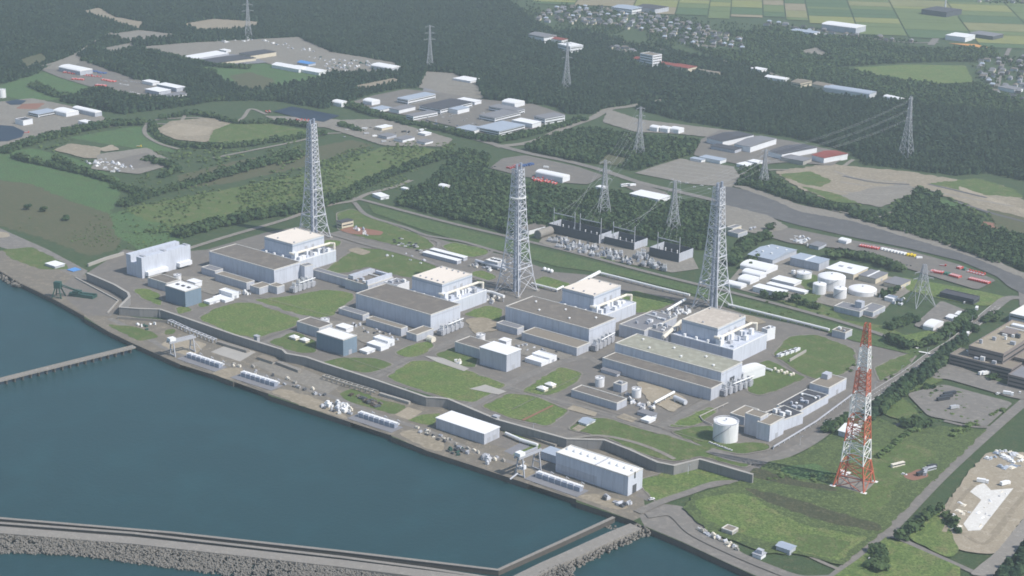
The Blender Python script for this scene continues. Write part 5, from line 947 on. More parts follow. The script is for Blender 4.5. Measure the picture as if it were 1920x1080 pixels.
def trestle(lab, px, h, wid, m='concrete', z0=0.):
    p = [at(*q) for q in px]; e = empty('pipe_rack', p[0], 0, lab, 'pipe rack'); mb = MB(); o = p[0]; b = MB()
    for a, c in zip(p, p[1:]):
        d = (c-a); L = d.length; d.normalize(); n = Vector((-d.y, d.x, 0))
        for s in (-1, 1): b.bar(a-o+n*s*wid/2+Vector((0, 0, h)), c-o+n*s*wid/2+Vector((0, 0, h)), .6, 4)
        for i in range(int(L/7)+1):
            q = a-o+d*min(L, i*7); b.bar(q-n*wid/2+Vector((0, 0, h)), q+n*wid/2+Vector((0, 0, h)), .4, 4)
            for s in (-1, 1): MB().bar(q+n*s*wid/2, q+n*s*wid/2+Vector((0, 0, h)), .45, 4).build('post', m, e)
    b.build('beam', m, e)
trestle('open concrete pipe rack along the sea wall near the far gantry crane', [(318, 606), (352, 622), (404, 643)], 4, 4, 'pale_steel'); trestle('open concrete pipe rack along the sea wall in the middle of the quay', [(608, 710), (650, 724), (706, 741)], 4, 5, 'pale_concrete')
wall_run('culvert', 'straight pale culvert along the sea wall foot behind the far pump bays', [(409, 644), (465, 661)], 3, 5, 'concrete', None, 0, False, 'culvert'); wall_run('culvert', 'straight pale culvert at the foot of the sea wall past the little hut', [(520, 682), (562, 698)], 3, 5, 'concrete', None, 0, False, 'culvert'); wall_run('culvert', 'narrow pale culvert beside the grass before the white quay hall', [(712, 741), (768, 758)], 3, 3, 'pale_concrete', None, 0, False, 'culvert')
wall_run('culvert', 'long culvert along the sea wall between the two quay halls', [(938, 801), (985, 818), (1043, 838)], 2.5, 4, 'concrete', None, 0, False, 'culvert')
wall_run('retaining_wall', 'low curved retaining wall below the bend of the sea wall', [(220, 598), (250, 600), (300, 604), (320, 606)], 3, 1.2, 'concrete', None, 0, False)
wall_run('retaining_wall', 'L shaped low concrete wall at the corner of the quay yard', [(142, 522), (222, 565), (202, 588)], 1.6, 1.6, 'pale_concrete', None, 0, False); wall_run('retaining_wall', 'pale retaining wall past the end of the white double hall', [(165, 500), (200, 487), (232, 478)], 4, 2, 'pale_concrete', None, 0, False)
# pier with piles
a = at(252, 649, 1); c = at(-30, 719, 1); d = c-a; L = d.length; d.normalize(); an = math.atan2(d.y, d.x)
e = empty('pier', (a.x, a.y, 0), an, 'narrow concrete pier on piles running out from the quay', 'pier'); MB().box(0, L, -3.2, 3.2, -.6, 1).box(0, L, -3.2, -2.7, 1, 1.7).build('deck', 'concrete', e)
for i in range(int(L/9)): MB().cyl(6+9*i, -1.9, -11, -.6, .9, n=8).cyl(6+9*i, 1.9, -11, -.6, .9, n=8).box(5.1+9*i, 6.9+9*i, -3.4, 3.4, -1.6, -.6).build('pile_bent', 'wet_concrete', e)
def sea_wall(lab, px, h, t, m='concrete', cap=None, cat='breakwater'): return wall_run('breakwater', lab, px, h, t, m, cap, -10, True, cat)
sea_wall('thin outer caisson line of the harbour that turns a corner and runs to the quay', [(-30, 969), (0, 972), (320, 999), (640, 1034), (800, 1053), (934, 1069), (1040, 1021), (1151, 970)], -.5, 2.4, 'wet_concrete', 'concrete')
sea_wall('second caisson line just behind the thin outer one', [(-30, 979), (0, 981), (250, 1000), (640, 1045), (800, 1066), (960, 1090)], 1., 2.6, 'wet_concrete', 'concrete')
sea_wall('wide pale road topped breakwater along the bottom of the harbour', [(-30, 991), (0, 993), (250, 1013), (640, 1056), (800, 1076), (940, 1094)], 2.2, 12, 'concrete')
p = [at(*q, 2.) for q in [(1196, 984), (1150, 1003), (1080, 1035), (1020, 1062), (960, 1092)]]
sea_wall('pale rubble edged causeway joining the quay corner', [(1192, 986), (1150, 1003), (1080, 1035), (1020, 1062), (955, 1094)], 2., 13, 'concrete')
def mk_tetra(v):
    b = MB(); rnd = random.Random(v); c = Vector((0, 0, 0)); m = Matrix.Rotation(rnd.uniform(0, 6), 3, 'Z') @ Matrix.Rotation(rnd.uniform(0, 6), 3, 'X')
    for d in ((1, 1, 1), (-1, -1, 1), (-1, 1, -1), (1, -1, -1)):
        q = m @ Vector(d).normalized()*1.75; x = q.orthogonal().normalized(); y = q.normalized().cross(x); vs = []
        for pt, rr in ((c, .8), (q, .5)): vs += [pt+x*rr*math.cos(i*1.0472)+y*rr*math.sin(i*1.0472) for i in range(6)]
        b.add(vs, [(6, 7, 8, 9, 10, 11)]+[(i, (i+1) % 6, 6+(i+1) % 6, 6+i) for i in range(6)])
    return b
TET = [mk_tetra(i) for i in range(5)]
def quay_pts(up_, lo, n):
    out = []
    for _ in range(n):
        t = random.random()*(len(up_)-1); i = int(t); f = t-i
        A_ = (up_[i][0]+(up_[i+1][0]-up_[i][0])*f, up_[i][1]+(up_[i+1][1]-up_[i][1])*f); B_ = (lo[i][0]+(lo[i+1][0]-lo[i][0])*f, lo[i][1]+(lo[i+1][1]-lo[i][1])*f); s = random.random()
        out.append((A_[0]+(B_[0]-A_[0])*s, A_[1]+(B_[1]-A_[1])*s, s))
    return out
pts = quay_pts([(-20, 1003), (130, 1011), (270, 1026), (420, 1042), (560, 1057), (640, 1067), (760, 1084)], [(-20, 1036), (130, 1040), (270, 1058), (420, 1078), (560, 1100), (640, 1110), (760, 1120)], 2900)
pts += quay_pts([(1062, 1054), (1040, 1062), (1010, 1075)], [(1085, 1082), (1060, 1095), (1010, 1100)], 120)
pts.sort(key=lambda q: -q[1]); stuff = MB(); tm = None
for i, (x, y, s) in enumerate(pts):
    z = 1.0-5.6*s+random.uniform(-.6, .6); P = at(x, y, z); k = i % 5
    if 200 < i < 440 and y < 1079:
        if tm is None or k not in tm: tm = tm or {}; o = TET[k].build('tetrapod', 'stone', loc=P); tm[k] = o
        else: o = dup(tm[k], P)
        o.rotation_euler.z = random.uniform(0, 6); tag(o, 'grey concrete tetrapod in the heap along the harbour breakwater', 'tetrapod', 'breakwater tetrapods')
    else:
        an = random.uniform(0, 6); ca, sa = math.cos(an), math.sin(an)
        stuff.add([(P.x+v[0]*ca-v[1]*sa, P.y+v[0]*sa+v[1]*ca, P.z+v[2]) for v in TET[k].v], TET[k].f)
struct(stuff.build('tetrapod_heap', 'stone'), 'stuff')
rb = MB()
def rocks(px, n, spread, s0, s1, zr):
    p = [at(*q) for q in px]
    for _ in range(n):
        t = random.random()*(len(p)-1); i = int(t); q = p[i].lerp(p[i+1], t-i); s = random.uniform(s0, s1); c = (q.x+random.uniform(-spread, spread), q.y+random.uniform(-spread, spread), random.uniform(*zr))
        o = len(rb.v); rb.ball(c, s, 3, 5, random.uniform(.6, 1))
        for j in range(o, len(rb.v)): v = rb.v[j]; rb.v[j] = (v[0]+random.uniform(-.25, .25)*s, v[1]+random.uniform(-.25, .25)*s, v[2]+random.uniform(-.2, .2)*s)
rocks([(-20, 500), (10, 517), (36, 533)], 110, 6, 1, 2.4, (-5.5, -.5)); rocks([(1203, 992), (1165, 1010), (1100, 1040), (1040, 1068)], 420, 4.5, .8, 1.9, (-5.5, .5)); rocks([(1190, 984), (1205, 988), (1212, 996)], 70, 4, .8, 1.7, (-5.5, .2)); rocks([(1130, 975), (1180, 986)], 50, 4, .7, 1.5, (-6, -4))
struct(rb.build('rubble', 'rock'), 'stuff')
# ------------------------------------------------------------------ intake screens, cranes
def mk_bay(r=None):
    r = empty('intake_screen', (0, 0, 0)); MB().box(-4, 4, -2.6, 2.6, 0, 4.2).build('housing', 'stack_pipe', r); MB().box(-4.2, 4.2, -.4, 2.8, 4.21, 4.8).build('cover', 'white_paint', r); MB().box(-4.3, -3.7, -3, 2.7, 0, 5.2).build('side_frame', 'pale_steel', r); MB().box(-2, 2, 3, 4.6, 0, 2.8).build('motor', 'white_wall', r); return r
bay = None
for lab, x0, y0, x1, y1, n in [('far row, nearest the far gantry crane', 354, 670, 414, 690, 7), ('second row along the quay', 455, 705, 518, 725, 7), ('third row, next to the white sheeted machinery', 675, 781, 743, 803, 7), ('last row, in front of the tallest quay hall', 1008, 894, 1090, 922, 7)]:
    a, c = at(x0, y0), at(x1, y1)
    pl = MB(); d = (c-a); Lp = d.length; an = math.atan2(d.y, d.x); o = MB().box(-6, Lp+4, -12, 5.5, 0, .5).build('intake_platform', 'roof_grey', loc=a, rz=an); tag(o, 'platform under the intake screens of the '+lab, 'platform')
    for i in range(n):
        P = a.lerp(c, (i+.5)/n)+Vector((0, 0, .5)); s = Lp/n/8.3
        if bay is None: o = bay = mk_bay(); o.location = P; o.rotation_euler.z = an
        else: o = dup(bay, P, an)
        o.scale = (s, 1, 1); tag(o, 'white capped intake screen housing in the '+lab, 'intake screen', 'intake screens of the '+lab)
    for i in range(3):
        o = MB().bar((-1, 0, 0), (-1, 0, 5), .3).bar((-1, 0, 5), (2.5, 0, 4), .3).box(-2, 1, -1, 1, 0, 1.6).build('davit', 'pale_steel', loc=a.lerp(c, .2+.35*i)+Vector((0, 8, 0))); tag(o, 'small pale davit behind the '+lab, 'davit', 'davits behind the '+lab)
def gantry_crane(lab, p_sea, p_land, top, extra=False):
    a, c = at(*p_sea), at(*p_land); h = height_to(a, top); d = c-a; L = d.length; e = empty('gantry_crane', a, math.atan2(d.y, d.x), lab, 'crane')
    for x in (0, L):
        for s in (-1, 1): MB().bar((x, s*5.5, 0), (x, s*2.6, h), .75, 4).build('leg', 'steel', e)
        MB().bar((x, -5.5, 1), (x, 5.5, 1), .6).bar((x, -4.2, h*.45), (x, 4.2, h*.45), .5).build('sill_beam', 'steel', e)
    for s in (-1, 1): MB().box(-5, L+3, s*2.6-.8, s*2.6+.8, h, h+2.2).build('girder', 'steel', e)
    MB().box(-4, 3, -3.4, 3.4, h+2.3, h+5.5).build('trolley', 'white_paint', e)
    if extra: MB().bar((-3, 0, 4), (-13, 0, 1.2), .7).bar((0, 3, 5), (9, 3, 11), .5).build('rake_arm', 'pale_steel', e); MB().box(1, 6, -2, 2, 6, 9.5).build('cab', 'white_wall', e)
    else: MB().bar((L, 0, h), (L+9, 6, 0), .35).bar((L, 0, h), (L+9, -4, 0), .35).build('stay', 'steel', e)
    return e
gantry_crane('pale gantry crane straddling the far end of the quay', (324, 667), (361, 658), 642); gantry_crane('pale gantry crane with a raking arm beside the tallest quay hall', (975, 893), (1006, 880), 858, True)
g = at(110, 557); e = empty('harbour_crane', g, .5, 'dark green harbour crane on the quay yard', 'crane'); h = height_to(g, 528)
b = MB()
for s, t in ((1, 1), (-1, 1), (-1, -1), (1, -1)): b.bar((s*6, t*6, 0), (s*2.5, t*2.5, h*.6), .8)
b.bar((-6, -6, 2), (6, -6, 2), .6).bar((-6, 6, 2), (6, 6, 2), .6); b.build('portal', 'crane_green', e); MB().box(-4, 4, -3, 3, h*.6, h).build('machinery_house', 'crane_green', e); MB().bar((3, 0, h*.85), (28, 4, h*.35), .7).bar((3, 1.5, h*.7), (28, 4, h*.33), .5).build('jib', 'crane_green', e)
o = MB().box(-16, 16, -5, 5, 0, 4).box(-12, -4, -4, 4, 4, 6.5).bar((-18, 0, 3), (18, 0, 5), 1).build('barge_hoist', 'crane_green', loc=at(156, 556), rz=.35); tag(o, 'dark green lifting frame lying on the quay yard', 'frame')
# ------------------------------------------------------------------ pipes and pipe galleries
def pipe(lab, px, z, r, m='white_paint', name='pipeline', seg=False, cat='pipe'):
    p = [at(*q, z) for q in px]; c = p[0].copy(); c.z = 0; e = empty(name, c, 0, lab, cat); b = MB(); b.path([q-c for q in p], r, 8); b.build('pipe', m, e); s = MB()
    for a, d in zip(p, p[1:]):
        for i in range(int((d-a).length/10)+1): q = a.lerp(d, min(1, i*10/max(1, (d-a).length)))-c; MB().box(q.x-.5, q.x+.5, q.y-.5, q.y+.5, 0, z).build('support', 'steel', e)
pipe('white covered pipe gallery from the nearest grey stack to the gate house', [(1366, 571), (1480, 599), (1555, 618)], 3.5, 1.5)
pipe('white covered pipe gallery along the perimeter grass between the middle and nearest grey stacks', [(1127, 512), (1160, 520), (1230, 538), (1293, 553)], 3.5, 1.5)
pipe('white pipe running back from the hatched reactor roof to the perimeter pipe gallery', [(1080, 533), (1124, 510)], 4, 2.2); pipe('white pipe from the middle stack toward the hatched reactor building', [(997, 531), (1044, 543), (1056, 537)], 3.5, 1.4)
pipe('thick white duct bending from a reactor base to the middle stack foot', [(893, 552), (905, 545), (922, 548), (945, 556)], 7, 2., name='duct', cat='duct'); pipe('pale pipe from the small front lawn to the mossy hall annex', [(1227, 755), (1264, 735)], 4, 1.4)
pipe('thick cream duct climbing to the tan roofed reactor building', [(1243, 633), (1252, 625), (1277, 602)], 20, 2.2, 'cream_paint', 'duct', cat='duct'); pipe('white pipe beside the narrow pale annex reaching the nearest stack', [(1250, 582), (1285, 561)], 5, 1.6)
pipe('white pipe from the end shed of the mossy hall to the valve row', [(1420, 686), (1448, 694)], 2.5, 1.1); pipe('white pipe on low stands between the white quay hall and the next culvert', [(948, 812), (975, 824), (1008, 834)], 3, 1.6)
pipe('white low duct in front of the plant house by the middle stack', [(892, 488), (920, 496), (948, 505)], 4, 1.8, 'pale_steel'); pipe('pale zigzag pipe on the lawn near the big round tank', [(1335, 796), (1318, 788), (1312, 780), (1365, 755)], 1.5, .6, 'pale_concrete')
pipe('long grey pipe rack along the road beside the process blocks', [(1450, 838), (1530, 790), (1600, 738)], 2.5, .9, 'steel')
for i in range(7):
    o = MB().cyl(0, 0, 0, 2.2, 1.7, n=10).ball((0, 0, 2.2), 1.7, 4, 10, .6, True).build('valve_unit', 'cream_paint', loc=at(1452+i*6+random.uniform(-1, 1), 694+i*1.6+(3 if i % 2 else 0))); tag(o, 'cream valve unit in the row beyond the mossy roofed hall', 'valve', 'row of cream valve units')
for i in range(8):
    o = MB().box(-5, 5, -1.3, 1.3, .6, 2.8).box(-5.2, 5.2, -1.5, 1.5, 2.8, 3.4).build('cooler', 'white_wall' if i % 2 else 'pale_steel', loc=at(1462+i*4.6, 668-i*1.5+(i % 2)*1.5), rz=1.57); tag(o, 'white cooling unit in the walled rack on the dry lawn', 'cooler', 'cooling units on the dry lawn')
wall_run('low_wall', 'pale low wall edging the cooling units on the dry lawn', [(1480, 679), (1511, 661)], 3.5, 1, 'pale_concrete', None, 0, False)
def vault(lab, p):
    e = empty('vent_vault', at(*p), 0, lab, 'vent'); MB().box(-5, 5, -3, 3, 0, 3).build('base', 'cream_paint', e); b = MB(); b.add([(-5.6, -3.8, 3.01), (5.6, -3.8, 3.01), (5.6, 3.8, 3.01), (-5.6, 3.8, 3.01), (0, 0, 5.6)], [(0, 1, 4), (1, 2, 4), (2, 3, 4), (3, 0, 4), (3, 2, 1, 0)]); b.build('cap', 'white_paint', e)
vault('cream capped vent box nearer the blue block with plain white roof', (571, 641)); vault('cream capped vent box farther from the blue block with plain white roof', (552, 636))
vault('cream capped vent box on the small front lawn, nearer the crossing', (1017, 732)); vault('cream capped vent box on the small front lawn, nearer the long tan roofed annex', (1032, 725))
# heaps of stored things: each pile one object of loose bits
def clutter(lab, px, n, cols, smax=3.5, name='stored_goods', hmax=3., cat='stored goods'):
    wp = [(v.x, v.y) for v in (at(*q) for q in px)]; X = [p[0] for p in wp]; Y = [p[1] for p in wp]; k = 0; t = 0
    while k < n and t < n*60:
        t += 1; x, y = random.uniform(min(X), max(X)), random.uniform(min(Y), max(Y))
        if not inpoly(wp, np.array(x), np.array(y)): continue
        s = random.uniform(1.3, smax); u = s*random.uniform(.4, .8); hh_ = random.uniform(.8, hmax); b = MB(); b.box(-s, s, -u, u, 0, hh_)
        if random.random() < .5: b.box(-s*.6, s*.3, -u*.7, u*.7, hh_, hh_*1.5)
        else: b.bar((-s, 0, hh_), (s, 0, hh_+.5), .4, 5)
        c = random.choice(cols); o = b.build(name, c, loc=(x, y, .3), rz=random.choice((0, 0, 1.57, random.uniform(0, 3)))); tag(o, lab, cat, 'loose goods: '+lab); k += 1
W_ = ('white_paint', 'pale_steel', 'car_silver', 'steel'); MX = ('white_paint', 'steel', 'pale_steel', 'dark_steel', 'cream_paint')
clutter('white wrapped bundle in the heap beside the paved pad on the hill', [(160, 305), (195, 298), (255, 318), (235, 326), (200, 322)], 46, W_); clutter('pale stored module in the long yard below the top pylon', [(385, 70), (470, 68), (480, 78), (400, 82)], 60, ('white_paint', 'pale_steel', 'car_silver', 'roof_blue')); clutter('pale stored module in the strip trailing along the forest', [(480, 74), (540, 84), (600, 97), (590, 100), (520, 88)], 22, W_)
clutter('stored pipe bundle in the near corner yard of the upper clearing', [(600, 108), (690, 116), (700, 125), (640, 138), (610, 135)], 55, ('white_paint', 'pale_steel', 'steel', 'crane_green'))
clutter('white wrapped stock on the sandy lot by the photo edge', [(1850, 850), (1880, 840), (1915, 855), (1920, 880), (1870, 880), (1845, 865)], 34, ('white_paint', 'cream_paint', 'pale_steel', 'roof_blue'), 4.); clutter('white panels laid about the sandy building lot', [(1775, 985), (1800, 930), (1830, 940), (1810, 980), (1790, 1010)], 18, ('white_paint', 'cream_paint'), 3.5, hmax=1.5)
clutter('grey machinery part on the quay between two pump rows', [(600, 765), (620, 753), (665, 772), (650, 782)], 26, MX, 3., 'machine_part', 4, 'machinery'); clutter('white sheeted machinery beside the third pump row', [(622, 768), (640, 758), (660, 766), (655, 776)], 8, ('pale_steel', 'white_wall'), 3, 'machine_part', 4, 'machinery')
clutter('dark rusty pile on the quay grass', [(655, 740), (680, 745), (735, 765), (725, 770), (660, 748)], 22, ('bark', 'dark_steel', 'roof_brown'), 4, 'scrap_pile', 2); clutter('scrap on the quay slab near the pale davits', [(832, 845), (860, 838), (885, 850), (860, 856)], 14, ('dark_steel', 'steel', 'crane_green'), 2.5, 'scrap_pile')
clutter('drum or crate by the tank shed on the quay near the raking crane', [(903, 862), (915, 856), (925, 866), (912, 872)], 8, ('pale_steel', 'steel'), 3., 'crate', 4); clutter('equipment on the gravel beside the pale relay building', [(1372, 436), (1395, 425), (1420, 430), (1398, 445)], 14, MX, 3)
clutter('white panel pile on the pad beside the dark embankment', [(1482, 452), (1495, 442), (1520, 452), (1515, 462)], 20, ('white_paint', 'pale_steel'), 3.5); clutter('equipment between the annex and the stepped white houses', [(420, 553), (455, 556), (475, 552), (460, 548)], 10, MX, 2.5)
clutter('equipment around the round tanks of the mossy roofed hall', [(1150, 745), (1180, 738), (1200, 752), (1235, 768), (1215, 775), (1175, 755)], 26, MX, 2.5); clutter('equipment at the foot of the middle stack', [(880, 500), (905, 488), (945, 500), (935, 512)], 22, MX, 3); clutter('pipework around the nearest stack foot', [(1215, 600), (1250, 585), (1290, 575), (1300, 585), (1260, 600)], 22, ('steel', 'pale_steel', 'white_paint'), 3, 'pipework', 5, 'pipework')
clutter('pipework beside a pale roofed reactor building and the middle stack', [(900, 560), (925, 555), (945, 562), (920, 572)], 10, ('cream_paint', 'white_paint', 'steel'), 2.5, 'pipework', 4, 'pipework'); clutter('switch frame in the crowded switchyard beside the dark enclosures', [(1030, 447), (1045, 446), (1130, 466), (1170, 478), (1225, 488), (1252, 500), (1245, 508), (1190, 498), (1130, 486), (1040, 462)], 110, ('steel', 'dark_steel', 'dark_steel', 'stack_pipe', 'pale_steel'), 2.2, 'circuit_breaker', 4.5, 'switchgear')
clutter('building materials beside the yellow fronted hut', [(655, 428), (668, 424), (705, 438), (690, 444)], 12, ('white_paint', 'roof_blue', 'pale_steel'), 2.2)
clutter('white board stack beside the overhanging roof block', [(852, 678), (862, 672), (872, 680), (862, 686)], 8, ('white_paint', 'cream_paint'), 2.5); clutter('small gear on the quay lip before the tallest hall', [(1120, 935), (1140, 930), (1185, 945), (1170, 955)], 14, ('steel', 'dark_steel', 'pale_steel'), 3); clutter('wrapped stock near the boiler buildings', [(1640, 560), (1660, 550), (1700, 560), (1690, 575)], 12, MX, 3)
clutter('stock beside the green works wall on the quay yard', [(250, 609), (290, 608), (298, 618), (270, 622)], 7, ('white_paint', 'crane_green'), 2); clutter('crate stack on the long forecourt by the quay road', [(1302, 992), (1308, 990), (1388, 1030), (1382, 1034)], 34, ('pale_concrete', 'cream_paint', 'pale_steel'), 2.2, 'crate', 2.6, 'crate')
clutter('small gear along the quay road past the white roofed hall', [(760, 800), (800, 805), (900, 850), (960, 868), (940, 872), (860, 846)], 26, ('steel', 'dark_steel', 'pale_concrete', 'cream_paint'), 2.2, 'quay_gear', 2.2, 'quay gear'); clutter('small gear along the far half of the quay road', [(420, 682), (470, 685), (600, 735), (640, 752), (560, 735), (450, 697)], 24, ('steel', 'dark_steel', 'pale_concrete', 'cream_paint'), 2.2, 'quay_gear', 2.2, 'quay gear')
clutter('small plant fitting along the foot of a turbine annex', [(640, 605), (690, 610), (760, 638), (740, 642), (680, 622)], 16, ('steel', 'pale_steel', 'dark_steel'), 1.8, 'plant_fitting', 2., 'fitting'); clutter('small plant fitting between the overhanging roof block and the long tan annex', [(950, 640), (985, 645), (1070, 668), (1050, 676), (985, 660)], 16, ('steel', 'pale_steel', 'dark_steel'), 1.8, 'plant_fitting', 2., 'fitting')
clutter('plant fitting on the yard behind the pair of long white sheds', [(700, 478), (760, 475), (800, 490), (790, 498)], 8, ('steel', 'pale_steel', 'white_paint'), 2.2, 'plant_fitting', 2., 'fitting'); clutter('dropped white panel on the new white slab', [(1812, 985), (1853, 925), (1895, 920), (1838, 992)], 12, ('white_paint', 'steel', 'cream_paint'), 2.6, 'panel', 1.4, 'panel')
# ------------------------------------------------------------------ vehicles (each one mesh, too small in the photo to show parts)
VM = {}
def vehicle_mesh(kind, col):
    if (kind, col) in VM: return VM[kind, col]
    parts = []
    def bx(m, *a): parts.append((m, MB().box(*a)))
    def wheels(xs, w_, r):
        for x in xs:
            for s in (-1, 1): parts.append(('tyre', MB().bar((x, s*(w_-.15), r), (x, s*(w_+.1), r), r, 8)))
    if kind == 'car':
        bx(col, -2.2, 2.2, -.85, .85, .3, .95); b = MB(); b.add([(-1.9, -.8, .95), (1.1, -.8, .95), (1.1, .8, .95), (-1.9, .8, .95), (-1.5, -.68, 1.5), (.4, -.68, 1.5), (.4, .68, 1.5), (-1.5, .68, 1.5)], [(0, 1, 5, 4), (1, 2, 6, 5), (2, 3, 7, 6), (3, 0, 4, 7)]); parts.append(('glass', b)); bx(col, -1.5, .4, -.68, .68, 1.5, 1.54); wheels((-1.4, 1.4), .8, .33)
    elif kind == 'bus':
        bx(col, -6, 6, -1.25, 1.25, .4, 3.1); bx('glass', -5.8, 6.03, -1.28, 1.28, 1.7, 2.6); wheels((-3.8, 3.9), 1.15, .5)
    else:
        bx(col, 2.2, 4.2, -1.2, 1.2, .5, 2.9); bx('glass', 3., 4.24, -1.05, 1.05, 1.7, 2.6); bx('car_dark', -4.2, 2.2, -1.0, 1.0, .5, .95)
        if kind == 'fire_engine': bx(col, -4.2, 2.0, -1.22, 1.22, .95, 3.1); bx('pale_steel', -3.8, 1.6, -.5, .5, 3.1, 3.5); bx('white_paint', -4.0, 1.8, -1.25, 1.25, 1.5, 1.7)
        elif kind == 'flatbed': bx(col, -4.2, 2.0, -1.22, 1.22, .95, 1.6); bx('steel', -4.0, 1.8, -1.0, 1.0, 1.6, 1.75)
        else: bx(col, -4.2, 2.0, -1.22, 1.22, .95, 3.4)
        wheels((-2.8, 2.9), 1.1, .5)
    v, f, mi, names = [], [], [], []
    for m, b in parts:
        if m not in names: names.append(m)
        o = len(v); v += b.v; f += [tuple(i+o for i in q) for q in b.f]; mi += [names.index(m)]*len(b.f)
    me = bpy.data.meshes.new(kind); me.from_pydata(v, [], f)
    for m in names: me.materials.append(M[m])
    me.polygons.foreach_set('material_index', mi); VM[kind, col] = me; return me
NAMES = {'car': 'parked_car', 'bus': 'parked_bus', 'fire_engine': 'fire_engine', 'flatbed': 'flatbed_truck', 'truck': 'box_truck'}
def veh(kind, col, px, rz, lab, group=None, s=1.):
    o = bpy.data.objects.new(NAMES[kind], vehicle_mesh(kind, col)); COL.objects.link(o); p = at(*px); o.location = (p.x, p.y, .95 if False else .6); o.rotation_euler.z = rz; o.scale = (s,)*3
    return tag(o, lab, {'car': 'car', 'bus': 'bus', 'fire_engine': 'fire engine'}.get(kind, 'truck'), group)
def vrow(kind, col, a, b_, n, lab, group=None, rz=None, s=1., jit=0.):
    A_, B_ = at(*a), at(*b_); an = math.atan2(B_.y-A_.y, B_.x-A_.x)+math.pi/2 if rz is None else rz
    for i in range(n):
        q = (i+.5)/n; veh(kind, col, (a[0]+(b_[0]-a[0])*q+random.uniform(-jit, jit), a[1]+(b_[1]-a[1])*q+random.uniform(-jit, jit)*.5), an+random.uniform(-jit, jit)*.1+(math.pi if random.random() < .1 else 0), lab, group or lab)
vrow('fire_engine', 'car_red', (1611, 463), (1648, 469.5), 8, 'red fire engine in the row next to the white trucks by the embankment', s=1.2); vrow('truck', 'car_white', (1651, 469), (1699, 479.5), 8, 'white truck in the row between red fire engines and yellow trucks', s=1.2); vrow('truck', 'car_yellow', (1699, 480), (1717, 483), 3, 'yellow truck at the end of the row of white trucks')
veh('truck', 'car_white', (1723, 486), .9, 'single white truck past the yellow trucks'); veh('fire_engine', 'car_red', (1650, 485), .4, 'lone red fire engine by the hedge below the white truck row'); vrow('car', 'car_dark', (1688, 497), (1712, 500), 3, 'dark car parked beside the big substation pylon', jit=.5)
vrow('fire_engine', 'car_red', (1745, 511), (1768, 515), 6, 'red fire engine in the row beside the squat wide pylon', s=1.25); vrow('truck', 'car_green', (1770, 515), (1780, 517), 2, 'green truck among red fire engines near the squat wide pylon'); vrow('fire_engine', 'car_red', (1781, 518), (1800, 523), 5, 'red fire engine just past the green trucks', s=1.25)
vrow('fire_engine', 'car_red', (1796, 504), (1803, 506), 2, 'red fire engine at the head of the upper row on the curved lot'); vrow('truck', 'car_green', (1805, 507), (1812, 508), 1, 'green truck in the upper row on the curved lot'); vrow('flatbed', 'car_red', (1813, 510), (1846, 518), 6, 'small red truck in the upper row on the curved lot')
vrow('fire_engine', 'car_red', (1817, 525), (1855, 534), 9, 'red fire engine in the lowest row at the tip of the curved lot', s=1.25); veh('flatbed', 'car_red', (1768, 500), .3, 'lone red truck on the open curved lot')
vrow('fire_engine', 'car_red', (1000, 339), (1045, 347), 7, 'red vehicle in the line below the long white garage', jit=1); vrow('flatbed', 'car_red', (995, 336), (1040, 340), 5, 'red truck close beside the long white garage', jit=1.5); vrow('fire_engine', 'car_red', (953, 318), (975, 312), 6, 'red vehicle behind the top of the middle stack', jit=1); vrow('truck', 'car_blue', (976, 314), (1000, 309), 6, 'blue truck behind the top of the middle stack', jit=1); vrow('car', 'car_dark', (916, 318), (930, 313), 3, 'dark car at the forest end of the red vehicle pad', jit=1); veh('truck', 'car_white', (1024, 316), .5, 'white truck behind the long white garage')
vrow('fire_engine', 'car_red', (120, 137), (143, 140), 6, 'red vehicle in front of the white hill shed', jit=1); vrow('fire_engine', 'car_red', (134, 150), (158, 151), 7, 'red vehicle in the middle of the hill pad', jit=1); vrow('flatbed', 'car_red', (158, 142), (188, 146), 6, 'red truck near the dark trailers on the hill pad', jit=1.5); vrow('fire_engine', 'car_red', (178, 161), (200, 163), 6, 'red vehicle at the low edge of the hill pad', jit=1); vrow('fire_engine', 'car_red', (192, 151), (216, 155), 6, 'red vehicle at the meadow side of the hill pad', jit=1); vrow('truck', 'car_blue', (166, 134), (200, 140), 6, 'dark blue trailer behind the red vehicles on the hill pad', jit=1); veh('truck', 'car_yellow', (141, 138), .4, 'single yellow truck on the hill pad')
vrow('car', 'car_white', (222, 158), (243, 161), 6, 'white van parked on the hill pad edge', jit=1); vrow('car', 'car_silver', (225, 152), (275, 157), 12, 'silver car on the hill pad before the small shed', jit=1.5); vrow('car', 'car_white', (243, 173), (262, 177), 5, 'white car beside the kerb at the foot of the hill pad', jit=1)
vrow('flatbed', 'car_red', (161, 212+0), (168, 214), 1, 'red loader beside the long round roofed shed in the works yard'); vrow('flatbed', 'car_red', (497, 212), (508, 211), 2, 'red digger at the corner of the square pond', jit=1); vrow('flatbed', 'car_red', (555, 226), (580, 228), 4, 'red machine on the bank of the square pond', jit=1); veh('flatbed', 'car_red', (50, 250), 1., 'red digger on the rim of the round basin'); veh('flatbed', 'car_yellow', (261, 276), .6, 'yellow digger on the dirt heap above the paved pad')
for i in range(34):
    c = random.choice(('car_white', 'car_silver', 'car_dark', 'car_white', 'car_blue')); veh('car', c, (random.uniform(800, 915), random.uniform(215, 238)+random.uniform(-3, 3)), random.choice((.5, 2.07, 3.6)), {'car_white': 'white', 'car_silver': 'silver', 'car_dark': 'dark', 'car_blue': 'blue'}[c]+' car parked in the site office yard', 'cars in the site office yard '+c[4:])
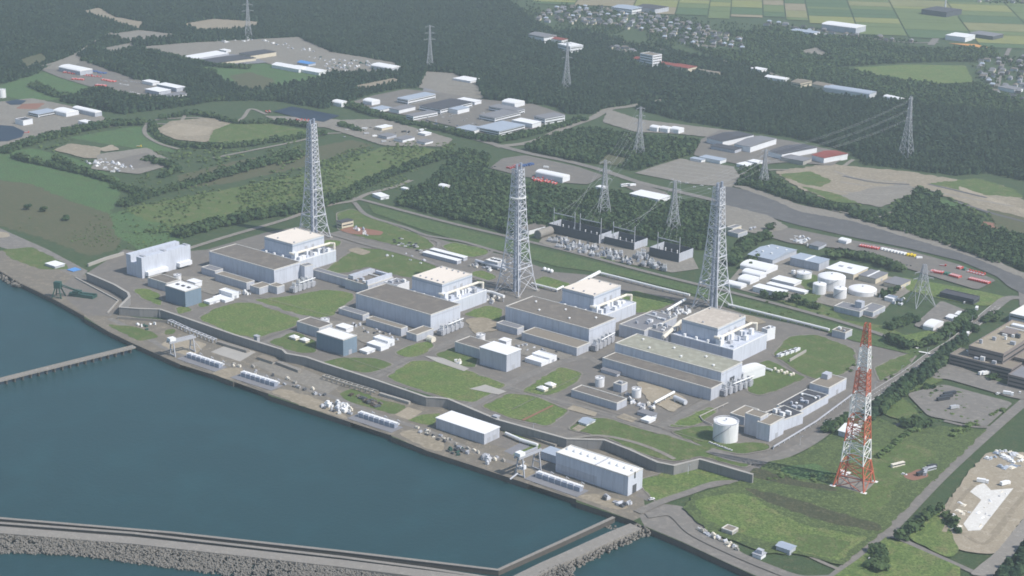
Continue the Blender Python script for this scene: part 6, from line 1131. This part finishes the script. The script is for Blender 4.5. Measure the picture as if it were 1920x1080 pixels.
for i in range(26):
    c = random.choice(('car_white', 'car_white', 'car_silver', 'car_dark')); veh('car' if i % 3 else 'truck', c, (random.uniform(640, 800), random.uniform(240, 268)), random.choice((.5, 2.07, 1.2)), {'car_white': 'white', 'car_silver': 'silver', 'car_dark': 'dark'}[c]+(' car' if i % 3 else ' truck')+' between the workshops below the hedge', 'vehicles at the workshops '+c[4:]+str(i % 3 > 0))
for i in range(22):
    c = random.choice(('car_white', 'car_silver', 'car_dark')); u = random.random(); veh('car', c, (735+u*55+random.uniform(-6, 6), 448+u*22+random.uniform(-7, 7)), random.choice((.9, 1.0)), {'car_white': 'white', 'car_silver': 'silver', 'car_dark': 'dark'}[c]+' car on the gravel beside the twin long sheds', 'cars by the twin sheds '+c[4:])
for i in range(16):
    u = i/16; veh('car', ('car_white', 'car_silver', 'car_white')[i % 3], (580+u*75+(i % 2)*6, 108+u*18), 1.9, ('white', 'silver', 'white')[i % 3]+' van in the rows at the far side of the upper clearing', 'vans of the upper clearing '+str(i % 3 == 1), 1.3)
for x, y, k, c, lab in [(1774, 747, 'bus', 'car_dark', 'dark bus in the open car park'), (1768, 752, 'bus', 'car_dark', 'second dark bus close to another in the open car park'), (1789, 768, 'truck', 'car_silver', 'grey truck alone in the open car park'), (1780, 742, 'bus', 'car_dark', 'dark coach on the far side of two others in the open car park'),
                        (1738, 701, 'car', 'car_white', 'black and white car at the hedge end of the office drive'), (1754, 686, 'car', 'car_white', 'white van before the low office wing'), (1764, 678, 'car', 'car_silver', 'silver car in the office bay'), (1770, 672, 'car', 'car_white', 'white car at the corner of the low office wing'), (1776, 668, 'car', 'car_silver', 'silver car tucked against the low office wing'), (1814, 630, 'truck', 'car_white', 'white truck behind the tallest office block'),
                        (1842, 704, 'truck', 'car_white', 'white truck on the grass before the low office wing'), (1848, 704, 'truck', 'car_white', 'white truck touching another before the low office wing'), (1871, 740, 'car', 'car_white', 'white car at the entry of the open car park'), (1890, 742, 'truck', 'car_white', 'white van near the photo edge by the open car park'), (1897, 743, 'car', 'car_white', 'white car beside the white van near the photo edge'), (1912, 738, 'car', 'car_white', 'white car on the office drive near the photo edge'),
                        (1808, 569, 'car', 'car_white', 'white car before the dark depot'), (1831, 582, 'truck', 'car_white', 'white truck at the lot gate on the dual road'), (1727, 893, 'truck', 'car_dark', 'dark truck beside the silver stacks below the mast'), (1735, 889, 'bus', 'car_silver', 'silver trailer in the dirt lot below the mast'), (1742, 884, 'bus', 'car_silver', 'second silver trailer in the dirt lot below the mast'), (1747, 880, 'truck', 'car_dark', 'dark truck at the uphill end of the dirt lot'),
                        (1695, 892, 'car', 'car_white', 'white car at the lower edge of the dirt lot'), (1683, 876, 'bus', 'cream_paint', 'cream boat on a trailer beside the dirt lot'), (1842, 907, 'truck', 'car_white', 'white truck with dark box on the white slab'), (1884, 911, 'truck', 'car_white', 'white truck on the far end of the white slab'), (1640, 1058, 'truck', 'car_white', 'white truck on the grass below the road fork'), (1222, 938, 'car', 'car_white', 'white car on the quay road below the tallest hall'),
                        (1186, 350, 'truck', 'car_white', 'white truck behind the bright white flat hall'), (1172, 350, 'bus', 'car_white', 'white bus near the bright white flat hall'), (1206, 287, 'car', 'car_white', 'white car at the corner of the dirt road')]:
    veh(k, c, (x, y), random.choice((.35, 1.2, 1.9)) if x < 1760 or x > 1800 else 1.1, lab, None, 1.25)
for i in range(9): veh('car', 'car_white', (1332+i*4.6+random.uniform(-1, 1), 832+i*1.7), .2, 'white cart in the short line below the big round tank', 'white carts below the round tank', .9)
for i in range(8): veh('car', random.choice(('car_white', 'car_white')), (1260+i*14, 340+i*3+random.uniform(-3, 3)), .5, 'white van along the forest side of the switchyard road', 'white vans of the switchyard road')
# lamp posts along the dual road and the sea wall
lp = None
for i, (x, y) in enumerate([(1500, 836), (1545, 806), (1592, 768), (1640, 733), (1690, 702), (1738, 668), (1780, 640), (1822, 607)]+[(x, y) for x, y in ((300, 597), (420, 635), (520, 668), (640, 706), (760, 745), (880, 778), (1000, 812), (1150, 850), (1218, 878), (1290, 890))]):
    P = at(x, y)
    if lp is None: lp = o = empty('street_lamp', P); MB().bar((0, 0, 0), (0, 0, 10), .2, 6).build('pole', 'pale_steel', o); MB().bar((0, 0, 10), (1.8, 0, 10.3), .14).box(1.2, 2.4, -.25, .25, 10.2, 10.45).build('lamp_head', 'steel', o)
    else: o = dup(lp, P)
    tag(o, 'grey street lamp along the dual road' if i < 8 else 'slim grey lamp post before the sea wall', 'street lamp', 'lamps of the dual road' if i < 8 else 'lamps along the sea wall')
# ------------------------------------------------------------------ trees
def crown_mesh(name, seed, kind, nleaf, m, s0):
    rnd = random.Random(seed); b = MB()
    lobes = [(rnd.uniform(-.3, .3), rnd.uniform(-.3, .3), rnd.uniform(.38, .8), rnd.uniform(.22, .36)) for _ in range(6)]+[(0, 0, .55, .4)]
    for _ in range(nleaf):
        if kind == 'pine':
            t = rnd.random()**.8; z = .12+.88*t; rr = .40*(1-t)**.75*(.75+.5*rnd.random()); a = rnd.uniform(0, 6.283); p = Vector((rr*math.cos(a), rr*math.sin(a), z))
        else:
            x, y, z, q = rnd.choice(lobes); d = Vector((rnd.gauss(0, 1), rnd.gauss(0, 1), rnd.gauss(0, 1))).normalized()*q*rnd.uniform(.65, 1.05); p = Vector((x, y, z))+Vector((d.x, d.y, d.z*.75)); p.z = max(.12, p.z)
        n = (p-Vector((0, 0, .45))+Vector((rnd.uniform(-.25, .25), rnd.uniform(-.25, .25), rnd.uniform(0, .45)))).normalized(); u = n.orthogonal().normalized(); v = n.cross(u); s = s0*rnd.uniform(.6, 1.25); an = rnd.uniform(0, 6.28); u, v = u*math.cos(an)+v*math.sin(an), v*math.cos(an)-u*math.sin(an)
        b.add([p-u*s-v*s*.7, p+u*s*.9-v*s, p+u*s+v*s*.8, p-u*s*.8+v*s], [(0, 1, 2, 3)])
    me = bpy.data.meshes.new(name); me.from_pydata(b.v, [], b.f); me.materials.append(M[m]); return me
CM = {'pine': [crown_mesh('crown', i, 'pine', 150, 'pine_leaf', .10) for i in range(3)], 'broad': [crown_mesh('crown', 10+i, 'broad', 190, 'broad_leaf', .10) for i in range(4)], 'bush': [crown_mesh('crown', 20+i, 'broad', 120, 'shrub_leaf', .12) for i in range(3)]}
tb = MB(); tb.bar((0, 0, 0), (0, 0, .3), .030, 6).bar((0, 0, .28), (.08, .03, .55), .018, 5).bar((0, 0, .28), (-.08, -.05, .5), .018, 5); TR = tb.build('trunk', 'bark').data; bpy.data.objects.remove(bpy.data.objects['trunk'])
NT = [0]
def tree(px, h, kind, lab, group, wide=1.):
    P = at(*px) if len(px) == 2 else Vector(px); NT[0] += 1
    e = empty({'pine': 'pine_tree', 'broad': 'tree', 'bush': 'shrub'}[kind], P, random.uniform(0, 6), lab, 'shrub' if kind == 'bush' else 'tree', group); e.scale = (h*wide, h*wide, h)
    c = bpy.data.objects.new('crown', random.choice(CM[kind])); COL.objects.link(c); c.parent = e
    t = bpy.data.objects.new('trunk', TR); COL.objects.link(t); t.parent = e
def trow(a, sp, h, kind, lab, group, wide=1., jit=1.5, rows=1, gap=5.):
    p = [at(*q) for q in a]
    for s, q in zip(p, p[1:]):
        d = q-s; L = d.length; d.normalize(); n = Vector((-d.y, d.x, 0)); k = max(1, int(L/sp))
        for r_ in range(rows):
            for i in range(k):
                v = s+d*(L*(i+.5)/k)+n*(gap*(r_-(rows-1)/2))+Vector((random.uniform(-jit, jit), random.uniform(-jit, jit), 0)); tree((v.x, v.y, 0), h*random.uniform(.75, 1.2), kind, lab, group, wide)
trow([(1630, 790), (1655, 758), (1690, 730), (1730, 700), (1770, 668), (1810, 640)], 4.6, 12, 'pine', 'dark pine in the row between the dual road and the offices', 'pines along the dual road', 1.1, 2, 1)
trow([(1648, 775), (1690, 740), (1740, 706), (1785, 668)], 5.5, 10, 'pine', 'dark pine in the inner row on the office side of the dual road', 'inner pines along the dual road', 1.1, 2)
for x, y, h in ((1693, 798, 9), (1701, 802, 11), (1710, 800, 10), (1718, 797, 11), (1726, 799, 10), (1735, 800, 9), (1745, 798, 8), (1722, 806, 9)): tree((x, y), h, 'broad', 'dark broad tree in the clump beside the small drive', 'clump by the small drive', 1.2)
for x, y, h in ((1545, 812, 8), (1553, 806, 10), (1560, 812, 9), (1566, 803, 10), (1572, 796, 9), (1580, 790, 8), (1586, 783, 7)): tree((x, y), h, 'broad', 'dark broad tree beside the pale roofed roadside shed', 'trees by the roadside shed', 1.1)
for i in range(20): tree((random.uniform(1628, 1660), random.uniform(1035, 1072)+0), random.uniform(6, 9), 'broad', 'dense green tree in the thicket inside the road fork', 'thicket in the road fork', 1.2)
for i in range(26): x = random.uniform(1872, 1928); tree((x, max(1030, 1090-(x-1870)*1.0)+random.uniform(-4, 30)), random.uniform(9, 13), 'pine', 'dark pine at the bottom corner of the photo', 'pines at the bottom corner', 1.15)
trow([(1665, 640), (1700, 655), (1735, 650), (1770, 634), (1800, 612), (1822, 592)], 4.6, 11, 'broad', 'rounded hedge tree around the parking yard with white stores', 'hedge around the parking yard', 1.2, 2, 1); trow([(1665, 618), (1690, 608), (1715, 600)], 7, 9, 'broad', 'tall hedge tree at the top of the parking yard', 'top hedge of the parking yard', 1.2, 2, 2, 7)
for x, y in ((1855, 598), (1862, 603), (1870, 596), (1848, 604), (1815, 617), (1826, 622), (1810, 625)): tree((x, y), 10, 'broad', 'broad tree near the dual road behind the tallest office', 'trees behind the tallest office', 1.2)
tree((1863, 713), 8, 'broad', 'round clipped tree in front of the low office wing', None, 1.5); tree((1445, 432), 11, 'broad', 'single round tree at the bend beside the gravel pad', None, 1.5)
for x, y, l in ((50, 393, 'lone tree on the brown slope, farthest up of three'), (83, 397, 'lone tree on the brown slope, middle of three'), (124, 413, 'lone tree on the brown slope, lowest of three')): tree((x, y), 9, 'broad', l, 'three lone trees on the slope', 1.3)
for i in range(9): tree((random.uniform(1730, 1760), random.uniform(722, 735)), random.uniform(3, 5), 'broad', 'small dark tree on the weedy lot before the car park', 'trees on the weedy lot', 1.4)
for i in range(14): tree((random.uniform(1440, 1560), random.uniform(893, 906)), random.uniform(2.5, 4), 'bush', 'low dark shrub on the mound beside the mast', 'shrubs beside the mast', 1.6)
for i in range(18): u = random.random(); tree((1770+u*120, 812+u*-55+random.uniform(-6, 6)+12), random.uniform(2.5, 5), 'bush', 'shrub along the road beside the open car park', 'shrubs by the open car park', 1.5)
trow([(1640, 862), (1672, 838), (1700, 815), (1722, 808)], 8, 5, 'bush', 'shrub along the edge of the small parking lot behind the mast', 'shrubs behind the mast', 1.5, 2)
trow([(1372, 498), (1382, 478), (1412, 455), (1438, 443)], 7, 11, 'broad', 'dark tree in the belt between the nearest stack and the biggest warehouse', 'belt behind the tank farm', 1.2, 4, 2, 8); trow([(1545, 485), (1590, 480), (1640, 492), (1690, 510)], 8, 11, 'broad', 'dark tree in the belt behind the white warehouse', 'belt behind the white warehouse', 1.2, 4, 2, 8)
for i in range(16): tree((random.uniform(1420, 1560), random.uniform(566, 592)+0), random.uniform(1.5, 3), 'bush', 'low shrub on the strip before the white long sheds', 'shrubs by the white long sheds', 1.6)
for i in range(10): tree((random.uniform(1590, 1720), random.uniform(660, 720)), random.uniform(1.5, 3), 'bush', 'low shrub on the rough grass by the road corner', 'shrubs by the road corner', 1.6)
# woods: one stuff object per wood, thousands of instanced trees
protos = {}
def proto(kind):
    if kind in protos: return protos[kind]
    c = bpy.data.collections.new('wood_'+kind)
    for i in range(3):
        me = crown_mesh('crown', 40+i, 'pine' if kind == 'pine' else 'broad', 46, {'pine': 'pine_leaf', 'broad': 'broad_leaf', 'bush': 'shrub_leaf'}[kind], .17); c.objects.link(bpy.data.objects.new('wood_'+kind, me))
    protos[kind] = c; return c
def scatter(name, P, Sx, kind):
    me = bpy.data.meshes.new(name); me.from_pydata([tuple(p) for p in P], [], []); a = me.attributes.new('size', 'FLOAT_VECTOR', 'POINT'); a.data.foreach_set('vector', np.asarray(Sx, np.float32).ravel())
    o = bpy.data.objects.new(name, me); COL.objects.link(o); g = bpy.data.node_groups.new(name, 'GeometryNodeTree'); g.interface.new_socket('Geometry', in_out='INPUT', socket_type='NodeSocketGeometry'); g.interface.new_socket('Geometry', in_out='OUTPUT', socket_type='NodeSocketGeometry')
    N, L = g.nodes, g.links; i = N.new('NodeGroupInput'); out = N.new('NodeGroupOutput'); ip = N.new('GeometryNodeInstanceOnPoints'); ci = N.new('GeometryNodeCollectionInfo'); ci.inputs[0].default_value = proto(kind); ci.inputs[1].default_value = True; ci.inputs[2].default_value = True
    na = N.new('GeometryNodeInputNamedAttribute'); na.data_type = 'FLOAT_VECTOR'; na.inputs[0].default_value = 'size'; rv = N.new('FunctionNodeRandomValue'); rv.data_type = 'FLOAT_VECTOR'; rv.inputs[0].default_value = (0, 0, 0); rv.inputs[1].default_value = (.12, .12, 6.28)
    mp = N.new('GeometryNodeMeshToPoints'); L.new(i.outputs[0], mp.inputs[0]); L.new(mp.outputs[0], ip.inputs['Points']); L.new(ci.outputs[0], ip.inputs['Instance']); ip.inputs['Pick Instance'].default_value = True; L.new(rv.outputs[0], ip.inputs['Rotation']); L.new(na.outputs[0], ip.inputs['Scale']); L.new(ip.outputs[0], out.inputs[0])
    m = o.modifiers.new('scatter', 'NODES'); m.node_group = g; return struct(o, 'stuff')
AWAY = np.array([fw.x, fw.y])/math.hypot(fw.x, fw.y)
def wood(name, polys, kind, sp, h, keep=1., lean=2.2, strips=(), ex=True, wide=.8):
    allP = []; allS = []
    wps = [[(v.x, v.y) for v in (at(*q) for q in pl)] for pl in polys]
    for px, wd in strips:
        l, r_ = ribbon(catmull([at(*q) for q in px]), wd); wps.append([(v.x, v.y) for v in l+r_[::-1]])
    for wp in wps:
        A = np.array(wp); lo, hi = A.min(0), A.max(0); gx, gy = np.meshgrid(np.arange(lo[0], hi[0], sp), np.arange(lo[1], hi[1], sp)); gx = gx.ravel()+RNG.uniform(-.48, .48, gx.size)*sp; gy = gy.ravel()+RNG.uniform(-.48, .48, gy.size)*sp
        k = inpoly(wp, gx, gy)
        if keep < 1:
            nn = np.sin(gx*.021+1.3)*np.sin(gy*.017+.4)+np.sin(gx*.053+gy*.041)*.6+RNG.normal(0, .45, gx.size); k &= nn > np.quantile(nn, 1-keep)
        gx, gy = gx[k], gy[k]
        if ex:
            bad = np.zeros(gx.size, bool)
            for e in EXCL:
                E_ = np.array(e); a, c = E_.min(0)-40, E_.max(0)+40; m = (gx > a[0]) & (gx < c[0]) & (gy > a[1]) & (gy < c[1]) & ~bad
                if not m.any(): continue
                ix = np.where(m)[0]; bb = inpoly(e, gx[ix], gy[ix])
                for q in (.5, 1.): bb |= inpoly(e, gx[ix]+AWAY[0]*lean*h*q, gy[ix]+AWAY[1]*lean*h*q)
                bad[ix] = bb
            gx, gy = gx[~bad], gy[~bad]
        allP.append(np.stack([gx, gy, np.zeros(gx.size)], 1))
    P = np.concatenate(allP); n = len(P); hh_ = h*RNG.uniform(.5, 1.32, n)*(1+.25*np.sin(P[:, 0]*.013)*np.sin(P[:, 1]*.011+1)); w_ = hh_*wide*RNG.uniform(.8, 1.25, n)
    return scatter(name, P, np.stack([w_, w_, hh_], 1), kind), n
NTREES = 0
for a in [('forest', [[(-330, -40), (700, -40), (940, -8), (985, 30), (1040, 62), (1090, 60), (1180, 82), (1250, 92), (1320, 112), (1400, 128), (1500, 160), (1560, 185), (1680, 198), (1800, 205), (2250, 250), (2250, 360), (1925, 340), (1850, 325), (1790, 330), (1700, 318), (1620, 310), (1596, 286), (1480, 258), (1390, 246), (1270, 226), (1180, 202), (1120, 215), (1062, 214), (1040, 198), (990, 196), (908, 186), (890, 154), (850, 138), (800, 134), (785, 165), (755, 166), (700, 176), (640, 196), (610, 205), (520, 190), (400, 190), (350, 200), (230, 215), (110, 190), (80, 175), (0, 155), (-330, 150)]], 'pine', 5.8, 10.5, 1., 1.5, (), True, .66),
          ('forest', [[(740, 384), (762, 360), (800, 345), (840, 310), (872, 285), (915, 300), (912, 326), (975, 346), (1060, 359), (1110, 362), (1160, 366), (1240, 382), (1345, 392), (1345, 430), (1330, 470), (1300, 470), (1240, 455), (1150, 432), (1090, 420), (1045, 420), (1015, 440), (960, 440), (880, 418), (800, 400)]], 'broad', 4.9, 9.5, 1., 1.2, (), True, .66),
          ('forest', [[(985, 282), (1030, 255), (1110, 242), (1190, 257), (1290, 268), (1330, 274), (1312, 288), (1270, 298), (1190, 322), (1140, 312), (1050, 298)]], 'broad', 4.9, 9.5, 1., 1.2, (), True, .66),
          ('forest', [[(1370, 352), (1388, 334), (1385, 318), (1425, 316), (1470, 352), (1520, 378), (1600, 398), (1640, 404), (1680, 395), (1720, 352), (1760, 356), (1770, 385), (1850, 420), (1925, 445), (1925, 512), (1870, 488), (1800, 460), (1700, 430), (1600, 404), (1515, 386), (1440, 364)]], 'broad', 4.9, 8.5, .92, 1.0, (), True, .68),
          ('forest', [[(1250, 72), (1440, 58), (1520, 66), (1600, 76), (1720, 92), (1860, 92), (1875, 112), (1830, 116), (1700, 118), (1600, 124), (1540, 128), (1440, 140), (1400, 128), (1320, 100)], [(1545, 130), (1620, 140), (1760, 162), (1840, 158), (1990, 190), (1990, 226), (1800, 205), (1680, 198), (1640, 176), (1560, 150)], [(1400, 125), (1560, 128), (1640, 150), (1670, 178), (1560, 160), (1480, 148)]], 'broad', 6.5, 9.5, .96, 1.0, (), True, .7)]:
    o, n = wood(*a); NTREES += n
o, n = wood('tree_belt', [], 'broad', 4.6, 8.5, 1., .2, [([(0, 288), (60, 268), (130, 250), (210, 235), (270, 232)], 26), ([(225, 388), (300, 362), (400, 335), (470, 315), (560, 292)], 22), ([(330, 445), (400, 425), (480, 408), (560, 396), (640, 372), (700, 340), (780, 310), (850, 290)], 24), ([(285, 232), (290, 250), (320, 270), (370, 277), (450, 275), (540, 262), (610, 252)], 13), ([(300, 225), (370, 215), (440, 232), (520, 232), (590, 240)], 9),
      ([(650, 198), (700, 215), (770, 235)], 20), ([(640, 236), (680, 248)], 12), ([(780, 232), (830, 245), (900, 262), (935, 265)], 16), ([(930, 267), (990, 254), (1050, 238), (1095, 224)], 18), ([(100, 300), (160, 325), (220, 345)], 10), ([(20, 296), (80, 310), (150, 325), (200, 340)], 8), ([(215, 350), (260, 365), (230, 385)], 20), ([(1400, 505), (1420, 480)], 10), ([(1590, 405), (1700, 436), (1800, 466), (1870, 494)], 12), ([(1650, 560), (1680, 548)], 8), ([(1430, 558), (1480, 566), (1540, 584)], 4),
      ([(1640, 782), (1680, 745), (1740, 700), (1800, 650)], 9), ([(1690, 1018), (1760, 960), (1790, 1000)], 6), ([(270, 300), (330, 318), (300, 335)], 14), ([(160, 112), (250, 122), (330, 130), (400, 140)], 40), ([(250, 95), (330, 110), (400, 124), (470, 128)], 20), ([(170, 170), (250, 190), (330, 192), (420, 185), (510, 180)], 46), ([(60, 160), (110, 180), (170, 190)], 24)], False); NTREES += n
o, n = wood('village_trees', [c[1] for c in CL]+[[(940, 0), (1040, 5), (1250, 30), (1440, 50), (1440, 60), (1250, 90), (1040, 60)]], 'broad', 10, 6, .55, .1, (), False); NTREES += n
o, n = wood('scrub_cover', [[(225, 392), (330, 370), (450, 346), (560, 318), (700, 265), (860, 270), (830, 300), (760, 350), (660, 372), (560, 392), (430, 420), (330, 440), (250, 440)]], 'bush', 7, 3., .5, .1, (), False, 1.5); NTREES += n
o, n = wood('scrub_cover', [[(-30, 285), (120, 250), (300, 225), (600, 250), (560, 320), (330, 365), (225, 380), (215, 330), (60, 280)], [(0, 160), (100, 130), (250, 190), (300, 215), (180, 195), (80, 185)], [(1450, 325), (1600, 372), (1700, 350), (1920, 410), (1920, 445), (1760, 390), (1640, 402), (1500, 372)]], 'bush', 11, 3.4, .45, .1, (), True, 1.5); NTREES += n
o, n = wood('scrub_cover', [[(1400, 885), (1500, 850), (1640, 780), (1700, 812), (1850, 808), (1655, 1000), (1580, 1060), (1480, 1030), (1330, 995), (1290, 945)], [(1690, 720), (1760, 650), (1800, 690), (1760, 720), (1900, 760), (1850, 805), (1700, 790), (1660, 780)], [(205, 402), (330, 420), (350, 455), (230, 475), (60, 440), (0, 410)]], 'bush', 8, 1.5, .35, .1, (), False, 1.8); NTREES += n
print('trees', NT[0], 'instanced', NTREES, 'objects', len(COL.objects))
# ------------------------------------------------------------------ haze
b = MB(); b.box(-7200, 3200, -3200, 7400, -13.5, 655); hz = struct(b.build('haze', 'glass'), 'stuff'); hm_ = bpy.data.materials.new('haze_air'); hm_.use_nodes = True; N = hm_.node_tree.nodes; N.remove(N['Principled BSDF']); v = N.new('ShaderNodeVolumePrincipled')
v.inputs['Color'].default_value = (.80, .93, .97, 1); v.inputs['Density'].default_value = .000088; v.inputs['Anisotropy'].default_value = .2; hm_.node_tree.links.new(v.outputs[0], N['Material Output'].inputs['Volume']); hz.data.materials.clear(); hz.data.materials.append(hm_); hm_.cycles.homogeneous_volume = True
sc.cycles.volume_bounces = 0; sc.cycles.max_bounces = 5; sc.cycles.diffuse_bounces = 2; sc.cycles.glossy_bounces = 2; sc.cycles.transparent_max_bounces = 6; sc.cycles.use_denoising = True; sc.cycles.filter_width = 1.7
